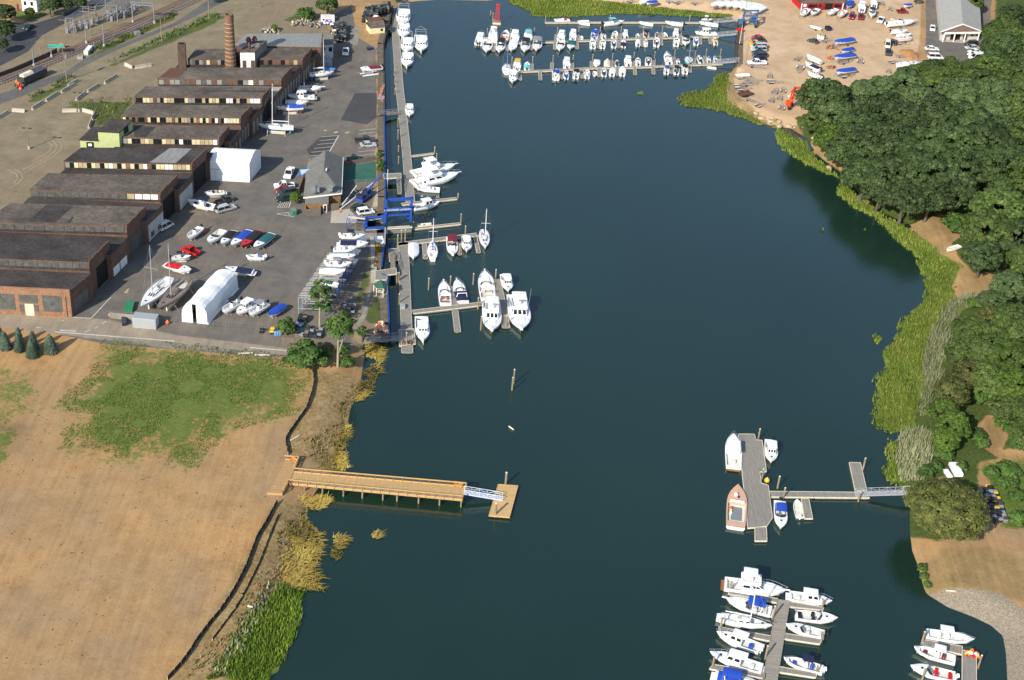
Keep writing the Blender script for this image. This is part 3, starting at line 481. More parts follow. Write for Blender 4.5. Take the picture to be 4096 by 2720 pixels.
def gable(mb, c4, ze, zr, m, hip0=0., hip1=0., over=0.):   # c4: front-left, front-right, back-right, back-left; ridge runs front to back
    fl, fr, br, bl = [Vector((p.x, p.y, ze)) for p in c4]
    r0 = (fl+fr)/2*(1-hip0)+(bl+br)/2*hip0; r1 = (bl+br)/2*(1-hip1)+(fl+fr)/2*hip1; r0.z = r1.z = zr; t = Vector((0, 0, .18))
    up = [fl, fr, br, bl, r0, r1]; dn = [v-t for v in up]
    mb.add(up, [(0, 4, 5, 3), (1, 2, 5, 4), (0, 1, 4), (2, 3, 5)], m); mb.add(dn, [(3, 5, 4, 0), (4, 5, 2, 1), (4, 1, 0), (5, 3, 2)], m)
    mb.add(up[:4]+dn[:4], [(4, 5, 1, 0), (5, 6, 2, 1), (6, 7, 3, 2), (7, 4, 0, 3)], m); return r0, r1
ZLO, ZHI = ZL+6.5, ZL+8.8
PANE = dict(g=mat('grimy glazing', (.10, .105, .10), .35, .35, .8, spec=.5, fine=.3), k=GLASS, b=mat('beige boarding', (.42, .34, .20), .85, .2, .6), w=mat('white board', (.78, .77, .74), .7, .05, 1), y=mat('pale yellow board', (.62, .55, .34), .8, .15, 1), r=mat('brown boarding', (.13, .075, .05), .85, .3, .8), t=mat('grey board', (.25, .24, .22), .85, .2, .8), o=mat('rusty brick infill', (.24, .12, .07), .9, .3, 1))
PNAME = dict(g='window', k='window', b='boarded_window', w='white_panel', y='boarded_window', r='boarded_window', t='boarded_window', o='boarded_window')
def shed(label, reg, hi, lo, seq, roof, side=(), wallm=BRICK, extra=None):
    """a saw-tooth mill bay: high roof with a window band towards the camera and a low roof strip in front of it"""
    H = [W(reg, x, y, ZHI) for x, y in hi]; t = thing('mill_shed', label, 'mill building', tuple((H[0]+H[1])/2)[:2]+(ZL,), 0, 'brick mill sheds side by side'); org = Vector(t.location)
    def add(name, mb, m=None): mb.v = [(v[0]-org.x, v[1]-org.y, v[2]-org.z) for v in mb.v]; return mb.build(name, t, m)
    add('wall', MB().prism(H, ZL-.6, ZHI-.02, wallm)); cc_ = sum(H, Vector())/4
    add('roof', MB().prism([cc_+(p-cc_)*1.004 for p in H], ZHI, ZHI+.16, roof))
    if lo:
        Lp = [W(reg, x, y, ZLO) for x, y in lo]; c2 = sum(Lp, Vector())/4
        add('low_wall', MB().prism(Lp, ZL-.6, ZLO-.02, wallm)); add('low_roof', MB().prism([c2+(p-c2)*1.002 for p in Lp], ZLO, ZLO+.12, extra or ROOFD))
    n = len(seq); a, b_ = H[0], H[1]
    add('curb', panel(MB(), a, b_, 0, 1, ZLO+.12, ZLO+.62, ROOFD, .12, .3))
    for i, ch in enumerate(seq):
        if ch == ' ': continue
        add(PNAME[ch], panel(MB(), a, b_, .012+.976*i/n, .012+.976*(i+.90)/n, ZLO+.66, ZHI-.28, PANE[ch], .07+.013*(i % 3)))
    # parapet of the long wall towards the yard
    fr, br = H[1], H[2]; par = MB(); k = 5
    for i in range(k): panel(par, fr, br, i/k, (i+1)/k, ZHI-.3, ZHI+.35+.09*(i % 2), wallm, .14, .35)
    add('parapet', par)
    for s0, s1, z0, z1, mm, nm in side:
        p0, p1 = (fr, br) if s0 >= 0 else (Lp[1], Lp[2]); s0, s1 = (s0, s1) if s0 >= 0 else (-s0, -s1)
        add(nm, panel(MB(), p0, p1, min(s0, s1), max(s0, s1), z0, z1, mm, .09 if nm != 'opening' else .10))
    return t
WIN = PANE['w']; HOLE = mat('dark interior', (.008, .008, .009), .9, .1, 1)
def wins(n, z0=ZL+1.2, z1=ZL+4.8, off=0.): return [(max(.001, (i+.3)/n+off), (i+.7)/n+off, z0, z1, PANE['t'], 'window') for i in range(n)]
def lows(n, z0=ZL+1., z1=ZL+4.6): return [(-(i+.3)/n, -(i+.7)/n, z0, z1, PANE['t'], 'window') for i in range(n)]
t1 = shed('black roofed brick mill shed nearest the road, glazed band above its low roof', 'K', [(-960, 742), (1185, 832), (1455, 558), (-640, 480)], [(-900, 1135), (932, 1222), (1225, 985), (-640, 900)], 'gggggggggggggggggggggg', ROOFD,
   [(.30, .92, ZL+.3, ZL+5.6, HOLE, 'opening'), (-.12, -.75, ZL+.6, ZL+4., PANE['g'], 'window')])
fa, fb = W('K', -900, 1135, ZLO), W('K', 932, 1222, ZLO); og = Vector(t1.location)
def front(name, mb): mb.v = [(v[0]-og.x, v[1]-og.y, v[2]-og.z) for v in mb.v]; return mb.build(name, t1)
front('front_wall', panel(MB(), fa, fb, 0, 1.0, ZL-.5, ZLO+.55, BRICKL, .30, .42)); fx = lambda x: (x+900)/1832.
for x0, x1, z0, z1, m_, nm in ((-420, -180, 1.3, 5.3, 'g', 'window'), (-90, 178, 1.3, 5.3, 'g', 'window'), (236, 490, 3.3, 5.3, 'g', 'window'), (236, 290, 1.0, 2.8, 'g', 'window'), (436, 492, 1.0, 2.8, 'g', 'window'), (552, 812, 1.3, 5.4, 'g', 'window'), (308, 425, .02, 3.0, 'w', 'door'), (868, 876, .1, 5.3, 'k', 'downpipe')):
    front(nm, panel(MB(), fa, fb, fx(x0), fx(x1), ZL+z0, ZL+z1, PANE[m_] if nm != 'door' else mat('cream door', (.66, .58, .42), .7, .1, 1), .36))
shed('brick mill shed with brown gravel roof and broken grey glazing, second from the road', 'K', [(-230, 298), (1688, 352), (1937, 100), (150, 48)], [(-700, 640), (1475, 735), (1705, 505), (-230, 420)], 'gggggggggggggg', ROOFG,
   [(.15, .9, ZL+.3, ZL+4.6, PANE['g'], 'window'), (-.08, -.42, ZL+.4, ZL+2.6, WIN, 'white_door'), (-.48, -.85, ZL+.4, ZL+2.6, WIN, 'white_door')])
shed('brick mill shed with white panels at the right end of its window band', 'H', [(400, 1200), (2135, 1250), (2368, 1016), (640, 985)], [(140, 1560), (1950, 1612), (2175, 1392), (390, 1305)], 'ggggggggggggbwww', ROOFG,
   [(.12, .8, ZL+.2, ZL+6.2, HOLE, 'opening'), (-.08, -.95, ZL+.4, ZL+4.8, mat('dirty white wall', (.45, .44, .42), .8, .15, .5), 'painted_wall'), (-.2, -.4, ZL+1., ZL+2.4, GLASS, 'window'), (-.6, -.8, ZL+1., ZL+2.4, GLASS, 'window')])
shed('brick mill shed with half black, half silver roof beside the white fabric shed', 'H', [(850, 820), (2558, 855), (2758, 660), (1090, 640)], [(690, 1075), (2378, 1195), (2575, 985), (880, 920)], 'tkybbkybkywbkyoykbwrkyywwbbby', ROOFD,
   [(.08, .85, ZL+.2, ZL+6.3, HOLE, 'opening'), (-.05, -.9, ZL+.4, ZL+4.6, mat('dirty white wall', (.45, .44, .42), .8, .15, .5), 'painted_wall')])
def roofpatch(n_, reg, pts, m, k=0): t = bpy.data.objects['mill_shed'+('.%03d' % n_ if n_ else '')]; MB().prism([W(reg, x, y, ZHI) for x, y in pts], ZHI+.165, ZHI+.21+.02*k, m).build('roof_patch', t, loc=-Vector(t.location))
roofpatch(3, 'H', [(2000, 840), (2350, 848), (2560, 658), (2265, 650)], ROOFM); roofpatch(1, 'K', [(375, 295), (725, 312), (975, 92), (620, 72)], ROOFD); roofpatch(1, 'K', [(880, 315), (960, 240), (985, 232), (930, 315)], ROOFD, 1)
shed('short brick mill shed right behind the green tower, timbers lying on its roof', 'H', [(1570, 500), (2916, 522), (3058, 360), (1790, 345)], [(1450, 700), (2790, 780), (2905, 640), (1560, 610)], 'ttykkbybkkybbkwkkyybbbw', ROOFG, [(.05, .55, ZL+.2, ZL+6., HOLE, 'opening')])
shed('brown roofed mill shed with orange boards, facing the grassy hollow', 'H', [(1618, 215), (3211, 235), (3358, 85), (1790, 60)], [(1570, 400), (3072, 560), (3220, 405), (1690, 330)], 'ykokrkkrykkykkbbrbkbbtkboykyokwrkwyyyy', ROOFG, wins(4)+lows(3), extra=ROOFD)
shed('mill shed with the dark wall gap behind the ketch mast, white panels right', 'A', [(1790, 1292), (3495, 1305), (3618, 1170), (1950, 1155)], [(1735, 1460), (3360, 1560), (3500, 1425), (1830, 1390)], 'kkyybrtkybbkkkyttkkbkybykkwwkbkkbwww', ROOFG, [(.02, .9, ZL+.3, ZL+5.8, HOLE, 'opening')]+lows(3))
shed('mill shed with pale low roof strip and brown boarded band below the chimneys', 'A', [(2100, 1052), (3750, 1062), (3896, 905), (2280, 912)], [(2060, 1250), (3650, 1290), (3762, 1165), (2090, 1145)], 'trttgrrtgtrtgrrktwrtrrr', ROOFG, wins(4)+lows(3), extra=mat('pale flat roof', (.36, .33, .27), .9, .2, .3, fine=.2))
shed('mill shed wing right of the boiler house with rust coloured boards', 'B', [(1290, 790), (1868, 792), (1995, 650), (1395, 650)], [(1300, 985), (1730, 1000), (1872, 870), (1300, 870)], 'krkrrkorbr', ROOFG, wins(4)+lows(4))
shed('mill shed wing between the square stack and the round chimney', 'B', [(335, 792), (835, 792), (985, 655), (445, 660)], [(120, 985), (1000, 985), (1000, 870), (200, 870)], 'tgktgyrrtk', ROOFG)
shed('long grey metal roofed mill shed at the far end of the mill', 'B', [(960, 610), (2118, 628), (2140, 452), (1120, 458)], [(1000, 760), (2000, 765), (2118, 645), (1000, 640)], '', ROOFM, wins(3)+lows(3))
roofpatch(6, 'B', [(590, 1215), (590, 1225), (1380, 1235), (1390, 1218)], ROOFD); roofpatch(2, 'H', [(590, 1205), (668, 1208), (680, 1178), (605, 1175)], ROOFD); roofpatch(4, 'H', [(1790, 498), (1935, 503), (2080, 368), (1800, 352)], ROOFD); roofpatch(7, 'B', [(-40, 1040), (200, 1045), (330, 925), (110, 920)], COLR['rust'])
# boiler house, chimneys, stack
def loc_build(t, name, mb, m=None): l = Vector(t.location); mb.v = [(v[0]-l.x, v[1]-l.y, v[2]-l.z) for v in mb.v]; return mb.build(name, t, m)
zb = ZLO+VH('B', 1130, 915, 700, ZLO); q = [W('B', 1035, 700, zb), W('B', 1230, 700, zb), W('B', 1393, 548, zb), W('B', 1140, 560, zb)]
t = thing('boiler_house', 'tall boiler house with white end wall and rooftop vents by the chimney', 'building', tuple(q[0])[:2]+(ZL,)); loc_build(t, 'wall', MB().prism(q, ZL, zb, mat('grey weathered wall', (.21, .19, .17), .9, .25, .4, fine=.2))); loc_build(t, 'roof', MB().prism([sum(q, Vector())/4+(p-sum(q, Vector())/4)*1.02 for p in q], zb, zb+.2, ROOFG))
loc_build(t, 'white_end_wall', panel(MB(), q[0], q[1], .0, 1, ZLO, zb-.1, WIN, .1)); loc_build(t, 'door', panel(MB(), q[0], q[1], .15, .4, ZLO, ZLO+2.6, COLR['rust'], .16)); loc_build(t, 'door', panel(MB(), q[0], q[1], .72, .98, ZLO, ZLO+2.6, COLR['rust'], .16))
for x, y, h, r in ((1150, 600, 2.4, .9), (1232, 590, 2.4, .9), (1158, 660, 2.2, .45)):
    p = W('B', x, y, zb); loc_build(t, 'roof_vent', MB().tube((p.x, p.y, zb), (p.x, p.y, zb+h*.6), r*.7, r*.7, 10, COLR['rust']).tube((p.x, p.y, zb+h*.6), (p.x, p.y, zb+h), r, r*.5, 10, COLR['rust']))
for x, y in ((1075, 610), (1240, 612)):
    p = W('B', x, y, zb); loc_build(t, 'roof_hatch', MB().tube((p.x, p.y, zb+.2), (p.x, p.y, zb+.5), 1.5, 1.4, 14, GREYP))
p = W('B', 912, 918, ZLO); h = VH('B', 912, 918, 190, ZLO); rb, rt = 77*MU('B', 912, 918, ZLO), 57*MU('B', 912, 918, ZLO)
t = thing('round_chimney', 'tall round brick chimney ringed with pale iron bands', 'chimney', (p.x, p.y, ZL)); n_ = 24
shaft = MB(); prof = [(0, rb*1.03), (ZLO-ZL, rb), (ZLO-ZL+h*.93, rt*1.02), (ZLO-ZL+h*.93, rt*1.12), (ZLO-ZL+h*.965, rt*1.12), (ZLO-ZL+h*.965, rt), (ZLO-ZL+h, rt), (ZLO-ZL+h, rt*.72), (ZLO-ZL+h*.8, rt*.7)]
shaft.loft([[(math.cos(2*math.pi*i/n_)*r, math.sin(2*math.pi*i/n_)*r, z) for i in range(n_)] for z, r in prof], mat('chimney brick', (.165, .09, .055), .9, .22, .5, fine=.3), True); shaft.build('shaft', t)
for k in range(12):
    f_ = (k+.4)/12.6; r = rb+(rt-rb)*f_; z = ZLO-ZL+h*.93*f_; MB().loft([[(math.cos(2*math.pi*i/n_)*(r+.05), math.sin(2*math.pi*i/n_)*(r+.05), z+d) for i in range(n_)] for d in (0, .13)], COLR['tan'], True).build('iron_band', t)
p = W('B', 265, 915, ZLO); h = VH('B', 265, 915, 600, ZLO); w = 110*MU('B', 265, 915, ZLO)
t = thing('square_stack', 'square dark brick stack at the left of the mill chimneys', 'chimney', (p.x, p.y, ZL), R(8)); MB().box((0, w/2, (h+ZLO-ZL)/2), (w, w, h+ZLO-ZL), 0, mat('sooty stack brick', (.085, .055, .042), .9, .3, .5, fine=.3), (.92, .92)).build('shaft', t); MB().box((0, w/2, h+ZLO-ZL+.02), (w*.5, w*.5, .1), 0, HOLE).build('flue_opening', t)
# mill tower in lime green
LIME = mat('lime green siding', (.42, .47, .22), .8, .1, .6, fine=.06)
q = [W('H', 1325, 640, ZL+6.), W('H', 1603, 655, ZL+6.), W('H', 1783, 530, ZL+6.), W('H', 1500, 520, ZL+6.)]; h0 = VH('H', 1603, 655, 440, ZL+6.)+6.; h1 = h0+VH('H', 1783, 530, 275, ZL+6.)+6-h0
t = thing('green_tower', 'lime green block with black pitched roof rising from the mill', 'building', tuple(q[0])[:2]+(ZL,)); loc_build(t, 'wall', MB().prism(q, ZL, [ZL+h0, ZL+h0, ZL+h1, ZL+h1], LIME)); c_ = sum(q, Vector())/4; loc_build(t, 'roof', MB().prism([c_+(p-c_)*1.06 for p in q], [ZL+h0, ZL+h0, ZL+h1, ZL+h1], [ZL+h0+.25, ZL+h0+.25, ZL+h1+.25, ZL+h1+.25], ROOFD))
loc_build(t, 'window', panel(MB(), q[1], q[2], .35, .68, ZL+h0-1.4, ZL+h0+.5, GLASS)); q2 = [W('H', 1075, 630, ZL+6.), W('H', 1325, 640, ZL+6.), W('H', 1500, 520, ZL+6.), W('H', 1250, 515, ZL+6.)]; e0 = VH('H', 1075, 630, 537, ZL+6.)+6.
loc_build(t, 'annexe_wall', MB().prism(q2, ZL, ZL+e0, LIME)); c_ = sum(q2, Vector())/4; loc_build(t, 'annexe_roof', MB().prism([c_+(p-c_)*1.07 for p in q2], [ZL+e0, ZL+e0, ZL+e0+1.2, ZL+e0+1.2], [ZL+e0+.2, ZL+e0+.2, ZL+e0+1.4, ZL+e0+1.4], ROOFD)); loc_build(t, 'window', panel(MB(), q2[0], q2[1], .33, .72, ZL+e0-2.2, ZL+e0-.4, GLASS)); loc_build(t, 'window', panel(MB(), q2[0], q2[1], .42, .62, ZL+e0-1.5, ZL+e0-.8, WIN, .14))
# white fabric sheds
FAB = mat('white shrink film', (.83, .83, .82), .45, .04, .5, spec=.4)
q = [W('I', 600, 1065, ZL), W('I', 1165, 1095, ZL), W('I', 1315, 905, ZL), W('I', 765, 880, ZL)]; he = VH('I', 1165, 1095, 850); hr = VH('I', 1240, 1000, 680)
t = thing('fabric_shed', 'big white fabric boat shed with gabled end beside the mill', 'shed', tuple(q[0])[:2]+(ZL,)); m0, m1 = (q[0]+q[3])/2, (q[1]+q[2])/2; rows = []
for a, b_, m_ in ((q[0], q[3], m0), (q[1], q[2], m1)):
    rows.append([(a.x, a.y, ZL), (a.x, a.y, ZL+he), ((a.x*.3+m_.x*.7), (a.y*.3+m_.y*.7), ZL+hr*.97), (m_.x, m_.y, ZL+hr), ((b_.x*.3+m_.x*.7), (b_.y*.3+m_.y*.7), ZL+hr*.97), (b_.x, b_.y, ZL+he), (b_.x, b_.y, ZL)])
mb = MB(); mb.loft(rows, FAB); mb.add(rows[0]+rows[1], [tuple(range(7)), tuple(range(13, 6, -1))], FAB); loc_build(t, 'cover', mb); loc_build(t, 'base_hem', panel(MB(), q[0], q[1], 0, 1, ZL, ZL+.3, FAB, .2))
loc_build(t, 'door_flap', panel(MB(), q[0], q[1], .02, .30, ZL+.3, ZL+he*.6, FAB, .1)); loc_build(t, 'seam', panel(MB(), q[0], q[1], .02, .30, ZL+he*.6, ZL+he*.6+.09, GREYP, .12)); loc_build(t, 'seam', panel(MB(), q[0], q[1], .185, .19, ZL+.3, ZL+he*.6, GREYP, .13))
a, b_ = W('Q', 1262, 792, ZL), W('Q', 1600, 826, ZL); e = W('Q', 2012, 345, ZL); dv = e-b_; h = VH('Q', 1425, 812, 560); t = thing('arched_tent', 'long white arched shrink film tent, its end flap slit open', 'tent', tuple((a+b_)/2)[:2]+(ZL,)); mb = MB(); rows = []
for k in range(15):
    f_ = k/14; o_ = dv*f_; row = []; wob = 1+.018*math.sin(k*2.1); hh = h*(1+.03*math.sin(k*1.3))*(1-.0*f_)
    for u, z in ((0, 0), (.005, .35), (.02, .62), (.10, .82), (.24, .93), (.42, .99), (.58, .99), (.76, .93), (.90, .82), (.98, .62), (.995, .35), (1, 0)):
        u2 = .5+(u-.5)*wob; p = a*(1-u2)+b_*u2+o_; row.append((p.x, p.y, ZL+z*hh))
    rows.append(row)
mb.loft(rows, FAB); mb.add(rows[-1], [tuple(range(12))], FAB); r0 = rows[0]
mb.add([r0[0], r0[1], r0[2], r0[3], r0[4], r0[5], tuple(Vector(r0[0])*.56+Vector(r0[11])*.44)], [(0, 6, 5, 4, 3, 2, 1)], FAB); mb.add([r0[11], r0[10], r0[9], r0[8], r0[7], r0[6], tuple(Vector(r0[0])*.42+Vector(r0[11])*.58)], [(6, 0, 1, 2, 3, 4, 5)], FAB); loc_build(t, 'cover', mb)
hem = MB(); hem.box((tuple((b_+e)/2)[0], tuple((b_+e)/2)[1], ZL+.1), ((e-b_).length, .5, .2), math.atan2(dv.y, dv.x), FAB); loc_build(t, 'hem', hem)
# clubhouse
ze = ZL+3.3; q = [W('J', 378, 1302, ze), W('J', 892, 1243, ze), W('J', 912, 765, ze), W('J', 432, 835, ze)]; zr = ze+VH('J', 672, 800, 672, ze)
t = thing('clubhouse', 'grey shingled clubhouse with hipped end beside the green court', 'house', tuple(q[0])[:2]+(ZL,)); mb = MB(); gable(mb, q, ze, zr, SHING, .42, .0); loc_build(t, 'roof', mb); c_ = sum(q, Vector())/4; qi = [c_+(p-c_)*.93 for p in q]; CLAP = mat('brown cedar wall', (.24, .13, .06), .85, .2, .8)
loc_build(t, 'wall', MB().prism(qi, ZL, ze-.1, CLAP)); loc_build(t, 'eave_trim', panel(panel(MB(), q[0], q[1], 0, 1, ze-.3, ze+.06, GEL, .05), q[1], q[2], 0, 1, ze-.3, ze+.06, GEL, .05))
zp = ZL+2.6; qp = [W('J', 412, 1382, zp), W('J', 716, 1374, zp), W('J', 716, 1270, ze-.2), W('J', 400, 1302, ze-.2)]; loc_build(t, 'porch_roof', MB().prism(qp, [zp-.15, zp-.15, ze-.4, ze-.4], [zp, zp, ze-.25, ze-.25], SHING))
loc_build(t, 'porch_wall', MB().prism([qp[0]*.95+qp[2]*.05, qp[1]*.97+qp[3]*.03, qp[2], qp[3]], ZL, zp-.2, CLAP)); loc_build(t, 'door', panel(MB(), qp[0], qp[1], .76, .92, ZL, ZL+2.2, GEL, .16)); loc_build(t, 'door_glass', panel(MB(), qp[0], qp[1], .79, .89, ZL+.3, ZL+2., GLASS, .2))
for x, y, hh in ((508, 1200, 1.4), (560, 1190, .9), (735, 1180, 1.5)): p = W('J', x, y, ze+1.6); loc_build(t, 'rooftop_vent', MB().box((p.x, p.y, ze+1.6+hh/2-.4), (1.2, 1.0, hh+.5), .2, STEEL))
p = W('J', 685, 945, zr-.6); loc_build(t, 'roof_vent_pipe', MB().box((p.x, p.y, zr-.3), (.3, 1.2, .5), 0, GEL))
# far right buildings
ze = ZL+3.6; q = [W('G', 1222, 424, ze), W('G', 1768, 416, ze), W('G', 1722, -330, ze), W('G', 1150, -330, ze)]; zr = ze+VH('G', 1495, 420, 322, ze)
t = thing('hall', 'long pale grey roofed hall with white gable porch on the right', 'building', tuple(q[0])[:2]+(ZL,)); mb = MB(); r0, r1 = gable(mb, q, ze, zr, mat('pale grey shingle roof', (.34, .33, .30), .9, .08, .4, fine=.1)); loc_build(t, 'roof', mb); c_ = sum(q, Vector())/4; qi = [c_+(p-c_)*.95 for p in q]; loc_build(t, 'wall', MB().prism(qi, ZL, ze-.2, mat('pale wall', (.5, .47, .42), .8, .1, .5)))
gm_ = MB(); f0, f1 = q[0], q[1]; d_ = Vector((0, -.1, 0)); gm_.add([f0+d_+Vector((0, 0, .2)), f1+d_+Vector((0, 0, .2)), r0+d_-Vector((0, 0, .3))], [(0, 1, 2)], mat('brown gable board', (.20, .12, .09), .85, .2, .6)); loc_build(t, 'gable', gm_)
tr = MB()
for s_, e_ in ((f0, r0), (r0, f1)): tr.tube(s_+d_*2+Vector((0, 0, .05)), e_+d_*2+Vector((0, 0, .05)), .22, None, 4, GEL)
tr.box(((f0.x+f1.x)/2+.6, (f0.y+f1.y)/2-.3, ze-.35), ((f1-f0).length*.86, .3, .6), math.atan2(f1.y-f0.y, f1.x-f0.x), GEL)
for k in (.1, .36, .62, .95): pp_ = f0.lerp(f1, k); tr.box((pp_.x, pp_.y-.3, ZL+1.6), (.35, .3, 3.2), 0, GEL)
loc_build(t, 'porch_frame', tr); loc_build(t, 'garage_opening', panel(MB(), qi[0], qi[1], .27, .52, ZL, ZL+2.8, HOLE, .1)); loc_build(t, 'door', panel(MB(), qi[0], qi[1], .6, .69, ZL, ZL+2.2, COLR['dgreen'], .1)); loc_build(t, 'window', panel(MB(), qi[0], qi[1], .8, .86, ZL+1.2, ZL+2., GLASS, .1)); loc_build(t, 'window', panel(MB(), qi[0], qi[1], .92, .97, ZL+1.2, ZL+2., GLASS, .1))
p = W('G', 1435, 55, zr-1.2); loc_build(t, 'skylight', MB().box((p.x, p.y, zr-1.0), (2.2, 2.6, .2), 0, STEEL))
loc_build(t, 'porch_slab', MB().prism([W('G', 1215, 550, ZL), W('G', 1700, 590, ZL), W('G', 1745, 520, ZL), W('G', 1230, 480, ZL)], ZL-.2, ZL+.06, CONC))
def house(name, label, reg, fl, fr, top, depth, wm_, rm, roofh=1.5, doors=()):
    a, b_ = W(reg, *fl, ZL), W(reg, *fr, ZL); h = VH(reg, fl[0], fl[1], top); d = (b_-a).normalized(); n_ = Vector((-d.y, d.x, 0))*depth; t = thing(name, label, 'building', tuple(a)[:2]+(ZL,)); q = [a, b_, b_+n_, a+n_]
    loc_build(t, 'wall', MB().prism(q, ZL-.3, ZL+h, wm_)); c_ = sum(q, Vector())/4; e = [c_+(p-c_)*1.06 for p in q]; mb = MB(); gable(mb, [e[1], e[2], e[3], e[0]], ZL+h+.05, ZL+h+roofh, rm); loc_build(t, 'roof', mb)
    for s0, s1, z0, z1, m_, nm in doors: loc_build(t, nm, panel(MB(), a, b_, s0, s1, ZL+z0*h, ZL+z1*h, m_, .1))
    return t
REDW = mat('barn red wall', (.40, .012, .012), .7, .12, .6)
house('red_shop', 'bright red workshop with white trim at the top of the sandy yard', 'F', (1008, 136), (1568, 132), 34, 9, REDW, ROOFG, 2.2, [(0, .02, 0, 1, GEL, 'trim'), (.98, 1, 0, 1, GEL, 'trim'), (0, 1, .92, 1.0, GEL, 'eave_trim'), (.05, .12, .45, .8, GEL, 'window_frame'), (.17, .38, .35, .75, GLASS, 'window'), (.42, .47, .4, .75, GLASS, 'window'), (.48, .54, 0, .6, COLR['maroon'], 'door'), (.56, .74, .1, .85, HOLE, 'opening'), (.78, .95, .35, .75, GLASS, 'window')])
house('red_store', 'red fronted store half hidden by trees in the top right corner', 'G', (2070, 110), (2500, 118), 45, 9, REDW, ROOFG, 2, [(.42, .46, 0, 1, GEL, 'trim'), (.5, .62, .2, .8, GLASS, 'window'), (0, 1, .9, 1.0, GEL, 'eave_trim')])
WHW = mat('whitewashed wall', (.62, .63, .66), .8, .06, .5)
house('white_workshop', 'white workshop with arched window beside the lobster traps', 'B', (2145, 772), (2278, 775), 585, 8, WHW, SHING, 1.6, [(.1, .22, .55, .75, GLASS, 'window'), (.55, .9, .48, .78, GLASS, 'arched_window')])
house('yellow_shack', 'pale yellow waterfront shack with brown roof by the ramp', 'C', (603, 455), (798, 440), 372, 4.5, mat('pale yellow wall', (.66, .60, .38), .8, .1, .6), ROOFG, 1.4, [(.70, .85, .4, .75, GLASS, 'window')])
house('brown_roof_hut', 'small hut with brown sloping roof behind the yellow shack', 'C', (592, 365), (764, 352), 300, 4, mat('pale yellow wall', (.66, .60, .38), .8, .1, .6), COLR['rust'], 1.)
house('white_house', 'white two storey house among trees in the top left corner', 'A', (300, 145), (500, 160), -20, 9, mat('white clapboard', (.72, .70, .66), .8, .06, .5), ROOFG, 2.4, [(-.35, -.2, 0, .5, COLR['maroon'], 'porch'), (.15, .3, .5, .8, GLASS, 'window'), (.6, .75, .5, .8, GLASS, 'window')])

# ---------------------------------------------------------------- docks, pilings, gangways
ZD = .55
def dock(label, reg, line_, w, name='floating_dock', grp=None, m=WOODG, z=ZD, cat='dock'):
    """centre line in survey units, width in units"""
    q = [W(reg, x, y, z) for x, y in line_]; wm_ = w*MU(reg, *line_[len(line_)//2], z); c0, rz0, _ = axis(q[0], q[-1]); t = thing(name, label, cat, (c0.x, c0.y, 0), rz0, grp); inv = Matrix.Rotation(-rz0, 3, 'Z')
    for i in range(len(q)-1):
        a, b_ = inv @ (q[i]-Vector((c0.x, c0.y, z))), inv @ (q[i+1]-Vector((c0.x, c0.y, z))); c_, rz, ln = axis(a, b_); k = max(1, round(ln/9.))
        mb = MB(); fl = MB()
        for j in range(k):
            s_ = (j+.5)*ln/k-ln/2; cx, cy = c_.x+math.cos(rz)*s_, c_.y+math.sin(rz)*s_
            mb.box((cx, cy, z-.09), (ln/k-.06, wm_, .18), rz, m); fl.box((cx, cy, .12), (ln/k-.5, wm_*.9, z+.12), rz, GREYP)
            for sd_ in (-1, 1): mb.box((cx-math.sin(rz)*sd_*(wm_/2+.04), cy+math.cos(rz)*sd_*(wm_/2+.04), z-.1), (ln/k-.08, .09, .30), rz, TIMB)
        mb.build('deck', t); fl.build('float', t)
    return t
def deckpoly(label, reg, pts, name='floating_dock', z=ZD, m=WOODG, th=.25, grp=None, cat='dock', fl=True):
    q = [W(reg, x, y, z) for x, y in pts]; c0, rz0, _ = axis(q[0], q[1]); t = thing(name, label, cat, (q[0].x, q[0].y, 0), rz0, grp); inv = Matrix.Rotation(-rz0, 3, 'Z'); l = [inv @ Vector((p.x-q[0].x, p.y-q[0].y, 0)) for p in q]
    MB().prism(l, z-th, z, m).build('deck', t)
    rim = MB()
    for i in range(len(l)): c_, rz, ln = axis(l[i], l[(i+1) % len(l)]); rim.box((c_.x, c_.y, z-th/2+.01), (ln+.08, .12, th+.06), rz, TIMB if m is WOODG else m)
    rim.build('rim_board', t)
    if fl: c_ = sum(l, Vector())/len(l); MB().prism([c_+(p-c_)*.93 for p in l], -.4, z-th-.01, GREYP).build('float', t)
    return t
PIL = {}
def piling(label, loc, h=2.4, r=.17, grp='wooden mooring pilings', lean=0.):
    if 'o' not in PIL:
        t = thing('piling', label, 'piling', (0, 0, 0), 0, grp); MB().tube((0, 0, -2.), (0, 0, 1), .17, .15, 9, WOODP).build('post', t); MB().tube((0, 0, 1), (0, 0, 1.05), .16, .05, 9, TIMB).build('cap', t); proto(t); PIL['o'] = t; o = t
    else: o = copy_tree(PIL['o']); tag(o, label, 'piling', grp)
    o.location = loc; o.scale = (r/.17, r/.17, h); return o
DM = {}
west = dock('long grey boardwalk dock running the length of the left boatyard', 'C', [(948, 90), (945, 300), (945, 480), (956, 640), (972, 860), (998, 1200), (1028, 1450), (1042, 1568), (1095, 2120), (1140, 2700)], 98, cat='dock')
dock('grey dock between the lift slip and the lower gangway', 'N', [(378, 560), (385, 800), (400, 1150), (412, 1500), (418, 1600), (420, 1690), (430, 2030)], 140)
deckpoly('wide dock end where the lower gangway lands', 'R', [(1985, 1060), (2190, 1050), (2208, 1250), (1993, 1280)], z=ZD+.03)
dock('short finger dock with two pilings above the flybridge yachts', 'J', [(1780, 752), (2122, 708)], 26, 'finger_dock', 'west marina finger docks')
dock('long finger dock beside the white fishing boat at the blue lift', 'M', [(1520, 122), (2262, 42)], 46, 'finger_dock', 'west marina finger docks')
dock('finger dock with the inflatable tied to it below the blue lift', 'M', [(1690, 445), (2312, 378)], 40, 'finger_dock', 'west marina finger docks')
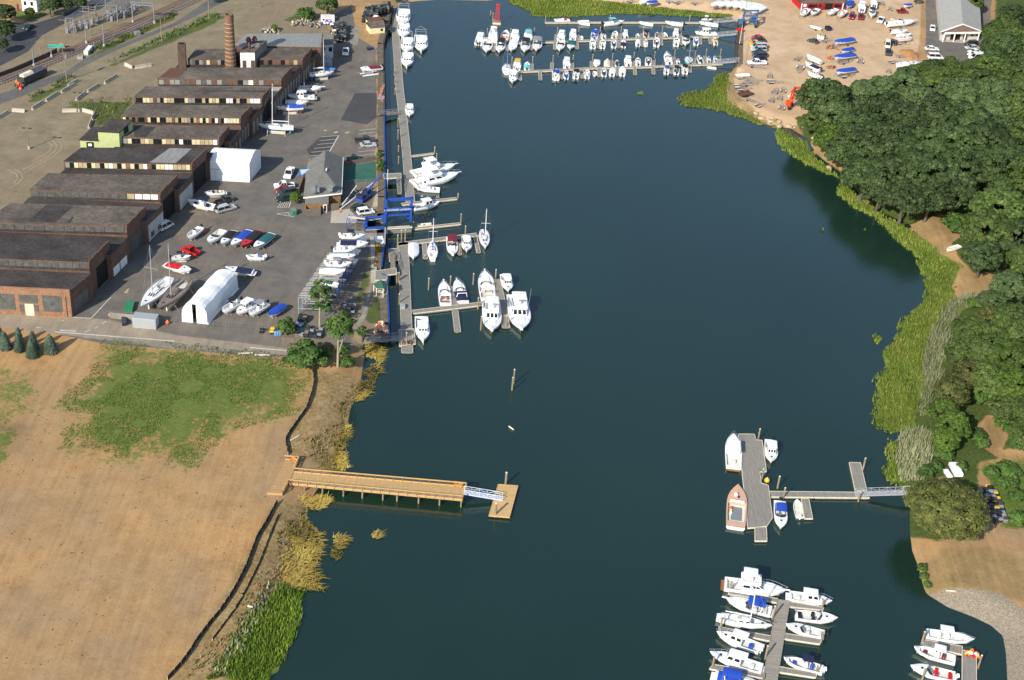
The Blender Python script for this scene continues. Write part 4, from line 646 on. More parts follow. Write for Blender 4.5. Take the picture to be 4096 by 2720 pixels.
dock('dock row where two sailboats and the maroon topped cruiser lie', 'N', [(312, 590), (1368, 458)], 76)
for l_, p_, w_ in (('finger dock between the covered boat and the sailboat', [(660, 585), (672, 775)], 54), ('finger dock between the maroon topped cruiser and the pilothouse boat', [(1112, 545), (1132, 720)], 46), ('finger dock beside the dark decked sloop', [(1335, 480), (1382, 695)], 46)): dock(l_, 'N', p_, w_, 'finger_dock', 'west marina finger docks')
dock('dock row below the three mooring pilings of the lower marina', 'S', [(330, 892), (860, 830), (1300, 775)], 76)
for l_, p_, w_ in (('finger dock between the two small cruisers', [(868, 545), (892, 800)], 76), ('finger dock with dock box, pointing towards the open water', [(902, 870), (936, 1150)], 76), ('finger dock between the big sport fishing yachts', [(1455, 452), (1520, 740), (1582, 1095)], 96)): dock(l_, 'S', p_, w_, 'finger_dock', 'west marina finger docks')
D1 = dock('thin outermost dock below the far marsh belt', 'D', [(1098, 299), (2010, 296), (3170, 300)], 26, 'floating_dock')
D2 = dock('middle far dock crowded with small boats', 'D', [(735, 572), (1230, 556), (1800, 533), (2400, 512), (3080, 492), (3415, 487)], 40)
D3 = dock('nearest far dock crowded with small boats', 'D', [(650, 958), (1150, 938), (1700, 908), (2335, 896), (2900, 868), (3465, 850)], 40)
k = 0
ORD = 'first second third fourth fifth sixth seventh eighth ninth tenth eleventh twelfth thirteenth'.split()
for nm_, side_, lst in (('middle far dock', 'near', [(412, 565, 675), (597, 565, 665), (910, 565, 655), (1232, 560, 650), (1525, 545, 640), (1818, 535, 630), (2090, 520, 625), (2395, 520, 605), (2650, 505, 595), (2915, 500, 588), (3170, 495, 582), (3305, 495, 575)]),
        ('middle far dock', 'far', [(320, 470, 560), (632, 470, 565), (945, 465, 560), (1255, 455, 548), (1540, 460, 540), (1826, 450, 525), (2105, 445, 515), (2400, 445, 508), (3005-350, 435, 495), (3305-400, 420, 490)]),
        ('nearest far dock', 'near', [(766, 955, 1060), (1036, 945, 1055), (1320, 935, 1042), (1595, 925, 1035), (1820, 912, 1012), (2070, 905, 998), (2300, 900, 988), (2545, 890, 978), (2780, 880, 970), (3032, 870, 955)]),
        ('nearest far dock', 'far', [(650, 858, 950), (925, 848, 940), (1196, 832, 928), (1465, 828, 915), (1725, 815, 900), (1990, 805, 892), (2275, 792, 885), (2552, 780, 868), (2820, 755, 860), (3092, 770, 850), (3240, 745, 845), (3430, 745, 835)])):
    for i_, (x, y0, y1) in enumerate(lst):
        e = ' counted from the left'; dock(f'{ORD[i_]} finger on the {side_} side of the {nm_}{e}', 'D', [(x, y0), (x+(4 if side_ == 'near' else -4), y1)], 40 if i_ < 8 else 36, 'finger_dock', 'finger docks of the far marina')
        ey = y1-12 if side_ == 'near' else y0+6; p = W('D', x+(14 if side_ == 'near' else 8), ey, 0)
        piling(f'piling at the {ORD[i_]} {side_} side finger of the {nm_}', (p.x, p.y, 0), .95 if side_ == 'near' else 2.5)
for lb, rg_, x, y0, y1 in (('piling at the left end of the thin outermost dock', 'D', 1105, 300, 215), ('piling right of the teal topped boat on the outermost dock', 'D', 1965, 285, 205), ('piling at the middle of the outermost dock', 'E', 1025, 290, 205),
        ('left of two thin pilings by the red tower float', 'D', 376, 205, 148), ('right of two thin pilings by the red tower float', 'D', 404, 275, 178), ('piling at the end of the short finger above the flybridge yachts', 'J', 2130, 720, 628), ('lone piling near the bow of the upper flybridge yacht', 'J', 2156, 812, 715), ('piling at the bow of the white fishing boat by the lift', 'M', 2275, 50, -20),
        ('piling at the tip of the dock with the inflatable', 'M', 2312, 395, 255), ('piling where the lift runway meets the inflatable dock', 'M', 1672, 470, 358), ('left of the two pilings in the water below the lift', 'M', 1520, 615, 470), ('right of the two pilings in the water below the lift', 'M', 1570, 605, 466), ('piling at the corner above the wide dock elbow', 'M', 1468, 700, 535),
        ('piling behind the pilothouse boat on the sailboat dock', 'N', 1204, 465, 348), ('piling at the tip of the finger beside the first sailboat', 'N', 666, 790, 735), ('piling at the tip of the finger beside the maroon topped cruiser', 'N', 1128, 735, 595), ('piling at the tip of the finger beside the dark sloop', 'N', 1366, 708, 665),
        ('leftmost lone mooring piling in the lower marina', 'S', 547, 595, 445), ('mooring piling between the two small cruisers', 'S', 838, 545, 418), ('mooring piling left of the big open cruiser', 'S', 1142, 528, 382), ('mooring piling right of the big open cruiser bow', 'S', 1442, 445, 328), ('mooring piling left of the big white yacht pointing down', 'S', 1244, 1140, 955), ('piling on the dock at the stern of the big yacht', 'S', 1206, 855, 705), ('piling at the tip of the finger with the dock box', 'S', 934, 1170, 1130), ('piling at the tip of the finger between the big yachts', 'S', 1580, 1105, 945), ('piling through the dock end by the lower gangway', 'R', 2086, 1285, 1105),
        ('upper one of two pilings standing alone in open water', 's', 2054, 1535, 1478), ('lower one of two pilings standing alone in open water', 's', 2048, 1562, 1510), ('piling above the float corner by the white boat pair', 'W', 608, 265, 118), ('piling in the notch of the grey float', 'W', 655, 800, 655), ('piling above the walkway right of the orange buoy', 'W', 866, 910, 752), ('piling standing against the walkway by the blue topped boat', 'W', 940, 1060, 905), ('leaning piling beside the short finger by the gangway', 'W', 2003, 675, 510), ('piling at the shore end of the walkway under the gangway', 'W', 1942, 1090, 960),
        ('black capped piling beside the big flybridge yacht', 'Y', 395, 470, 305), ('black capped piling at the blue topped cruiser stern', 'Y', 965, 830, 650), ('piling at the stern of the white sloop', 'Y', 268, 965, 790), ('piling beside the right cuddy boat near its bow', 'Y', 1622, 695, 550), ('piling beside the outboard of the plain white boat', 'Y', 1612, 1140, 975), ('black capped piling half way down the near dock', 'Y', 868, 1355, 1180), ('piling at the pulpit of the nearest white cruiser', 'Y', 165, 1470, 1310), ('piling at the blue cushioned boat engine', 'Y', 1545, 1560, 1430), ('piling behind the outboard of the corner boat', 'Z', 965, 1095, 925), ('piling on the corner float with the buoys', 'Z', 1715, 1420, 1240), ('piling at the side of the lowest corner boat', 'Z', 975, 1570, 1400)):
    p = W(rg_, x, y0, 0); piling(lb, (p.x, p.y, 0), max(.8, VH(rg_, x, y0, y1, 0)), .2)
for i_, (rg_, x, y0, y1) in enumerate((('J', 1640, 365, 245), ('J', 1640, 530, 400), ('J', 1648, 690, 610), ('J', 1648, 850, 755), ('M', 1458, 1175, 1040), ('M', 1485, 1170, 1035), ('M', 1490, 1460, 1320), ('C', 935, 1260, 1180), ('C', 932, 1130, 1050), ('C', 925, 1010, 930))):
    p = W(rg_, x, y0, 0); piling('dock piling at the '+('upper parking lot', 'parked sedan', 'lower parking lot', 'green court', 'gazebo gangway', 'gazebo gangway dock side', 'lawn below the gazebo', 'catamaran', 'red runabout', 'upper bulkhead')[i_]+' side of the boardwalk', (p.x, p.y, 0), max(1.2, VH(rg_, x, y0, y1, 0)), .18)
deckpoly('big grey work float with the salmon workboat alongside', 'W', [(345, 185), (560, 188), (580, 265), (662, 270), (720, 680), (632, 690), (650, 840), (745, 868), (800, 1300), (725, 1418), (470, 1440)], 'work_float')
deckpoly('narrow float extending below the grey work float', 'W', [(565, 1428), (720, 1428), (728, 1610), (568, 1610)], 'work_float', z=ZD-.04)
dock('long grey walkway from the work float to the right bank', 'W', [(770, 987), (1340, 993), (2085, 1000)], 108, 'floating_walkway')
deckpoly('short finger float beside the small skiff', 'W', [(1185, 1048), (1285, 1048), (1338, 1312), (1230, 1312)], 'finger_dock'); deckpoly('pale finger float pointing up by the leaning piling', 'W', [(1825, 565), (1975, 568), (2058, 932), (1905, 938)], 'finger_dock', z=ZD-.03)
deckpoly('near main dock running down out of the picture', 'Y', [(1035, 560), (1200, 580), (1015, 1740), (815, 1740)], 'floating_dock', m=mat('brown dock planks', (.275, .245, .20), .85, .28, 1.2, (.35, 5., 1), coords='Object', fine=.2))
for lb, pg in (('finger under the big flybridge yacht', [(390, 432), (1040, 548), (1030, 602), (378, 482)]), ('finger between the white sloop and the hardtop boat', [(258, 925), (950, 1045), (935, 1112), (252, 972)]), ('finger under the nearest white cruiser', [(180, 1425), (880, 1545), (870, 1612), (128, 1482)]), ('finger under the right cuddy boat', [(1198, 588), (1652, 665), (1640, 702), (1190, 652)]), ('finger below the plain white boat', [(1132, 1010), (1628, 1090), (1600, 1152), (1118, 1082)]), ('finger below the blue cushioned boat', [(1062, 1455), (1565, 1540), (1545, 1600), (1045, 1525)])):
    deckpoly('near marina '+lb, 'Y', pg, 'finger_dock', z=ZD-.04, grp='near marina fingers')
deckpoly('corner dock piled with buoys at the lower right', 'Z', [(1512, 1168), (1700, 1195), (1702, 1700), (1508, 1700)]); deckpoly('finger between the two upper corner boats', 'Z', [(1000, 1028), (1515, 1118), (1505, 1225), (985, 1098)], 'finger_dock', z=ZD-.04)
def gangway(label, reg, a, b_, w, za, zb_, m=ALU, h=1.1, name='gangway', deck=None):
    A, B = W(reg, *a, za), W(reg, *b_, zb_); c_, rz, ln = axis(A, B); wm_ = w*MU(reg, *a, za); t = thing(name, label, 'gangway', (A.x, A.y, 0), rz); 
    d = MB(); d.add([(0, -wm_/2, za), (ln, -wm_/2, zb_), (ln, wm_/2, zb_), (0, wm_/2, za), (0, -wm_/2, za-.18), (ln, -wm_/2, zb_-.18), (ln, wm_/2, zb_-.18), (0, wm_/2, za-.18)], [(0, 1, 2, 3), (7, 6, 5, 4), (0, 4, 5, 1), (1, 5, 6, 2), (2, 6, 7, 3), (3, 7, 4, 0)], deck or m); d.build('deck', t)
    for s_ in (-1, 1):
        r = MB(); y = s_*wm_/2; n_ = max(2, round(ln/1.6)); zz_ = lambda u: za+(zb_-za)*u
        r.tube((0, y, za+h), (ln, y, zb_+h), .06, None, 4, m); r.tube((0, y, za+.05), (ln, y, zb_+.05), .05, None, 4, m); r.tube((0, y, za+h*.5), (ln, y, zb_+h*.5), .03, None, 4, m)
        for i in range(n_+1): u = i/n_; r.tube((ln*u, y, zz_(u)), (ln*u, y, zz_(u)+h), .05, None, 4, m)
        for i in range(n_): u, v = i/n_, (i+1)/n_; r.tube((ln*u, y, zz_(u)+(0 if i % 2 else h)), (ln*v, y, zz_(v)+(h if i % 2 else 0)), .035, None, 4, m)
        r.build('truss_rail', t)
    return t
gangway('long aluminium gangway to the thin outermost dock', 'E', (1670, 268), (1350, 298), 34, ZL+.2, ZD+.1); gangway('aluminium gangway to the middle far dock', 'E', (1660, 452), (1400, 478), 30, ZL+.2, ZD+.1); gangway('aluminium gangway to the nearest far dock', 'E', (1685, 815), (1330, 850), 34, ZL+.2, ZD+.1)
gangway('wide grey gangway at the lower end of the marina', 'R', (1545, 1205), (2000, 1180), 78, ZL+.2, ZD+.15, STEEL, deck=mat('grey gangway deck', (.22, .235, .25), .6, .15, 1.))
gangway('aluminium truss gangway on the right bank', 'X', (725, 905), (80, 925), 70, 2.1, ZD+.1); gangway('timber landing behind the right bank gangway', 'X', (1100, 890), (728, 902), 95, 2.15, 2.12, TIMB, 1.0, 'landing', WOODG)
gangway('white metal ramp from the wooden pier down to its float', 'U', (1785, 455), (2105, 508), 52, 1.9, ZD+.15, paint('white metal', (.62, .66, .72), .4), 1.0, 'gangway', paint('pale blue deck', (.52, .57, .72), .5))
gangway('grey timber ramp from the upper yard to the boardwalk', 'C', (700, 1530), (985, 1505), 60, ZL+.1, ZD+.5, WOODG, 1.0, 'ramp', WOODG); gangway('narrow wooden stair ramp beside the boardwalk elbow', 'M', (1405, 985), (1410, 790), 62, ZL+.2, ZD+.2, WOODG, .9, 'ramp', mat('tan planks', (.40, .32, .2), .8, .2, 1., fine=.15)); gangway('narrow wooden ramp below the clubhouse landing', 'J', (1650, 1045), (1660, 1250), 56, ZL+.2, ZD+.2, WOODG, .9, 'ramp', WOODG); gangway('walkway by the yellow shack out to the boardwalk', 'C', (800, 390), (905, 375), 70, ZL+.1, ZD+.4, WOODG, 1.0, 'ramp', WOODG)
deckpoly('timber landing by the clubhouse flagpole', 'J', [(1450, 985), (1680, 975), (1685, 1030), (1455, 1050)], 'landing', ZL+.2, cat='landing', fl=False); deckpoly('timber landing by the gazebo', 'M', [(1172, 1010), (1450, 975), (1455, 1050), (1330, 1065), (1325, 1130), (1170, 1135)], 'landing', ZL+.2, cat='landing', fl=False); deckpoly('dock elbow beside the narrow stair ramp', 'M', [(1350, 722), (1490, 708), (1492, 860), (1360, 880)], 'landing', ZD+.1, cat='landing')
# the new wooden pier
t = deckpoly('new yellow wooden pier reaching into the water', 'U', [(330, 385), (1772, 520), (1802, 412), (362, 288)], 'pier', 1.8, WOODN, .3, cat='pier', fl=False); l0 = Vector(t.location); rz0 = t.rotation_euler.z; inv = Matrix.Rotation(-rz0, 3, 'Z'); loc = lambda p: inv @ (Vector((p.x, p.y, 0))-Vector((l0.x, l0.y, 0)))
PI_ = lambda x, y, z=1.8: loc(W('U', x, y, z))
def rail(t, pts, z, h=1.0, step=1.75, m=COLR['ochre'] if 'ochre' in COLR else mat('yellow rail timber', (.55, .35, .12), .75, .12, 1.)):
    cap, posts, mid_ = MB(), MB(), MB()
    for i in range(len(pts)-1):
        c_, rz, ln = axis(pts[i], pts[i+1]); cap.box((c_.x, c_.y, z+h), (ln+.1, .24, .09), rz, m); mid_.box((c_.x, c_.y, z+h*.93), (ln, .07, .16), rz, m); mid_.box((c_.x, c_.y, z+.12), (ln, .07, .2), rz, m)
        n_ = max(1, round(ln/step))
        for k in range(n_+1): p = pts[i].lerp(pts[i+1], k/n_); posts.box((p.x, p.y, z+h/2-.2), (.13, .13, h+.4), rz, COLR['wood'])
        for q in (.28, .42, .56, .70, .82): mid_.box((c_.x, c_.y, z+h*q), (ln, .018, .018), rz, STEEL)
    cap.build('handrail', t); posts.build('rail_posts', t); mid_.build('rail_boards', t)
rail(t, [PI_(364, 288), PI_(1802, 412), PI_(1798, 440)], 1.8); rail(t, [PI_(328, 385), PI_(1772, 520), PI_(1776, 505)], 1.8)
piles = MB()
for x, y in ((455, 400), (605, 412), (780, 428), (938, 443), (1110, 460), (1228, 470), (1408, 487), (1583, 503), (1763, 518), (640, 315), (940, 342), (1230, 366), (1580, 396), (1785, 414)): p = PI_(x, y); piles.tube((p.x, p.y, -2), (p.x, p.y, 1.6), .17, .17, 8, WOODP)
piles.build('support_piles', t)
t2 = deckpoly('wooden entrance deck at the shore end of the pier', 'U', [(143, 468), (268, 474), (322, 372), (360, 286), (408, 192), (288, 184)], 'pier_entrance_deck', 1.86, mat('new planks', (.40, .25, .115), .8, .22, 1.2, (.3, 5., 1), coords='Object', fine=.18), .3, cat='deck', fl=False); l0 = Vector(t2.location); inv = Matrix.Rotation(-t2.rotation_euler.z, 3, 'Z')
rail(t2, [PI_(290, 186), PI_(408, 194), PI_(366, 280)], 1.86); rail(t2, [PI_(318, 384), PI_(272, 470)], 1.86); rail(t2, [PI_(268, 474), PI_(145, 468)], 1.7, .25)
def bench(label, reg, x, y, rz, z):
    p = W(reg, x, y, z); t = thing('bench', label, 'bench', (p.x, p.y, z), rz); m = mat('orange wood', (.48, .22, .07), .7, .15, 1.)
    MB().box((0, 0, .44), (1.8, .5, .07), 0, m).build('seat', t); MB().box((0, .26, .75), (1.8, .07, .5), 0, m).build('backrest', t)
    for s_ in (-.75, .75): MB().box((s_, 0, .21), (.1, .5, .42), 0, m).build('leg', t)
    for s_ in (-.85, .85): MB().box((s_, 0, .64), (.08, .55, .06), 0, m).build('armrest', t)
bench('orange wooden bench in the corner of the entrance deck', 'U', 365, 205, R(-35), 1.87); bench('orange wooden bench near the far end of the pier', 'U', 1735, 408, R(-4), 1.81)
deckpoly('new square wooden float at the end of the pier', 'U', [(1993, 648), (2165, 662), (2235, 402), (2070, 390)], 'pier_float', .62, mat('pale new planks', (.52, .34, .15), .8, .2, 1.2, (.3, 5., 1), coords='Object', fine=.18))
for lb, x, y0, y1 in (('white capped piling behind the new pier float', 2132, 390, 292), ('white capped piling in front of the new pier float', 2045, 660, 550)): p = W('U', x, y0, 0); piling(lb, (p.x, p.y, 0), VH('U', x, y0, y1, 0), .26)
# travel lifts
def lift(label, reg, fl, fr, bl, br, top, m, text=None, engine=True, rails=True):
    L_ = [W(reg, x, y, ZL) for x, y in (fl, fr, br, bl)]; c_, rz, w = axis(L_[0], L_[1]); h = VH(reg, fl[0], fl[1], top); t = thing('travel_lift', label, 'boat lift', (L_[0].x, L_[0].y, ZL), rz); inv = Matrix.Rotation(-rz, 3, 'Z'); q = [inv @ (p-L_[0]) for p in L_]; b_ = w*.052
    for p in q:
        MB().box((p.x, p.y, h/2+.4), (b_*1.5, b_*1.5, h-.4), 0, m).build('leg', t)
        wh = MB(); wh.tube((p.x-.25, p.y, .6), (p.x+.25, p.y, .6), .6, None, 12, BLACK); wh.build('wheel', t)
    for a, c2 in ((0, 1), (2, 3), (1, 2), (3, 0)):
        d, z2, ln = axis(q[a], q[c2]); mb = MB(); mb.box((d.x, d.y, h), (ln+b_*2, b_*1.6, b_*2), z2, m)
        if a in (1, 2, 3): mb.box((d.x, d.y, 1.1), (ln, b_*1.3, b_*1.5), z2, m) if a != 2 else None
        mb.build('top_beam', t)
    d, z2, ln = axis(q[0], q[1]); MB().box((d.x, d.y+.4, h*.62), (ln, b_, b_*1.2), z2, m).build('cross_beam', t)
    sl_ = MB()
    for f_ in (.25, .75):
        a, b2 = q[0].lerp(q[3], f_), q[1].lerp(q[2], f_); pts = [(a.x, a.y, h)]+[(a.x+(b2.x-a.x)*u, a.y+(b2.y-a.y)*u, h*.45+(u-.5)**2*h*1.1) for u in (.12, .3, .5, .7, .88)]+[(b2.x, b2.y, h)]; sl_.path(pts, .08, 4, COLR['teal'])
    sl_.build('sling', t)
    if engine: MB().box((q[1].x, (q[1].y+q[2].y)/2, 1.9), (1.3, 2.6, 1.5), 0, m, (.8, .9)).build('engine_box', t); MB().box((q[0].x, q[0].y+1.3, 1.8), (1.3, 1.4, 1.5), 0, m, (.85, .85)).build('cab', t)
    if text:
        cu = bpy.data.curves.new('lettering', 'FONT'); cu.body = text; cu.size = b_*2.1; cu.align_x = 'CENTER'; cu.align_y = 'CENTER'; cu.extrude = .01; to = bpy.data.objects.new('tmp', cu); COL.objects.link(to); bpy.context.view_layer.update()
        me = bpy.data.meshes.new_from_object(to.evaluated_get(bpy.context.evaluated_depsgraph_get())); bpy.data.objects.remove(to); me.materials.clear(); me.materials.append(GEL); o = linkmesh('lettering', me, t); o.location = (w/2, -b_*.85-.02, h); o.rotation_euler = (R(90), 0, 0)
    return t
lift('big blue travel lift standing over its slip, lettered beam', 'M', (1300, 425), (1640, 405), (1318, 290), (1652, 270), 200, STEELB, 'BRANFORD LANDING')
lift('faded blue travel lift beside the far sandy yard', 'E', (1722, 372), (1905, 372), (1742, 302), (1918, 300), 212, paint('faded blue steel', (.05, .13, .30), .6)); lift('orange travel lift half hidden behind the first tree', 'F', (850, 1468), (1075, 1462), (890, 1412), (1115, 1408), 1228, paint('orange steel', (.62, .07, .015), .55))
for rg_, a, b_, w, lb in (('M', (1040, 335), (1290, 300), .7, 'upper blue runway beam of the lift slip'), ('M', (1040, 462), (1300, 445), .7, 'lower blue runway beam of the lift slip'), ('M', (1050, 335), (1042, 462), .7, 'blue end beam across the lift slip')):
    A, B = W(rg_, *a, ZL), W(rg_, *b_, ZL); c_, rz, ln = axis(A, B); t = thing('lift_runway', lb, 'runway', (c_.x, c_.y, ZL), rz); MB().box((0, 0, .25), (ln, w, .5), 0, STEELB).build('beam', t); MB().box((0, -w*.6, .05), (ln, .25, .2), 0, CONC).build('kerb', t)
dock('white concrete runway pier of the blue lift', 'M', [(1320, 440), (1665, 418)], 42, 'lift_pier', None, CONC, ZL-.1)
# steel boat rack
t = thing('boat_rack', 'long open steel boat rack with pale timber bunks', 'boat rack', tuple(W('R', 650, 865, ZL))); o_ = Vector(t.location)
A0, B0, A1, B1 = [W('R', x, y, ZL) for x, y in ((650, 865), (1010, 880), (1060, 262), (1400, 270))]; hr_ = 4.6
GALV = paint('blue grey galvanised steel', (.26, .33, .42), .5); BUNKM = mat('weathered bunk timber', (.33, .295, .23), .85, .3, 1.5); posts, long_, bun = MB(), MB(), MB(); K = 9
for k in range(K+1):
    f_ = k/K; a, b_ = A0.lerp(A1, f_)-o_, B0.lerp(B1, f_)-o_; mm = STEELB
    MB().tube((a.x, a.y, 0), (a.x, a.y, hr_), .11, None, 6, GALV).build('post', t); MB().tube((b_.x, b_.y, 0), (b_.x, b_.y, hr_), .12, None, 6, STEELB).build('post', t)
    c_, rz, ln = axis(a, b_); posts.box((c_.x, c_.y, hr_), (ln, .12, .16), rz, GALV); posts.box((c_.x, c_.y, 1.7), (ln, .12, .16), rz, GALV)
    if k < K:
        a2, b2 = A0.lerp(A1, f_+1/K)-o_, B0.lerp(B1, f_+1/K)-o_
        for p, q in ((a, a2), (b_, b2), (a.lerp(b_, .5), a2.lerp(b2, .5))):
            for z in (hr_-.12, 1.6): long_.tube((p.x, p.y, z), (q.x, q.y, z), .08, None, 4, GALV if p is a else STEELB)
        if k % 2: long_.tube((b_.x, b_.y, .2), (b2.x, b2.y, hr_), .06, None, 4, STEELB)
        for u in (.28, .62):
            p, q = a.lerp(a2, u), b_.lerp(b2, u); p = p-(q-p)*.03; q = q+(q-p)*.06; c_, rz, ln = axis(p, q)
            for z in ((hr_+.2, 1.9) if k % 3 else (hr_+.2,)):
                w_ = MB().box((c_.x, c_.y, z), (ln, .26, .2), rz, BUNKM); w_.build('bunk', t)
posts.build('cross_beams', t); long_.build('long_beams', t)
t = thing('rack_gantry', 'small blue frame beside the lift slip with a pale plank', 'frame', tuple(W('M', 790, 450, ZL)), R(-4)); g_ = MB(); l_ = 230*MU('M', 800, 450)
for x in (0, l_):
    for y in (0, 3.): MB().tube((x, y, 0), (x, y, 2.4), .1, None, 5, STEELB).build('post', t)
for a, b_ in (((0, 0), (l_, 0)), ((0, 3), (l_, 3)), ((0, 0), (0, 3)), ((l_, 0), (l_, 3))): g_.tube((a[0], a[1], 2.4), (b_[0], b_[1], 2.4), .09, None, 5, STEELB)
g_.build('frame', t); MB().box((l_/2, 1.7, 2.5), (l_, .6, .15), 0, TIMB).build('bunk', t)

# ---------------------------------------------------------------- boats
def C_(k, d=None): return COLR[k] if isinstance(k, str) else (k or d)
def boat(label, reg, bow, stern, kind='run', z=0., grp=None, b=None, hull='white', stripe=None, top=None, cover=None, eng=1, ecol='black', keel=None, mast=None, mcol=None, cat=None, name=None, deckc=None, free=1., zs_=None, boomc='white', seat=None, heel=0.):
    lift_ = {'sail': .9, 'lob': 1.2, 'fly': 1.3, 'big': 1.2}.get(kind, .8)*free
    A, Bp = W(reg, *bow, z+lift_), W(reg, *stern, z+lift_*.8); c_, rz, L = axis(Bp, A)
    B = b*L if b else L*{'sail': .29, 'skiff': .36, 'infl': .45, 'cat': .45, 'fly': .33, 'lob': .31}.get(kind, .35 if L < 8 else .30)
    nm = name or {'sail': 'sailboat', 'skiff': 'skiff', 'infl': 'inflatable_boat', 'cat': 'catamaran', 'lob': 'lobster_boat', 'fly': 'flybridge_yacht', 'cab': 'cabin_boat', 'exp': 'cruiser', 'cc': 'center_console_boat', 'tarp': 'covered_boat'}.get(kind, 'motorboat')
    t = thing(nm, label, cat or {'sail': 'sailboat', 'skiff': 'rowing boat', 'infl': 'dinghy', 'fly': 'yacht'}.get(kind, 'boat'), (c_.x, c_.y, z), rz, grp); HM = C_(hull)
    if kind == 'infl':
        tb = MB(); r = B*.17; pts = [(-L/2, -B/2+r, r), (L*.25, -B/2+r, r), (L*.42, -B*.2, r*1.3), (L/2-r, 0, r*1.5), (L*.42, B*.2, r*1.3), (L*.25, B/2-r, r), (-L/2, B/2-r, r)]
        tb.path(pts, r, 8, HM); tb.build('tube', t); MB().box((-L*.08, 0, r*.5), (L*.75, B*.6, .06), 0, GREYP).build('floor', t); MB().box((0, 0, r*1.6), (.3, B*.65, .06), 0, C_(seat or 'maroon')).build('thwart', t)
        if eng: MB().box((-L/2-.1, 0, r*2.2), (.4, .32, .7), 0, BLACK, (.8, .8)).build('outboard', t)
        return t
    if kind == 'cat':
        for s_ in (-1, 1):
            h_ = MB(); h_.loft([[(x, s_*B*.4+y*w, zz) for y, zz in ((0, .1), (.5, .35), (.35, .62), (-.35, .62), (-.5, .35))] for x, w in ((-L/2, .3), (-L*.2, .5), (L*.2, .5), (L/2, .05))], GEL, True, True); h_.build('hull', t)
        MB().box((-.2, 0, .68), (L*.45, B*.75, .05), 0, COLR['grey']).build('trampoline', t); MB().tube((L*.1, 0, .7), (-L*.75, 0, 1.2), .06, None, 5, ALU).build('mast', t); return t
    sh0 = {'sail': .85, 'lob': .8, 'skiff': .5, 'fly': 1.0}.get(kind, .75)*free*(1 if L > 6 or kind in ('sail',) else .85); sh1 = sh0*{'sail': 1.25, 'lob': 1.9, 'skiff': 1.25, 'fly': 1.6}.get(kind, 1.5); full = {'sail': .42, 'skiff': .5}.get(kind, .52); ns = 11; ts = [i/(ns-1) for i in range(ns)]
    def hb(u):
        if u > full: return B/2*max(.015, 1-((u-full)/(1-full))**{'sail': 1.9, 'lob': 2.3}.get(kind, 2.5))
        s0 = {'sail': .50, 'skiff': .82, 'lob': .9}.get(kind, .9); return B/2*(s0+(1-s0)*(1-((full-u)/full)**2))
    zs = lambda u: sh0+(sh1-sh0)*max(0, u-.1)**1.6*1.18*.85; X = lambda u: (u-.5)*L
    rk = L*(.10 if kind != 'lob' else .05); zb = -.35 if z < .3 else -.55; rows = []
    for u in ts:
        h, s_, x = hb(u), zs(u), X(u); f_ = max(0, u-.6)/.4; o = lambda q: x-rk*f_**2*(1-q); ch = h*(.86-.25*f_)
        rows.append([(o(1), h, s_), (o(.6), h*.97, s_*.5), (o(.25), ch, .06+.3*f_*s_), (o(0), 0, zb*(1-.6*f_**2)), (o(.25), -ch, .06+.3*f_*s_), (o(.6), -h*.97, s_*.5), (o(1), -h, s_)])
    hm = MB(); hm.loft([r[::-1] for r in rows], HM); hm.add(rows[0], [tuple(range(7))], HM); hm.build('hull', t, smooth=False)
    if stripe:
        sm_ = MB(); sm_.loft([[(r[0][0], r[0][1]+.015, r[0][2]-.08), (r[1][0]*.4+r[0][0]*.6, (r[0][1]*.6+r[1][1]*.4)+.02, r[0][2]*.68+.02)] for r in rows], C_(stripe)); sm_.loft([[(r[5][0]*.4+r[6][0]*.6, (r[6][1]*.6+r[5][1]*.4)-.02, r[6][2]*.68+.02), (r[6][0], r[6][1]-.015, r[6][2]-.08)] for r in rows], C_(stripe)); sm_.build('stripe', t)
    DK = C_(deckc) or GEL; FL = OFFW
    def deckmesh(c0, c1, w=.16, fz=None):      # deck with an open cockpit between c0 and c1
        d = MB(); us = sorted(set([0., c0, c1, 1.]+ts)); fz = fz if fz is not None else sh0*.25+.05
        for a, b2 in zip(us[:-1], us[1:]):
            for s_ in (1, -1):
                if c0-1e-6 <= a and b2 <= c1+1e-6:
                    i0, i1 = max(hb(a)-w, .05), max(hb(b2)-w, .05); p = [(X(a), s_*hb(a), zs(a)), (X(b2), s_*hb(b2), zs(b2)), (X(b2), s_*i1, zs(b2)+.02), (X(a), s_*i0, zs(a)+.02), (X(b2), s_*i1*.96, fz), (X(a), s_*i0*.96, fz)]
                    fs = [(0, 1, 2, 3), (3, 2, 4, 5)]; d.add(p, fs if s_ < 0 else [f[::-1] for f in fs], DK)
                else:
                    cr = .05+.05*(b is None); p = [(X(a), s_*hb(a), zs(a)), (X(b2), s_*hb(b2), zs(b2)), (X(b2), 0, zs(b2)+cr), (X(a), 0, zs(a)+cr)]; d.add(p, [(0, 1, 2, 3)] if s_ < 0 else [(3, 2, 1, 0)], DK)
        for u in (c0, c1): q = max(hb(u)-w, .05); d.add([(X(u), -q, zs(u)+.05), (X(u), q, zs(u)+.05), (X(u), q, fz), (X(u), -q, fz)], [(0, 1, 2, 3)], DK)
        d.build('deck', t); us2 = [u for u in us if c0-1e-6 <= u <= c1+1e-6]
        f = MB(); f.loft([[(X(u), max(hb(u)-w, .05)*.97, fz), (X(u), -max(hb(u)-w, .05)*.97, fz)] for u in us2], FL); f.build('cockpit_floor', t); return fz
    def outboard(n_=1):
        for i in range(n_):
            y = (i-(n_-1)/2)*.75; mb = MB(); mb.box((-L/2-.32, y, sh0+.32), (.62, .42, .62), 0, C_(ecol, BLACK), (.75, .8)); mb.box((-L/2-.22, y, sh0*.4), (.25, .2, sh0), 0, C_(ecol, BLACK)); mb.build('outboard', t)
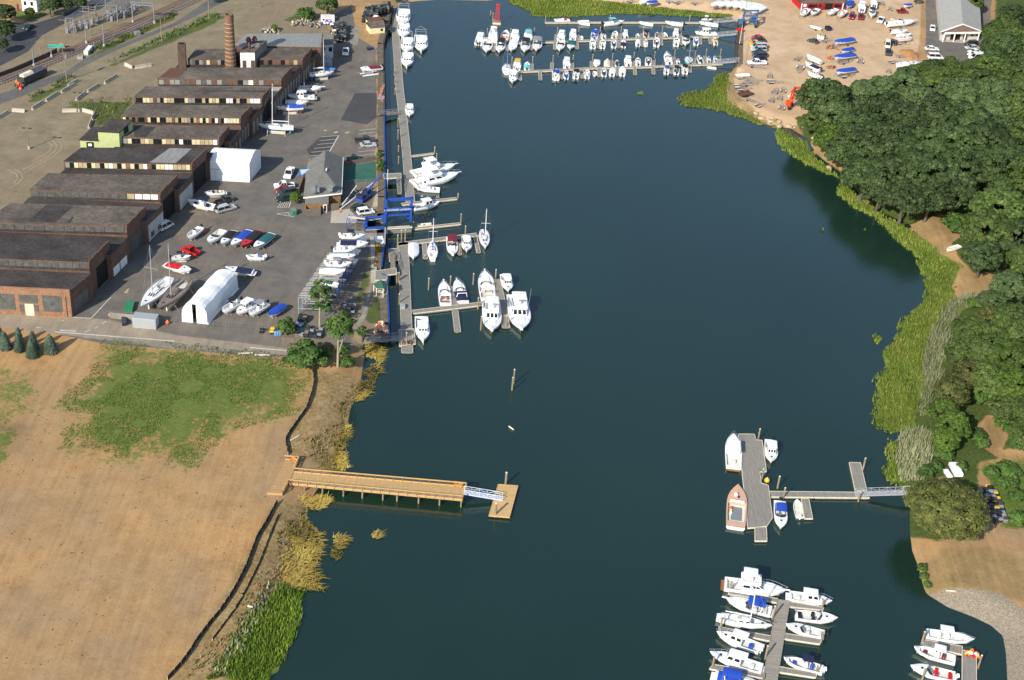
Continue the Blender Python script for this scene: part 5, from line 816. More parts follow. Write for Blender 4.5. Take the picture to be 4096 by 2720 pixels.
    def rail_(u0, u1, h=.55, nm_='bow_rail'):
        r = MB(); us = [u0+(u1-u0)*i/6 for i in range(7)]; k_ = .022 if L < 9 else .03
        for s_ in (1, -1):
            pts = [(X(u)+(.02*L if u > .97 else 0), s_*max(hb(u)-.1, .02), zs(u)+h*min(1, (u-u0)*6+.2)) for u in us]; r.path(pts, k_, 4, CHROME)
            for i in (1, 3, 5): r.tube((pts[i][0], pts[i][1], zs(us[i])), pts[i], k_*.8, None, 4, CHROME)
        r.build(nm_, t)
    def house_(nm_, u0, u1, w, h, zb0, m, taper=(.88, .85), win=True, wz=(.45, .85), front=.5):
        x0, x1 = X(u0), X(u1); hh = MB(); bt = [(x0, -w/2), (x1, -w/2*.86), (x1, w/2*.86), (x0, w/2)]; fr = (x1-x0)*front*.35; tp = [(x0+.05*h, -w/2*taper[1]), (x1-fr, -w/2*.86*taper[1]), (x1-fr, w/2*.86*taper[1]), (x0+.05*h, w/2*taper[1])]
        V = [(p[0], p[1], zb0) for p in bt]+[(p[0], p[1], zb0+h) for p in tp]; hh.add(V, [(4, 5, 6, 7), (0, 1, 5, 4), (1, 2, 6, 5), (2, 3, 7, 6), (3, 0, 4, 7)], m); hh.build(nm_, t)
        if win:
            g = MB(); lp = lambda a, c2, f_: tuple(a[i]+(c2[i]-a[i])*f_ for i in range(3)); V2 = [Vector(v) for v in V]
            for (i0, i1, n_, k_) in ((1, 2, (1, 0, .25), 3), (0, 1, (0, -1, .1), 2), (2, 3, (0, 1, .1), 2)):
                a, b2, c2, d2 = V2[i0], V2[i1], V2[i1+4], V2[i0+4]; off = Vector(n_)*.025
                for k in range(k_):
                    f0, f1 = (k+.14)/k_, (k+.86)/k_; q = []
                    for f_, wv in ((f0, wz[0]), (f1, wz[0]), (f1, wz[1]), (f0, wz[1])): lo = a.lerp(b2, f_); hi = d2.lerp(c2, f_); q.append(tuple(lo.lerp(hi, wv)+off))
                    g.add(q, [(0, 1, 2, 3)], GLASS)
            g.build('window', t)
        return zb0+h
    def shield(u, h, w, zb0, m=GLASS, rake=.55):
        g = MB(); x = X(u); V = [(x, -w/2, zb0), (x+.28*w, 0, zb0), (x, w/2, zb0), (x-rake*h, -w*.44, zb0+h), (x+.2*w-rake*h, 0, zb0+h), (x-rake*h, w*.44, zb0+h), (x-.35*w, -w/2*1.03, zb0), (x-.35*w, w/2*1.03, zb0)]
        g.add(V, [(0, 1, 4, 3), (1, 2, 5, 4), (6, 0, 3), (2, 7, 5), (3, 4, 1, 0), (4, 5, 2, 1), (3, 0, 6), (5, 7, 2)], m); g.build('windshield', t); f = MB(); f.path([V[6], V[3], V[4], V[5], V[7]], .035, 4, CHROME); f.build('windshield_frame', t)
    def canopy(u0, u1, zt, w, m, nm_='canopy', legs=True, crown=.14):
        c2 = MB(); n_ = 4; c2.loft([[(X(u0+(u1-u0)*i/n_), y*w/2, zt+crown*(1-abs(y)**2)-.05*abs(i-n_/2)*crown*8/n_) for y in (-1, -.55, 0, .55, 1)] for i in range(n_+1)][::-1], m); c2.loft([[(X(u0+(u1-u0)*i/n_), y*w/2, zt-.06+crown*.8*(1-abs(y)**2)-.05*abs(i-n_/2)*crown*8/n_) for y in (-1, -.55, 0, .55, 1)] for i in range(n_+1)], m); c2.build(nm_, t)
        if legs:
            l_ = MB()
            for u in (u0+.02, u1-.02):
                for s_ in (-1, 1): l_.tube((X(u), s_*w*.46, zs(u)), (X(u), s_*w*.46, zt), .03, None, 4, CHROME)
            l_.build('canopy_frame', t)
    def covermesh(u0, u1, m, rise=.3, nm_='cover', drop=.12, ridge=None):
        us = [u0+(u1-u0)*i/7 for i in range(8)]; c2 = MB(); rows_ = []
        for i, u in enumerate(us):
            e_ = math.sin(math.pi*min(1, max(0, (i+.25)/7.5)))**.5; rz_ = rise*(ridge(u) if ridge else e_); h = hb(u)+.035
            rows_.append([(X(u), y*h, zs(u)+.03-(drop if abs(y) == 1 else 0)+rz_*(1-abs(y)**1.5)) for y in (1, .98, .55, 0, -.55, -.98, -1)])
        c2.loft([r[::-1] for r in rows_], m); c2.add(rows_[0], [tuple(range(7))], m); c2.add(rows_[-1], [tuple(range(7))[::-1]], m); c2.build(nm_, t)
    def hatch(u, s_=.4): MB().box((X(u), 0, zs(u)+.11), (s_, s_, .05), 0, GLASS).build('hatch', t)
    def pulpit(): MB().box((X(1)+.25, 0, zs(1)+.02), (.9, .34, .1), 0, GEL).build('pulpit', t)
    def swim(): MB().box((-L/2-.3, 0, .28), (.65, B*.78, .08), 0, C_('wood') if L > 9.5 else GEL).build('swim_platform', t)
    if kind == 'tarp': covermesh(.0, .985, C_(cover or 'white'), .5 if L > 5 else .3, 'tarp', .28, (lambda u: .55+.45*math.sin(math.pi*min(1, u*1.25))) if mast is None else None)
    elif kind == 'skiff':
        fz = deckmesh(.03, .93, .10, .14)
        for u in (.15, .45, .72): MB().box((X(u), 0, sh0*.72), (.28, 2*hb(u)-.16, .06), 0, C_(seat) if seat else TIMB).build('thwart', t)
        if eng: outboard(1)
    elif kind == 'cc':
        fz = deckmesh(.06, .86, .2); MB().box((X(.44), 0, fz+.55), (.9, .75, 1.1), 0, GEL, (.7, .9)).build('console', t); g = MB(); g.add([(X(.44)+.36, -.33, fz+1.1), (X(.44)+.36, .33, fz+1.1), (X(.44)+.15, .28, fz+1.5), (X(.44)+.15, -.28, fz+1.5)], [(0, 1, 2, 3), (3, 2, 1, 0)], GLASS); g.build('console_screen', t)
        MB().box((X(.28), 0, fz+.42), (.6, .85, .84), 0, C_(seat) if seat else GEL).build('leaning_seat', t); MB().box((X(.72), 0, fz+.22), (.7, hb(.72)*1.0, .4), 0, C_(seat) if seat else GEL).build('bow_seat', t)
        if top: canopy(.27, .55, fz+2.15, min(B*.72, 2.), C_(top), 'hardtop', True, .06)
        rail_(.62, 1., .3); outboard(eng) if eng else None
    elif kind == 'run':
        if cover: fz = deckmesh(.06, .56, .18); covermesh(.04, .60, C_(cover), .28)
        else:
            fz = deckmesh(.06, .56, .18); shield(.58, .5, min(B*.72, 2.1), zs(.58)+.03)
            for s_ in (-1, 1): MB().box((X(.42), s_*B*.22, fz+.4), (.55, .5, .75), 0, C_(seat) if seat else OFFW).build('seat', t)
            MB().box((X(.12), 0, fz+.25), (.55, B*.62, .45), 0, C_(seat) if seat else OFFW).build('rear_seat', t)
            if top: canopy(.26, .56, zs(.4)+1.25, B*.8, C_(top))
        if L > 5: hatch(.74); 
        outboard(eng) if eng else swim()
    elif kind == 'cab':
        fz = deckmesh(.05, .42, .2); ht = house_('cabin', .40, .70, B*.74, 1.55, zs(.5)-.1, GEL, win=True, wz=(.42, .82)); canopy(.30, .64, ht+.06, B*.72, C_(top) if top else GEL, 'hardtop', False, .06); hatch(.79); rail_(.6, 1.)
        MB().box((X(.2), 0, fz+.3), (.8, .8, .6), 0, C_(seat) if seat else OFFW).build('engine_box', t); outboard(eng) if eng else swim()
    elif kind == 'exp':
        fz = deckmesh(.06, .48, .24); house_('cabin_trunk', .48, .82, B*.55, .28, zs(.6)+.02, GEL, win=False); shield(.53, .75, B*.74, zs(.53)+.05); hatch(.72); rail_(.45, 1.); pulpit()
        ar = MB(); w = B*.82
        ar.path([(X(.22), -w/2, zs(.2)), (X(.19), -w*.42, zs(.2)+1.25), (X(.19), w*.42, zs(.2)+1.25), (X(.22), w/2, zs(.2))], .1, 5, GEL); ar.build('radar_arch', t)
        MB().box((X(.34), B*.2, fz+.4), (.6, .6, .8), 0, C_(seat) if seat else OFFW).build('helm_seat', t); MB().box((X(.13), 0, fz+.25), (.6, B*.6, .5), 0, C_(seat) if seat else OFFW).build('rear_seat', t); MB().box((X(.33), -B*.22, fz+.25), (1.3, .55, .5), 0, C_(seat) if seat else OFFW).build('lounge', t)
        if cover: covermesh(.06, .47, C_(cover), .35)
        if top: canopy(.14, .52, zs(.4)+1.35, B*.82, C_(top))
        outboard(eng) if eng else swim()
    elif kind == 'fly':
        fz = deckmesh(.04, .27, .25); ht = house_('cabin', .27, .70, B*.76, 1.35, zs(.45)-.05, GEL, wz=(.40, .78), front=1.3); house_('foredeck_trunk', .66, .84, B*.45, .25, zs(.75)+.02, GEL, win=False)
        fl = MB(); a, b2 = X(.25), X(.56); w = B*.66; fl.box(((a+b2)/2, 0, ht+.06), (b2-a, w, .1), 0, GEL)
        for y in (-1, 1): fl.box(((a+b2)/2, y*w/2, ht+.35), (b2-a, .08, .6), 0, GEL)
        fl.box((b2, 0, ht+.4), (.3, w, .7), 0, GEL); fl.build('flybridge', t); MB().box((X(.42), 0, ht+.45), (.5, .9, .7), 0, OFFW).build('helm_seat', t)
        canopy(.27, .50, ht+2.0, w*.95, C_(top) if top else GEL, 'hardtop', False, .07); l_ = MB()
        for u in (.28, .49):
            for s_ in (-1, 1): l_.tube((X(u), s_*w*.46, ht+.3), (X(u), s_*w*.44, ht+2.), .04, None, 5, CHROME)
        l_.build('hardtop_frame', t); rail_(.55, 1., .65); pulpit(); swim(); MB().box((X(.12), 0, fz+.3), (.8, .7, .6), 0, OFFW).build('fighting_chair', t)
        if mast:
            for s_ in (-1, 1): MB().tube((X(.42), s_*B*.42, ht*.8), (X(.34), s_*B*.52, ht+mast), .045, .02, 5, CHROME).build('outrigger', t)
    elif kind == 'lob':
        fz = deckmesh(.03, .50, .22, .3); ht = house_('wheelhouse', .46, .70, B*.72, 1.75, zs(.55)-.35, GEL, wz=(.52, .80), taper=(.9, .92), front=.3); canopy(.40, .69, ht+.05, B*.72, GEL, 'wheelhouse_roof', False, .06); MB().box((X(.78), 0, zs(.78)+.2), (.55, .5, .3), 0, GEL).build('hatch', t)
        if top != 'none':
            g = MB(); w = B*.78; x0, x1 = X(.10), X(.42)
            for s_ in (-1, 1): g.tube((x0, s_*w/2, zs(.1)), (x0, s_*w/2, 3.2), .05, None, 5, ALU); g.tube((x0, s_*w/2, 3.2), (x1, s_*w*.4, 2.9), .05, None, 5, ALU); g.tube((x0, s_*w/2, 3.2), (X(-.06), 0, 3.5), .05, None, 5, ALU); g.tube((x0, s_*w/2, 2.2), (x1, s_*w*.4, 2.), .04, None, 4, ALU)
            g.tube((x0, -w/2, 3.2), (x0, w/2, 3.2), .06, None, 5, ALU); g.tube((x0, -w/2, 2.5), (x0, w/2, 2.5), .05, None, 5, ALU); g.build('stern_gantry', t)
        for i in range(3): MB().box((X(.14+.1*i), (i-1)*B*.2, fz+.3), (.9, .55, .55), 0, C_(('green', 'grey', 'orange')[i])).build('bait_box', t)
        MB().box((X(1.)-.05, 0, zs(1.)*.5), (.12, .07, zs(1.)), 0, GEL).build('stem', t)
    elif kind == 'work':
        fz = deckmesh(.12, .56, .24, .2)
        MB().box((X(.57), 0, zs(.57)+.1), (.12, B*.7, .9), 0, GEL).build('spray_board', t); MB().box((X(.35), 0, fz+.12), (L*.3, B*.5, .2), 0, GREYP).build('engine_cover', t); MB().ball((X(.72), B*.08, zs(.7)+.35), .42, GEL).build('mooring_ball', t); MB().box((X(.68), -.2, zs(.7)+.2), (.3, .3, .4), 0, BLACK).build('winch', t)
        for i, cc in enumerate(('sred', 'yellow', 'white')): MB().ball((X(.46-.06*i), B*.26, fz+.35), .3, C_(cc)).build('buoy', t)
    elif kind == 'sail':
        fz = deckmesh(.10, .36, B*.22, sh0*.45); ht = house_('cabin_trunk', .38, .72, B*.5, .42, zs(.5)+.0, DK, wz=(.3, .8), front=1.4); hatch(.82, .45); MB().box((X(.40), 0, ht+.05), (.7, .6, .1), 0, C_(seat) if seat else COLR['brown']).build('companionway', t); rail_(.05, 1., .55, 'lifeline')
        MB().tube((X(.14), 0, fz), (X(.14), 0, fz+1.), .05, None, 5, STEEL).build('steering_post', t)
        if mast:
            mx = X(.60); mm = C_(mcol) if mcol else ALU; r_ = .10 if L > 9 else .08; M0 = (mx, 0, zs(.6)+.3); M1 = (mx-.02*mast, 0, zs(.6)+mast)
            ms = MB(); ms.tube(M0, M1, r_, r_*.75, 7, mm); ms.build('mast', t); bm_ = MB(); bm_.tube((mx-.1, 0, zs(.5)+1.35), (X(.14), 0, zs(.5)+1.45), .1, .09, 6, mm); bm_.build('boom', t)
            if boomc: sc_ = MB(); sc_.tube((mx-.2, 0, zs(.5)+1.55), (X(.16), 0, zs(.5)+1.58), .2, .12, 7, C_(boomc)); sc_.build('furled_sail', t)
            sp = MB(); sp.tube((mx, -B*.42, zs(.6)+mast*.55), (mx, B*.42, zs(.6)+mast*.55), .045, None, 4, mm); sp.build('spreader', t); sy = MB(); k_ = .018
            for e in ((X(.985), 0, zs(1)), (X(.01), 0, zs(0))): sy.tube(M1, e, k_, None, 3, STEEL)
            for s_ in (-1, 1): sy.path([M1, (mx, s_*B*.42, zs(.6)+mast*.55), (mx-.1, s_*B*.44, zs(.55))], k_, 3, STEEL)
            sy.build('rigging', t)
        if keel:
            kb = MB(); kb.add([(X(.40), -.16, -.2), (X(.66), -.16, -.25), (X(.60), -.12, -1.7), (X(.46), -.12, -1.7), (X(.40), .16, -.2), (X(.66), .16, -.25), (X(.60), .12, -1.7), (X(.46), .12, -1.7)], [(0, 1, 2, 3), (7, 6, 5, 4), (0, 4, 5, 1), (1, 5, 6, 2), (2, 6, 7, 3), (3, 7, 4, 0)], C_(keel)); kb.build('keel', t); MB().box((X(.1), 0, -.55), (.6, .1, 1.3), 0, C_(keel)).build('rudder', t)
            bt = MB(); bt.loft([[(r[2][0], r[2][1]*1.01, r[2][2]+.02), (r[3][0], 0, r[3][2]-.02), (r[4][0], r[4][1]*1.01, r[4][2]+.02)][::-1] for r in rows], C_(keel)); bt.build('bottom_paint', t)
        if cover: covermesh(.0, .55, C_(cover), 1.0, 'tarp', .1, lambda u: .4+u)
    if heel: t.rotation_euler = (heel, 0, rz)
    t['_L'] = L; return t
def cradle(lb, bt, z0=ZL, kind='stands'):
    """what carries a boat ashore: a trailer or a row of jack stands, a thing of its own"""
    L = bt['_L']; h = bt.location.z-z0-.2; t = thing('boat_trailer' if kind == 'trailer' else 'boat_stand', lb, 'trailer' if kind == 'trailer' else 'boat stand', (bt.location.x, bt.location.y, z0), bt.rotation_euler.z)
    if kind == 'trailer':
        f = MB(); w = L*.13
        for s_ in (-1, 1): f.box((-L*.02, s_*w, h*.75), (L*.8, .1, .12), 0, STEEL); f.tube((L*.38, s_*w, h*.75), (L*.62, 0, h*.6), .05, None, 4, STEEL)
        for x in (-.3, 0, .3): f.box((L*x, 0, h*.75), (.1, 2*w, .1), 0, STEEL)
        f.build('frame', t)
        for s_ in (-1, 1): MB().tube((-L*.1, s_*(w+.18), .32), (-L*.1, s_*(w+.38), .32), .32, None, 10, BLACK).build('wheel', t)
    else:
        for x in (-.28, .22):
            for s_ in (-1, 1): MB().tube((L*x, s_*L*.20, 0), (L*x, s_*L*.11, h+.35), .06, None, 5, STEEL).build('stand', t)
        MB().box((0, 0, h*.3), (L*.5, .35, h*.6), 0, TIMB).build('keel_block', t)
    return t
def bt(label, reg, bow, stern, kind='run', grp=None, **k): return boat(label, reg, bow, stern, kind, 0., grp, **k)
def shore(label, reg, bow, stern, kind='run', grp=None, up=.75, under=0, **k):
    if under == 0: under = 'trailer' if reg in 'CEFG' else 'stands'
    o = boat(label, reg, bow, stern, kind, ZL+up, grp, **k)
    if under: cradle(' '.join((('trailer' if under == 'trailer' else 'jack stands')+' under the '+label).split()[:16]), o, ZL, under)
    return o
GD2, GD3, GD1 = 'boats berthed along the middle far dock', 'boats berthed along the nearest far dock', 'boats berthed along the outermost far dock'
# outermost far dock
bt('white inflatable hulled boat with red console behind the outermost dock', 'D', (1220, 262), (1430, 262), 'cc', GD1, seat='sred'); bt('low white open skiff behind the outermost dock', 'D', (1538, 268), (1688, 268), 'skiff', GD1, eng=0)
bt('white covered outboard boat in front of the outermost dock, left end', 'D', (1542, 292), (1702, 318), 'tarp', GD1); bt('white fishing boat with aqua top, bow pointing right', 'D', (2160, 282), (1880, 320), 'cc', GD1, top='aqua', eng=2)
bt('plain white outboard boat right of the aqua topped boat', 'E', (360, 292), (545, 325), 'tarp', GD1); bt('white boat with twin dark outboards near the middle of the outermost dock', 'E', (705, 290), (942, 325), 'run', GD1, eng=2, cover='white'); bt('last white boat on the outermost dock beside its gangway', 'E', (1160, 295), (1412, 332), 'run', GD1, eng=2, cover='white'); bt('grey pontoon boat with white top behind the outermost dock', 'E', (1345, 258), (1185, 255), 'run', GD1, top='white', hull='grey')
# middle far dock, left part
bt('white hardtop boat with twin black outboards, leftmost on the middle dock', 'D', (262, 440), (210, 585), 'cab', GD2, eng=2); bt('tall flybridge boat second from the left on the middle dock', 'D', (412, 395), (412, 550), 'fly', GD2); bt('white cruiser with stacked radar arch below the flybridge boat', 'D', (318, 690), (350, 530), 'exp', GD2, eng=0)
bt('boat with dark open cockpit and orange seats', 'D', (588, 405), (545, 550), 'run', GD2, eng=1, seat='orange', cover=None, top=None, deckc='white'); bt('white cruiser with black canopy, bow towards us, left end', 'D', (490, 692), (525, 540), 'exp', GD2, top='black', eng=0); bt('big white hardtop cruiser with pale teal glass', 'D', (712, 400), (690, 552), 'cab', GD2, eng=0, top='white'); bt('plain white cuddy boat below the hardtop cruiser, bow towards us', 'D', (652, 675), (692, 540), 'run', GD2, eng=0, cover='white')
bt('white fishing boat under a teal canopy and tall antennas', 'D', (885, 400), (872, 545), 'cab', GD2, top='aqua'); bt('white cruiser with black glass, bow towards us, below the teal canopy boat', 'D', (828, 685), (852, 535), 'exp', GD2, top='black', eng=0); bt('white cruiser with charcoal bimini right of the black glass cruiser', 'D', (985, 670), (1010, 520), 'exp', GD2, top='grey', eng=0)
bt('white cabin boat with flag and dark engine well', 'D', (1345, 420), (1300, 528), 'cab', GD2, eng=1); bt('white boat with a red spot on its foredeck, bow towards us', 'D', (1295, 670), (1322, 535), 'exp', GD2, eng=0); bt('broad white pilothouse boat left of the little dinghy', 'D', (1482, 402), (1470, 524), 'cab', GD2, eng=0); bt('white runabout with dark teal cover, bow towards us', 'D', (1440, 648), (1462, 540), 'run', GD2, cover='teal'); bt('tiny white dinghy on the far side of the middle dock', 'D', (1590, 465), (1590, 518), 'skiff', GD2, eng=0)
bt('white boat with bright blue canopy on the middle dock', 'D', (1778, 395), (1755, 518), 'run', GD2, top='blue', seat='blue'); bt('white open boat below the blue canopied one', 'D', (1742, 530), (1738, 630), 'run', GD2); bt('small boat with black bimini right of the blue canopied one', 'D', (1880, 425), (1880, 510), 'run', GD2, top='black'); bt('white boat with one black outboard facing us, below the black bimini', 'D', (1876, 532), (1866, 628), 'run', GD2)
bt('white bowrider with tan seats, far side, beside the flagless piling', 'D', (2048, 420), (2020, 508), 'run', GD2, seat='tan'); bt('white boat with dark engine cover, near side, sixth slip', 'D', (2025, 530), (2018, 620), 'cc', GD2, seat='navy'); bt('white boat with open square stern on the far side', 'D', (2160, 420), (2185, 500), 'cab', GD2); bt('white boat with domed navy cover facing us', 'D', (2150, 532), (2145, 618), 'run', GD2, cover='navy')
bt('small white double decked skiff, far side of the middle dock', 'E', (338, 435), (335, 494), 'skiff', GD2); bt('white covered outboard, near side, left of the short piling', 'E', (342, 525), (338, 600), 'run', GD2, cover='white'); bt('boat with black bimini and maroon seats, far side of the middle dock', 'E', (452, 405), (448, 494), 'run', GD2, top='black', seat='maroon'); bt('small white outboard with white cowling, near side', 'E', (446, 530), (442, 600), 'run', GD2, ecol='white'); bt('little boat with brown seats, far side', 'E', (600, 430), (590, 490), 'run', GD2, seat='wood'); bt('white boat with long black engine seen from its stern', 'E', (592, 506), (586, 606), 'cc', GD2, seat='black')
bt('small white boat with grey inside, far side', 'E', (695, 420), (712, 490), 'skiff', GD2); bt('white arched cuddy boat alone on the far side', 'E', (850, 402), (842, 490), 'cab', GD2); bt('white bowrider with raised stern, near side, left of the black canopy', 'E', (862, 506), (846, 600), 'run', GD2); bt('white boat with black canopy, bow towards us, right part of the middle dock', 'E', (980, 596), (982, 492), 'run', GD2, top='black'); bt('white boat with square blue cover amidships on the middle dock', 'E', (1115, 497), (1114, 585), 'cc', GD2, seat='blue'); bt('white outboard with yellow stripe at the right end of the middle dock', 'E', (1362, 502), (1378, 582), 'run', GD2, seat='yellow')
bt('long white pilothouse fishing boat beside the middle gangway', 'E', (1100, 432), (1388, 445), 'cab', GD2, eng=0)
# nearest far dock
bt('small sloop with blue mast at the left end of the nearest far dock', 'D', (592, 850), (588, 972), 'sail', GD3, mast=7.5, mcol='blue', boomc='blue', b=.42); bt('white boat with yellow gear on its hardtop', 'D', (742, 792), (722, 930), 'cab', GD3, top='yellow'); bt('white pilothouse boat, bow towards us, front left of the nearest far dock', 'D', (668, 1098), (692, 950), 'cab', GD3, eng=0); bt('white boat with sea green cockpit', 'D', (866, 825), (856, 920), 'run', GD3, cover='aqua'); bt('big white cabin boat with three dark windows', 'D', (1390, 772), (1390, 905), 'cab', GD3)
bt('white boat under a big bright blue canopy, stern towards us', 'D', (1252, 925), (1246, 1050), 'run', GD3, top='blue', ecol='white'); bt('white open boat with one blue seat', 'D', (1386, 945), (1382, 1035), 'cc', GD3, seat='blue'); bt('white boat with black topped cockpit beside the blue seat boat', 'D', (1528, 925), (1510, 1032), 'run', GD3, top='black'); bt('white boat with divided stern, near side', 'D', (1668, 930), (1658, 1028), 'cc', GD3); bt('white square cabin boat, bow towards us, far side', 'D', (1790, 888), (1796, 800), 'run', GD3, cover='white'); bt('boat under a rounded tan cover', 'D', (1935, 790), (1926, 885), 'tarp', GD3, cover='cream'); bt('white boat with dark U shaped cockpit', 'D', (2062, 802), (2060, 872), 'run', GD3, seat='black')
bt('small white skiff, bow towards us, near side', 'D', (1770, 1005), (1766, 945), 'skiff', GD3); bt('white boat with dark blue cockpit cover, near side', 'D', (1892, 910), (1886, 1004), 'cc', GD3, seat='navy'); bt('white covered boat, left one of a matching pair', 'D', (2010, 900), (1992, 998), 'run', GD3, cover='white'); bt('white covered boat, right one of a matching pair', 'D', (2138, 890), (2130, 996), 'run', GD3, cover='white'); bt('white cuddy boat with square side hatch, far side', 'E', (200, 760), (210, 875), 'cab', GD3); bt('round white bowrider with pale inside, far side', 'E', (342, 770), (340, 860), 'run', GD3)
bt('white boat with black cockpit on the far side beyond the pair', 'E', (486, 752), (475, 855), 'cc', GD3, seat='black', top='black'); bt('largest white cuddy boat with dark windshield, right half of the nearest far dock', 'E', (722, 708), (756, 850), 'exp', GD3, eng=1); bt('small white boat with blue canopy, near side, right half', 'E', (732, 880), (718, 970), 'run', GD3, top='blue'); bt('white boat with teal and black open deck', 'E', (858, 880), (852, 975), 'run', GD3, top='black', seat='teal'); bt('white boat with black bimini near the teal sloop', 'E', (966, 862), (966, 968), 'run', GD3, top='black'); bt('small white boat with arch left of the teal sloop', 'E', (876, 785), (876, 848), 'run', GD3)
bt('teal hulled sloop with red sail cover on the nearest far dock', 'E', (1018, 842), (1018, 765), 'sail', GD3, mast=6.2, hull='aqua', boomc='maroon', b=.5); bt('white boat with curved dark cockpit right of the teal sloop', 'E', (1148, 740), (1186, 835), 'cc', GD3, seat='black'); bt('small boat with blue canopy near the gangway end', 'E', (1292, 755), (1284, 822), 'run', GD3, top='blue'); bt('small boat with teal canopy nearest the gangway', 'E', (1368, 748), (1374, 812), 'run', GD3, top='teal'); bt('white inflatable dinghy lying off the dock end below the gangway', 'E', (1262, 878), (1388, 898), 'infl', GD3)
# lobster boats and boats along the boardwalk
GL = 'white lobster boats at the boardwalk'
bt('lobster boat furthest up the boardwalk, bow towards us', 'C', (1040, 320), (1048, 110), 'lob', GL); bt('second lobster boat down the boardwalk, four wheelhouse windows', 'C', (1050, 488), (1052, 300), 'lob', GL); bt('lobster boat with high stern frame tied inside another', 'C', (1096, 690), (1098, 490), 'lob', GL); bt('lobster boat rafted outside the others', 'C', (1286, 676), (1276, 460), 'lob', GL); bt('lobster boat nearest us in the upper row, open rail at its bow', 'C', (1092, 880), (1108, 690), 'lob', GL)
bt('small white pilothouse boat with three cream seats, alone at the boardwalk', 'C', (1130, 1545), (1130, 1410), 'cab', None, seat='tan', eng=0)
bt('upper of two big flybridge yachts, bow pointing right', 'J', (2412, 858), (1840, 975), 'fly', None, mast=2.4); bt('lower of two big flybridge yachts, with blue dinghy along its side', 'J', (2455, 970), (1840, 1105), 'fly', None, mast=2.4); bt('white open boat with two outboards below the flybridge yachts', 'J', (1870, 1162), (2200, 1195), 'cc', None, eng=2); bt('blue capped dinghy bag slung beside the lower flybridge yacht', 'J', (2100, 1078), (1990, 1092), 'tarp', None, cover='navy', name='dinghy', cat='dinghy')
bt('white walkaround fishing boat with hardtop beside the blue lift', 'J', (2205, 1362), (1845, 1435), 'cab', None, eng=2); bt('cream inflatable with red seats on the finger dock', 'M', (1722, 392), (1925, 382), 'infl', None, hull='cream')
bt('boat under a smooth white cover at the dock elbow', 'N', (515, 778), (515, 582), 'tarp'); bt('white sloop with blue boom and orange hatch, outboard at its stern', 'N', (762, 545), (772, 788), 'sail', mast=8.4, boomc='blue', seat='orange', mcol='white'); bt('white cruiser with maroon canopy, bow towards us', 'N', (1042, 738), (1020, 492), 'exp', None, top='maroon', eng=0); bt('white pilothouse boat with green tinted windows right of the maroon canopy', 'N', (1230, 680), (1214, 490), 'cab', None, eng=0)
bt('sloop with navy sail cover and wooden trim, bow towards us, at the dock end', 'N', (1478, 636), (1445, 400), 'sail', mast=8.8, boomc='navy', seat='wood', mcol='white')
bt('white sport boat with open hatch left of the navy covered one', 'S', (748, 490), (775, 795), 'exp', None, eng=0, seat='wood'); bt('white cruiser with navy cockpit cover and navy foredeck stripe', 'S', (922, 468), (1012, 765), 'exp', None, cover='navy', eng=0); bt('big white cruiser with beige cockpit, bow pointing away', 'S', (1296, 350), (1345, 735), 'exp', None, eng=0, seat='tan', cover=None); bt('big white sport yacht, bow towards us, left of the widest yacht', 'S', (1400, 1140), (1385, 740), 'fly', None)
bt('white fishing boat with two tall outriggers above the big yachts', 'S', (1622, 610), (1565, 395), 'cab', None, eng=0); bt('widest white yacht at the outer end, bow towards us, blue stem', 'S', (1795, 1125), (1720, 660), 'fly', None, mast=3.6); bt('white lobster boat at the boardwalk end, pink gear on its stern', 'S', (480, 1270), (452, 945), 'lob', None, top='none')
# right bank floats
bt('white cruiser with three small dark windows beside the grey work float', 'W', (278, 190), (282, 640), 'cab', None, eng=0, b=.30); bt('white pilothouse boat moored right of the grey work float', 'W', (790, 562), (775, 270), 'cab', None, seat='tan'); bt('salmon decked wooden workboat with mooring ball on its foredeck', 'W', (340, 868), (308, 1435), 'work', None, deckc='salmon', b=.30, name='workboat'); bt('white boat with bright blue bimini below the walkway', 'W', (920, 1450), (898, 1085), 'run', None, top='blue'); bt('small cream skiff with three thwarts beside the short finger', 'W', (1132, 1038), (1168, 1280), 'skiff', None, seat='cream', ecol='white')
# near marina
bt('big white flybridge yacht at the head of the near dock', 'Y', (1148, 442), (330, 330), 'fly'); bt('white cruiser with blue canopy below the flybridge yacht', 'Y', (342, 550), (950, 720), 'exp', None, top='blue', eng=0, b=.36); bt('white sloop with tan teak cockpit in the near marina', 'Y', (965, 910), (222, 785), 'sail', None, mast=8.4, boomc=None, seat='tan', mcol='white', b=.27); bt('white boat with white hardtop and blue helm curtain', 'Y', (220, 1000), (802, 1215), 'cab', None, ecol='white', seat='blue', eng=2)
bt('white cabin cruiser with long bow pulpit, nearest on the left side', 'Y', (130, 1270), (830, 1485), 'cab', None, eng=0); bt('white cruiser under a blue camper canopy cut by the bottom edge', 'c', (1130, 905), (395, 730), 'exp', None, top='blue', cover='blue', eng=0); bt('white cuddy boat with black bow rail, top right berth of the near dock', 'Y', (1762, 590), (1192, 505), 'cab', None, eng=0); bt('white open boat with a big yellow disc in its cockpit', 'Y', (1838, 815), (1268, 760), 'run', None, seat='black'); bt('plain white boat with lilac windshield right of the near dock', 'Y', (1142, 900), (1660, 1030), 'run', None, eng=1, seat=None); bt('white boat with navy T-top and blue cushions', 'Y', (1115, 1352), (1640, 1500), 'cc', None, top='navy', seat='blue', ecol='white')
bt('largest white boat in the lower right corner, one big outboard', 'Z', (1670, 1035), (1022, 940), 'cc', None, top='white', eng=2); bt('white boat with maroon seat in the lower right corner', 'Z', (866, 1140), (1420, 1300), 'cc', None, top='white', seat='maroon'); bt('white bowrider with red engine cover, lowest in the corner', 'Z', (816, 1385), (1420, 1525), 'run', None, ecol='white', seat='sred')
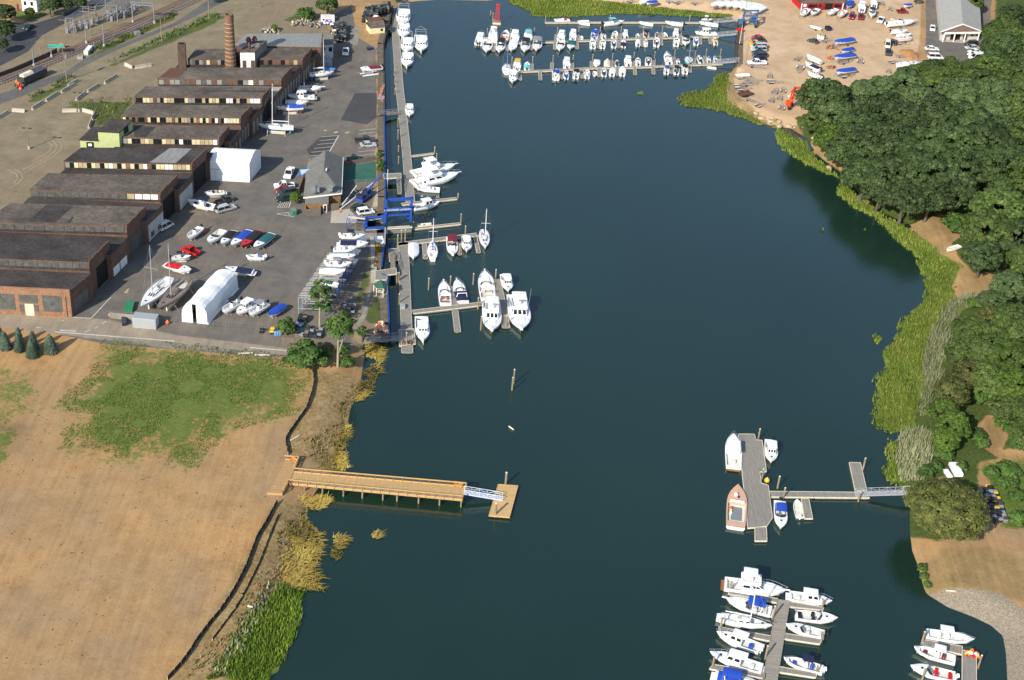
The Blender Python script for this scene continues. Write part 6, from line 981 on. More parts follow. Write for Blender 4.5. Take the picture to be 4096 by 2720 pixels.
# ---- boats ashore
shore('red and white runabout on the upper left yard', 'C', (470, 915), (758, 890), 'run', None, cover='maroon'); boat('white beach catamaran on the ground beside the red runabout', 'C', (700, 955), (490, 990), 'cat', ZL)
shore('white sloop with furled gear beside a blue tarped boat', 'B', (2285, 955), (1958, 985), 'sail', None, up=1.5, under='stands', mast=10.5, mcol='white', keel='rblue', b=.3); shore('boat under a blue tarp behind the white sloop', 'B', (2305, 925), (2060, 900), 'tarp', None, cover='lblue'); shore('white cruiser, top one of the yard row, bow to the right', 'B', (2140, 1165), (1830, 1165), 'exp', None, eng=0, under='stands'); shore('white cabin cruiser with portholes in the yard row, dark stern', 'B', (1665, 1275), (2030, 1290), 'cab', None, eng=0, under='stands')
shore('white runabout just behind the blue sheeted sloop', 'B', (1945, 1360), (1640, 1355), 'run', None, cover='white'); shore('grey decked sloop with bright blue cockpit sheet on red keel', 'B', (1515, 1425), (1878, 1425), 'sail', None, up=1.5, under='stands', keel='rred', cover='blue')
ketch = shore('white ketch with two masts and blue bottom, standing by the mill', 'I', (1275, 322), (1750, 362), 'sail', None, up=1.6, under='stands', mast=12.4, mcol='white', keel='rblue', boomc=None, b=.27)
mz = ketch['_L']; MB().tube((-.36*mz, 0, .8), (-.37*mz, 0, 7.2), .08, .06, 6, GEL).build('mizzen_mast', ketch)
shore('white ski boat with tan seats behind the blue topped fishing boat', 'I', (555, 1232), (825, 1222), 'run', None, seat='tan', eng=0); shore('white fishing boat with navy T-top beside the mill', 'I', (330, 1340), (705, 1430), 'cc', None, top='navy', seat='navy', eng=2)
shore('white open boat with outboard, leftmost of the yard row', 'L', (832, 505), (1012, 365), 'cc', None); shore('white sport boat with cream foredeck, second in the yard row', 'L', (1100, 562), (1312, 402), 'run', None, seat='cream', eng=0); shore('white speedboat with black cover and red stripe', 'L', (1280, 588), (1460, 412), 'run', None, cover='black', eng=0, b=.27); shore('long white speedboat with blue cover', 'L', (1410, 608), (1662, 405), 'run', None, cover='blue', eng=0, b=.25); shore('red speedboat with black cover', 'L', (1550, 622), (1792, 412), 'run', None, hull='dred', deckc='red', cover='black', eng=0, b=.26); shore('white speedboat with teal cover, last of the yard row', 'L', (1715, 638), (1962, 448), 'run', None, cover='teal', stripe='teal', eng=0, b=.27)
shore('white bowrider with blue bimini hitched behind the red pickup', 'L', (882, 745), (622, 762), 'run', None, top='navy', stripe='black'); shore('white boat with bright red cover', 'L', (885, 935), (548, 850), 'run', None, cover='sred', eng=0); shore('small white open boat with blue seat', 'L', (1612, 742), (1860, 755), 'cc', None, seat='lblue', ecol='white', up=.5); shore('white bowrider with big navy cover and navy stripe behind the tent', 'L', (1340, 905), (1712, 960), 'run', None, cover='navy', stripe='navy', eng=0)
shore('white racing sloop with bare mast on stands near the mill road', 'L', (205, 1425), (605, 1035), 'sail', None, up=1.7, under='stands', mast=12.5, boomc=None, keel='white', b=.27); shore('weathered brown sloop with stripped deck beside the white racing sloop', 'L', (440, 1458), (865, 1045), 'sail', None, up=1.7, under='stands', mast=13.5, hull='brown', deckc='brown', boomc=None, keel='brown', b=.26)
shore('white fishing boat with black T-top beside the tent', 'L', (1295, 1490), (1540, 1335), 'cc', None, top='black'); shore('white cabin boat with dark hatches beside the tent', 'L', (1485, 1515), (1755, 1335), 'cab', None, eng=0); shore('white open boat with grey bimini, third beside the tent', 'L', (1650, 1525), (1895, 1375), 'cc', None, top='grey'); shore('boat under a peaked bright blue tarp near the rack', 'L', (1912, 1535), (2120, 1395), 'tarp', None, cover='blue')
GR = 'boats stored on the steel rack'; ru = 4.9
for lb, reg, b_, s_, k_, kw in (('white outboard with navy bimini on top of the rack', 'M', (1030, 532), (712, 535), 'run', dict(top='navy', ecol='white')), ('white boat with navy cover on top of the rack', 'M', (1080, 645), (690, 640), 'run', dict(cover='navy', eng=0)), ('long white open boat with black outboard on the rack top', 'M', (920, 705), (608, 715), 'cc', {}), ('white runabout with grey bimini half way along the rack top', 'M', (860, 905), (520, 905), 'run', dict(top='grey', ecol='white')), ('white covered hull on the rack top above the slender tree', 'M', (770, 1010), (430, 1005), 'tarp', {}), ('white boat with red keel line on the rack', 'M', (908, 815), (560, 815), 'run', dict(cover='white', stripe='red', eng=0)), ('white boat with teal cover at the lower end of the rack', 'M', (688, 1185), (490, 1150), 'run', dict(cover='teal', eng=0))): boat(lb, reg, b_, s_, k_, ru+ZL-.1, GR, **kw)
for lb, b_, s_, k_, kw in (('white boat on the rack shelf below the navy bimini boat', (1078, 575), (800, 585), 'tarp', {}), ('white hull on the shelf under the long open boat', (980, 745), (660, 750), 'tarp', {}), ('white open skiff on the lower shelf of the rack', (945, 875), (600, 880), 'run', dict(eng=0)), ('white boat with grey cockpit on the middle shelf of the rack', (715, 1085), (470, 1065), 'run', dict(cover='grey', eng=0))): boat(lb, 'M', b_, s_, k_, 2.2+ZL, GR, **kw)
# far sandy yard
shore('white boat with blue seat parked left of the red workshop door', 'F', (1020, 195), (1105, 118), 'cc', None, seat='blue'); shore('white open boat second from the left before the red workshop', 'F', (1155, 182), (1242, 120), 'run', None); shore('white open boat before the dark doorway of the red workshop', 'F', (1375, 178), (1490, 120), 'cc', None); shore('cream open boat at the right corner of the red workshop', 'F', (1520, 210), (1600, 140), 'cc', None, hull='cream', seat='orange'); shore('small boat under a blue tarp right of the red workshop', 'F', (1640, 85), (1690, 15), 'tarp', None, cover='blue')
shore('white boat with twin black outboards seen from its stern', 'F', (1830, 25), (1825, 140), 'cab', None, eng=2); shore('white covered boat cut by the top edge, outboards facing us', 'F', (1990, -20), (1988, 85), 'cab', None, eng=2); shore('white boat with navy bimini, bow towards us on its trailer', 'F', (1962, 215), (1968, 120), 'run', None, top='navy'); shore('pale yellow jon boat on a trailer in the middle of the sand', 'F', (1135, 328), (1292, 378), 'skiff', None, hull='cream', eng=0, up=.5); shore('little white boat with red trim below the jon boat', 'F', (1228, 470), (1325, 490), 'run', None, up=.4, under=None)
shore('biggest blue covered boat, uppermost of the blue row', 'F', (1455, 560), (1715, 518), 'tarp', None, cover='blue', up=1.); shore('smallest blue covered boat between two big ones', 'F', (1555, 672), (1712, 640), 'tarp', None, cover='blue', up=.5); shore('long blue covered boat, third of the blue row', 'F', (1455, 760), (1728, 722), 'tarp', None, cover='blue', up=1.); shore('lowest blue covered boat of the blue row', 'F', (1482, 955), (1732, 915), 'tarp', None, cover='blue', up=1.)
shore('white covered boat with outboard, topmost of the slanting three', 'F', (1095, 738), (1285, 825), 'tarp', None); shore('white boat with navy cockpit cover, middle of the slanting three', 'F', (1072, 832), (1275, 922), 'run', None, cover='navy', eng=1); shore('white cabin boat partly behind the first tree', 'F', (1105, 952), (1300, 1040), 'cab', None)
shore('long white sport cruiser with outboard, bow to the right, upper right yard', 'G', (888, 275), (510, 320), 'exp', None, eng=1); shore('small white boat with dark canopy under the sport cruiser', 'G', (785, 405), (560, 418), 'run', None); shore('small white covered hull under the first two right yard boats', 'G', (830, 452), (650, 470), 'tarp', None, up=.5); shore('white daysailer with orange stripe and short mast', 'G', (600, 512), (828, 500), 'sail', None, mast=5.5, boomc=None, stripe='orange', seat='orange'); shore('large white sloop hull without mast beside the orange sand pile', 'G', (990, 830), (645, 855), 'sail', None, up=1.2, under='stands'); shore('white turquoise tinted boat with a spar on top behind the trees', 'G', (870, 945), (655, 965), 'tarp', None); shore('small boat under a blue tarp near the top right lawn', 'G', (730, 62), (832, 52), 'tarp', None, cover='blue')
for i, (b_, s_) in enumerate((((1320, 75), (1440, 20)), ((1415, 78), (1540, 18)), ((1512, 86), (1655, 18)), ((1608, 98), (1752, 22)), ((1700, 110), (1828, 36)), ((1768, 126), (1908, 46)), ((1812, 146), (1972, 62)), ((1855, 165), (2022, 92)))): shore(f'{ORD[i]} shrink wrapped white boat from the left in the tight white row', 'E', b_, s_, 'tarp', 'shrink wrapped boats in a tight row')
shore('white upturned hull beside the blue one near the top shore', 'E', (358, 22), (480, 8), 'tarp', None, up=.3, under=None); shore('blue covered boat at the top shore left of the trailers', 'E', (450, 28), (590, 8), 'tarp', None, cover='blue', up=.4, under=None)
p = ground('a', 1862, 1240); boat('small white dinghy pulled up on the right bank below the wood', 'a', (1818, 1246), (1908, 1220), 'skiff', p.z, eng=0)
shore('small sailing dinghy with white sail beside the orange lift', 'F', (840, 1270), (925, 1235), 'skiff', None, up=.3, eng=0, under=None)

# ---------------------------------------------------------------- vehicles
RIM = paint('wheel rim', (.35, .35, .36), .35); LAMPR = paint('tail lamp red', (.35, .01, .01), .3); LAMPW = paint('headlamp glass', (.7, .7, .68), .2)
def car(label, reg, fr, re, kind='sedan', col='silver', grp=None, L=None, name=None, cat=None, z=None):
    z = ZL if z is None else z; A, Bq = W(reg, *fr, z+.3), W(reg, *re, z+.3); c_, rz, L0 = axis(Bq, A); L = L or L0; L = min(max(L, 3.9), 6.3); m = C_(col); wd_ = 1.85 if kind != 'pickup' else 1.95
    t = thing(name or {'pickup': 'pickup_truck', 'van': 'van', 'suv': 'estate_car', 'sedan': 'car'}[kind], label, cat or {'pickup': 'pickup', 'van': 'van'}.get(kind, 'car'), (c_.x, c_.y, z+.02), rz, grp); h = {'sedan': 1.42, 'suv': 1.75, 'van': 1.98, 'pickup': 1.85}[kind]
    bl = {'sedan': .88, 'suv': 1.0, 'van': 1.08, 'pickup': 1.05}[kind]; P2 = {'sedan': [(-.5, .35), (-.5, .8), (-.46, bl), (.22, bl), (.46, .76), (.5, .6), (.5, .32)], 'suv': [(-.5, .4), (-.5, .95), (-.48, bl), (.24, bl), (.46, .9), (.5, .7), (.5, .36)], 'van': [(-.5, .38), (-.5, 1.0), (-.49, bl), (.34, bl), (.47, .92), (.5, .7), (.5, .36)], 'pickup': [(-.5, .5), (-.5, 1.0), (-.49, bl), (.24, bl), (.47, 1.0), (.5, .8), (.5, .42)]}[kind]
    b = MB(); pr = [(x*L, zz) for x, zz in P2]; b.loft([[(x, y*wd_/2*(1 if 0 < i < 6 else .96), zz) for i, (x, zz) in enumerate(pr)] for y in (-1, 1)][::-1], m, True, True)
    if kind == 'pickup':
        b = MB(); x0, x1, x2 = -L*.5, -L*.10, L*.5; bf = [(p[0]*L, p[1]) for p in P2 if p[0] > 0]
        pts = [(x1, .45), (x1, bl)]+bf; b.loft([[(x, y*wd_/2, zz) for x, zz in pts] for y in (1, -1)], m, True, True)
        for y in (-1, 1): b.box(((x0+x1)/2, y*(wd_/2-.06), .78), (x1-x0, .12, .58), 0, m)
        b.box((x0+.05, 0, .78), (.1, wd_, .58), 0, m)
    b.build('body', t)
    if kind == 'pickup': MB().box(((x0+x1)/2, 0, .62), (x1-x0-.15, wd_-.26, .08), 0, BLACK).build('truck_bed', t)
    g0, g1, g2, g3 = {'sedan': (-.36, -.22, .08, .24), 'suv': (-.48, -.44, .10, .26), 'van': (-.485, -.47, .20, .36), 'pickup': (-.10, -.08, .12, .25)}[kind]
    w0, w1 = wd_/2*.95, wd_/2*.80; V = [(g0*L, -w0, bl), (g3*L, -w0, bl), (g3*L, w0, bl), (g0*L, w0, bl), (g1*L, -w1, h), (g2*L, -w1, h), (g2*L, w1, h), (g1*L, w1, h)]
    MB().add(V, [(4, 5, 6, 7), (0, 1, 5, 4), (1, 2, 6, 5), (2, 3, 7, 6), (3, 0, 4, 7)], GLASS).build('windows', t); rf = MB(); rf.box(((g1+g2)/2*L, 0, h+.01), ((g2-g1)*L+.1, w1*2+.06, .08), 0, m)
    for y in (-1, 1):
        for a, c2 in (((g0*L, y*w0, bl), (g1*L, y*w1, h)), ((g3*L, y*w0, bl), (g2*L, y*w1, h)), (((g0+g3)/2*L, y*w0, bl), ((g1+g2)/2*L, y*w1, h))): rf.tube(a, c2, .055, None, 4, m)
    rf.build('roof', t)
    for sx in (-.31, .32):
        for y in (-1, 1):
            wv = MB(); wv.tube((sx*L, y*(wd_/2-.2), .33), (sx*L, y*(wd_/2+.02), .33), .34, None, 10, BLACK); w_ = wv.build('wheel', t); MB().tube((sx*L, y*(wd_/2+.015), .33), (sx*L, y*(wd_/2+.03), .33), .2, None, 8, RIM).build('rim', w_)
    for y in (-1, 1): MB().box((L*.485, y*wd_*.36, .68 if kind == 'sedan' else .78), (.08, .38, .16), 0, LAMPW).build('headlight', t); MB().box((-L*.5, y*wd_*.4, .75 if kind == 'sedan' else .88), (.05, .22, .2), 0, LAMPR).build('tail_light', t)
    return t
car('white pickup facing us in front of the white workshop', 'C', (273, 738), (282, 668), 'pickup', 'white', L=5.2)
car('white pickup parked facing us beside the clubhouse awning', 'I', (1660, 1055), (1722, 925), 'pickup', 'white'); car('white crew cab pickup at the end of the clubhouse parking row', 'I', (1490, 1168), (1760, 1150), 'pickup', 'white'); car('dark red car beside the white crew cab pickup', 'I', (1508, 1225), (1715, 1192), 'sedan', 'dred'); car('dark grey estate car with roof rails by the clubhouse', 'I', (1535, 1272), (1782, 1225), 'suv', 'dgrey'); car('dark green estate car beside the small round tree', 'I', (1515, 1348), (1735, 1312), 'suv', 'dgreen')
car('old silver station wagon standing in the open yard', 'I', (972, 1430), (712, 1500), 'suv', 'silver'); car('black pickup parked behind the blue topped fishing boat', 'I', (945, 1318), (735, 1390), 'pickup', 'dgrey'); car('black pickup in the waterfront parking lot', 'J', (1338, 548), (1065, 556), 'pickup', 'dgrey'); car('silver sedan beside the black pickup', 'J', (1348, 602), (1138, 612), 'sedan', 'silver'); car('white estate car on the concrete apron by the lift', 'J', (1318, 1490), (1100, 1522), 'suv', 'white'); car('dark green car half hidden by the white estate car', 'J', (1210, 1420), (1025, 1470), 'sedan', 'dgreen'); car('dark pickup behind the clubhouse roof towing a boat', 'J', (1105, 800), (1000, 812), 'pickup', 'dgreen')
car('pale blue passenger van beside the mill wall', 'L', (622, 322), (462, 408), 'van', 'white'); car('bright red pickup with gear in its bed', 'L', (775, 655), (985, 740), 'pickup', 'sred')
GF = 'cars parked along the far shore lot'
car('red car at the upper end of the far lot row', 'F', (358, 515), (508, 508), 'sedan', 'sred', GF); car('dark grey pickup below the red car', 'F', (360, 548), (535, 550), 'pickup', 'dgrey', GF); car('yellow pickup nose out in the far lot row', 'F', (325, 602), (500, 600), 'pickup', 'ytruck', GF); car('silver van below the yellow pickup', 'F', (345, 640), (545, 638), 'van', 'silver', GF); car('silver estate car with a red rear lamp in the far lot row', 'F', (352, 675), (545, 672), 'suv', 'silver', GF); car('dark green car below the silver estate car', 'F', (360, 712), (548, 710), 'sedan', 'dgreen', GF); car('black car second from the lower end of the far lot row', 'F', (365, 755), (550, 752), 'suv', 'dgrey', GF); car('blue car behind the white pickup of the far lot row', 'F', (375, 792), (548, 790), 'sedan', 'navy', GF); car('long white pickup at the lower end of the far lot row', 'F', (298, 848), (550, 850), 'pickup', 'white', GF)
car('black car standing alone in the middle of the sand', 'F', (1105, 535), (1240, 580), 'sedan', 'dgrey'); car('maroon car facing us right of the red workshop', 'F', (1678, 262), (1698, 200), 'suv', 'dred', L=4.6); car('maroon pickup facing us beside the maroon car', 'F', (1808, 268), (1812, 200), 'pickup', 'dred', L=5.2); car('white pickup hitched to the sport cruiser', 'G', (395, 322), (450, 240), 'pickup', 'white', L=5.2); car('black estate car hitched to an empty trailer', 'G', (475, 560), (635, 600), 'suv', 'dgrey'); car('cream van in front of the black estate car', 'G', (510, 640), (515, 580), 'van', 'cream', L=4.6); car('dark pickup facing us below the cream van', 'G', (520, 755), (522, 660), 'pickup', 'dgrey', L=5.4); car('red flatbed truck near the top right lawn', 'G', (770, 165), (645, 165), 'pickup', 'dred')
GH = 'cars parked beside the hall'
car('white car with its door open on the hall driveway', 'G', (1112, 418), (1112, 352), 'sedan', 'white', GH, L=4.6); car('white car beside the hall wall, facing us', 'G', (1240, 512), (1250, 450), 'sedan', 'white', GH, L=4.6); car('white sedan parked alone at the lawn edge', 'G', (1192, 662), (1012, 655), 'sedan', 'white', GH); car('white minivan below the white sedan', 'G', (1250, 778), (1052, 770), 'van', 'white', GH); car('white car below the minivan, partly behind trees', 'G', (1240, 845), (1068, 835), 'suv', 'white', GH); car('teal car in the shade beside the hall porch', 'G', (1555, 600), (1700, 590), 'suv', 'dgreen', GH); car('silver grey car first in the row facing the trees', 'G', (1558, 648), (1722, 640), 'sedan', 'silver', GH); car('white car second in the row facing the trees', 'G', (1602, 705), (1738, 690), 'sedan', 'white', GH); car('white car third in the row facing the trees', 'G', (1596, 742), (1745, 728), 'sedan', 'white', GH); car('white van in the row facing the trees', 'G', (1610, 785), (1800, 765), 'van', 'white', GH); car('last white car of the row, under the branches', 'G', (1620, 840), (1770, 820), 'sedan', 'white', GH)
car('dark car driving on the road in the top left corner', 'A', (338, 398), (432, 352), 'sedan', 'dgreen')
# blue crane truck
t = thing('crane_truck', 'blue crane truck with lattice boom beside the white poles', 'crane', tuple(W('J', 1195, 1320, ZL)), R(68)); MB().box((0, 0, .9), (6.2, 2.2, .7), 0, STEELB).build('chassis', t); MB().box((-2.2, 0, 1.6), (1.6, 2.1, 1.2), 0, COLR['navy'], (.8, .9)).build('cab', t); MB().box((1., 0, 1.7), (2.2, 1.8, 1.1), 0, COLR['navy'], (.85, .85)).build('winch_house', t); MB().tube((.8, -.3, 2.0), (6.6, -1.6, 5.2), .28, .14, 5, STEELB).build('boom', t)
for x in (-2., 0., 2.):
    for y in (-1, 1): MB().tube((x, y*.8, .5), (x, y*1.15, .5), .5, None, 10, BLACK).build('wheel', t)
for lb, a, b_ in (('longer white spar lying on trestles beside the crane truck', (870, 1455), (1310, 1105)), ('shorter white spar lying left of the longer one', (900, 1395), (1090, 1140))):
    A, B = W('J', *a, ZL+.3), W('J', *b_, ZL+1.6); t = thing('mast_spar', lb, 'spar', tuple(A)); MB().tube((0, 0, 0), B-A, .16, .13, 6, GEL).build('spar', t); d = B-A; MB().box((d.x*.9, d.y*.9, .2), (.8, .2, 1.2), .3, STEEL).build('trestle', t)
# empty boat trailers
def mk_trailer(kind):
    t = thing('boat_trailer', 'tmp', 'trailer'); f = MB(); w = .85; g = STEEL
    for s_ in (-1, 1): f.box((-.8, s_*w, .55), (4.6, .1, .13), 0, g); f.tube((1.5, s_*w, .55), (3.4, 0, .5), .06, None, 4, g)
    for x in (-2.9, -1.5, 0, 1.3): f.box((x, 0, .52), (.1, 2*w, .1), 0, g)
    f.build('frame', t)
    for s_ in (-1, 1):
        MB().box((-1., s_*.45, .78), (3.4, .14, .12), 0, COLR['brown'] if kind else COLR['grey']).build('bunk', t)
        for x in ((-1.4,) if not kind else (-1.8, -.9)): MB().tube((x, s_*(w+.1), .34), (x, s_*(w+.32), .34), .34, None, 10, BLACK).build('wheel', t); MB().box((x, s_*(w+.22), .74), (.8, .28, .06), 0, GEL if kind else g).build('mudguard', t)
    f = MB(); f.tube((3.0, 0, .5), (3.0, 0, 1.2), .06, None, 4, g); f.build('winch_post', t); return t
TR = [mk_trailer(0), mk_trailer(1)]
tl = [('E', (1800, 880), (2040, 930), 'empty trailer just below the long white pickup'), ('E', (1620, 1055), (1880, 1050), 'twin axle trailer at the bank below the skiff trailer'), ('E', (1760, 1105), (1990, 1090), 'blue grey trailer pointing at the white framed one'), ('E', (2040, 1105), (2270, 1112), 'white trailer with long drawbar in the middle of the sand'), ('E', (2100, 1050), (2100, 985), 'trailer with its drawbar pointing up the yard'), ('E', (1590, 1170), (1800, 1160), 'leftmost of the jumbled grey trailers on the bank'), ('E', (1700, 1150), (1930, 1130), 'upper of the jumbled grey trailers on the bank'), ('E', (1620, 1215), (1850, 1190), 'lower of the jumbled grey trailers on the bank'), ('E', (1800, 1340), (1900, 1370), 'low trailer on the grass strip'), ('E', (1930, 1430), (2010, 1400), 'trailer at the lower end of the grass strip'), ('E', (2150, 1270), (2190, 1190), 'trailer left of a pair above the red wheeled one'), ('E', (2270, 1250), (2280, 1180), 'trailer right of a pair above the red wheeled one'), ('E', (2110, 1370), (2140, 1320), 'trailer below the pair, bunks empty'), ('E', (2250, 1480), (2260, 1400), 'trailer nearest the bank by the orange lift'), ('F', (720, 1350), (745, 1275), 'trailer with dark red bunks beside the orange lift'), ('F', (1010, 890), (980, 985), 'trailer left of the slanting white boats'), ('F', (930, 820), (1020, 770), 'upper trailer left of the slanting white boats'), ('F', (1800, 860), (1810, 780), 'trailer standing alone right of the blue boats'), ('F', (1500, 860), (1690, 825), 'long trailer between the lower blue boats'), ('F', (1500, 1040), (1720, 1010), 'trailer below the lowest blue boat'), ('F', (1290, 570), (1420, 545), 'trailer left of the biggest blue boat'), ('G', (560, 840), (640, 835), 'single axle trailer left of the large white sloop'), ('G', (660, 760), (760, 770), 'trailer at the edge of the orange sand pile'), ('G', (540, 150), (560, 105), 'small trailer on the upper sand'), ('G', (440, 80), (445, 30), 'trailer right of the covered boat with outboards'), ('G', (650, 590), (770, 600), 'trailer hitched to the black estate car'), ('G', (520, 985), (540, 930), 'trailer beside the turquoise tinted boat'), ('E', (220, 40), (300, 25), 'trailer left end of the top shore'), ('E', (750, 35), (830, 45), 'trailer among the top shore row, left'), ('E', (850, 55), (920, 35), 'trailer among the top shore row, middle'), ('E', (1060, 70), (1180, 45), 'grey trailer next to the shrink wrapped boats'), ('E', (1960, 180), (2030, 185), 'trailer behind the last shrink wrapped boat'), ('C', (650, 720), (770, 660), 'empty trailer on the upper left yard by the bulkhead'), ('A', (2340, -10), (2420, -30), 'trailer at the edge of the substation')][:33]
for i, (rg_, a, b_, lb) in enumerate(tl):
    A, B = ground(rg_, *a), ground(rg_, *b_); c_, rz, ln = axis(A, B); o = place(TR[i % 2], lb, (c_.x, c_.y, c_.z), rz, 'empty boat trailers'); k_ = min(max(ln/6.3, .75), 1.35); o.scale = (k_, k_, k_)
A, B = W('E', 1640, 990, ZL), W('E', 1830, 985, ZL); boat('grey open skiff on a trailer at the bank', 'E', (1640, 985), (1830, 985), 'skiff', ZL+.6, eng=0)
t = thing('flatbed_trailer', 'rusty brown flatbed trailer on the bank above the grass strip', 'trailer', tuple(W('E', 1770, 1280, ZL)), R(38)); MB().box((0, 0, .75), (5.2, 2.2, .15), 0, COLR['rust']).build('bed', t)
for s_ in (-1, 1):
    MB().box((0, s_*1.1, .95), (5.2, .06, .4), 0, COLR['rust']).build('side_board', t)
    for x in (-.9, -.1): MB().tube((x, s_*1.0, .34), (x, s_*1.2, .34), .34, None, 10, BLACK).build('wheel', t)

# ---------------------------------------------------------------- poles, walls, yard clutter
def pole(name, label, cat, reg, x, y, top, r=.13, m=None, arms=(), grp=None, base=None, z=None):
    g = ground(reg, x, y); h = VH(reg, x, y, top, g.z); t = thing(name, label, cat, tuple(g), 0, grp); MB().tube((0, 0, 0), (0, 0, h), r, r*.7, 7, m or COLR['brown']).build('pole', t)
    if base: MB().tube((0, 0, -.2), (0, 0, .8), .4, .38, 10, CONC).build('concrete_base', t)
    for dz, w, rz, k in arms:
        a = MB(); a.box((0, 0, h-dz), (w, .14, .14), rz, m or COLR['brown']); a.build('crossarm', t)
        if k == 'lamp':
            for s_ in (-1, 1): MB().box((s_*w/2*math.cos(rz), s_*w/2*math.sin(rz), h-dz), (.9, .45, .2), rz, COLR['dgrey']).build('lamp_head', t)
    return t
pole('light_pole', 'dark twin headed light pole on the open gravel lot', 'light pole', 'H', 391, 652, 372, .13, COLR['brown'], [(.1, 1.6, 0, 'lamp')], None, True); pole('light_pole', 'dark twin headed light pole at the grassy hollow', 'light pole', 'A', 1058, 1490, 1232, .13, COLR['brown'], [(.1, 1.6, 0, 'lamp')], None, True)
for x, y, tp, lb in ((893, 1085, 690, 'wooden utility pole with transformer beside the road'), (2160, 560, 255, 'thin utility pole on the road verge, left'), (2790, 250, -30, 'utility pole behind the round chimney'), (3475, 95, -30, 'utility pole on the bare slope above the mill'), (1215, 478, 75, 'big three armed pole in front of the substation'), (880, 440, 260, 'twin armed pole left of the substation'), (548, 780, 548, 'lamp pole beside the road, left of the green roof')):
    arms = {1215: [(.4, 5, .1, ''), (2., 6, .1, ''), (6, 5, .1, '')], 880: [(.2, 4, .1, ''), (3, 4, .1, '')], 893: [(.5, 2, .6, '')], 548: [(.1, 2., 0, '')]}.get(x, []); t = pole('utility_pole', lb, 'utility pole', 'A', x, y, tp, .16, WOODP, arms)
    if x == 893: MB().tube((.5, 0, 7.2), (.5, 0, 8.4), .35, None, 8, STEEL).build('transformer', t)
GC = 'railway catenary posts'; GALVP = paint('blue grey post', (.20, .22, .26), .5)
for x, y, tp, lb in ((1155, 575, 295, 'left catenary post before the substation'), (1393, 620, 330, 'right catenary post before the substation'), (455, 880, 660, 'catenary post at the left retaining wall'), (690, 760, 630, 'short catenary post behind the green roof'), (1775, 295, 25, 'left post of the catenary gantry'), (2063, 312, 45, 'right post of the catenary gantry'), (1258, 650, 565, 'stub post behind the signal cabinet')): pole('catenary_post', lb, 'post', 'A', x, y, tp, .22, GALVP, [], GC, True)
a_, b_ = ground('A', 1775, 295), ground('A', 2063, 312); zz_ = VH('A', 1775, 295, 25); c_, rz, ln = axis(a_, b_); t = thing('gantry_beam', 'steel beam joining the two gantry posts over the tracks', 'gantry', (c_.x, c_.y, ZL+zz_), rz); tb = MB(); tb.box((0, 0, 0), (ln, .3, .25), 0, GALVP); tb.box((0, 0, -.9), (ln, .3, .2), 0, GALVP)
for k in range(14): tb.tube((-ln/2+k*ln/14, 0, -.9 if k % 2 else 0), (-ln/2+(k+1)*ln/14, 0, 0 if k % 2 else -.9), .06, None, 4, GALVP)
tb.build('beam', t)
# substation: bays of lattice steel
def bay(label, reg, c4, tops, n_=3):
    g = [ground(reg, x, y) for x, y in c4]; h = VH(reg, c4[0][0], c4[0][1], tops, g[0].z); t = thing('substation_frame', label, 'substation', tuple(g[0])); q = [p-g[0] for p in g]
    for p in q: MB().box((p.x, p.y, h/2), (.24, .24, h), 0, STEEL).build('column', t)
    fr_ = MB()
    for f_ in (1., .72):
        for i in range(4): fr_.tube((q[i].x, q[i].y, h*f_), (q[(i+1) % 4].x, q[(i+1) % 4].y, h*f_), .1, None, 4, STEEL)
    for k in range(1, 6):
        a, b2 = q[0].lerp(q[1], k/6), q[3].lerp(q[2], k/6); fr_.tube((a.x, a.y, h), (b2.x, b2.y, h), .07, None, 4, STEEL)
    fr_.tube((q[0].x, q[0].y, 0), (q[1].x, q[1].y, h*.72), .08, None, 4, ALU); fr_.build('lattice', t); ins_ = MB()
    for k in range(9): a = q[0].lerp(q[1], (k+.5)/9).lerp(q[3].lerp(q[2], (k+.5)/9), (k*37 % 10)/10); ins_.tube((a.x, a.y, h*.45), (a.x, a.y, h*.72), .16, .1, 6, STEEL); ins_.box((a.x, a.y, h*.2), (.9, .7, h*.4), .2*k, ALU if k % 3 else GREYP)
    ins_.build('insulators', t); return t
bay('left lattice steel bay of the substation', 'A', [(893, 440), (990, 450), (1290, 330), (1120, 300)], 240); bay('middle lattice steel bay of the substation', 'A', [(1285, 300), (1570, 290), (1760, 200), (1420, 200)], 80); bay('right lattice steel bay of the substation', 'A', [(1480, 285), (1665, 245), (1860, 110), (1600, 90)], 110)
def box_thing(name, label, cat, reg, fl, fr, depth, top, parts_, z=ZL, grp=None, topm=None, roof=None):
    a, b_ = W(reg, *fl, z), W(reg, *fr, z); h = VH(reg, fr[0], fr[1], top, z); c_, rz, ln = axis(a, b_); t = thing(name, label, cat, (a.x, a.y, z), rz, grp); MB().box((ln/2, depth/2, h/2), (ln, depth, h), 0, parts_).build('body', t); MB().box((ln/2, depth/2, h+.03), (ln+.06, depth+.06, .07), 0, roof or parts_).build('lid' if depth < 2.3 else 'roof', t); t['_d'] = (ln, depth, h); return t
WSH = paint('signal cabinet paint', (.55, .58, .52), .5)
t = box_thing('signal_cabinet', 'pale green railway signal cabinet with white roof', 'cabinet', 'A', (1118, 735), (1175, 740), 5, 690, WSH, roof=GEL); box_thing('signal_cabinet', 'small grey railway cabinet beside the tracks', 'cabinet', 'A', (1030, 790), (1105, 790), 1.2, 765, ALU); box_thing('signal_cabinet', 'green grey cabinet in the bushes by the road', 'cabinet', 'A', (1815, 480), (1880, 470), 1.6, 430, GREYP)
CT = mat('grey corrugated steel', (.40, .42, .43), .5, .08, 1.2, (3, 3, .2)); t = box_thing('storage_container', 'grey corrugated storage container by the fence', 'container', 'Q', (606, 866), (916, 895), 2.5, 770, CT)
ln, dp, h = t['_d']; rb_ = MB()
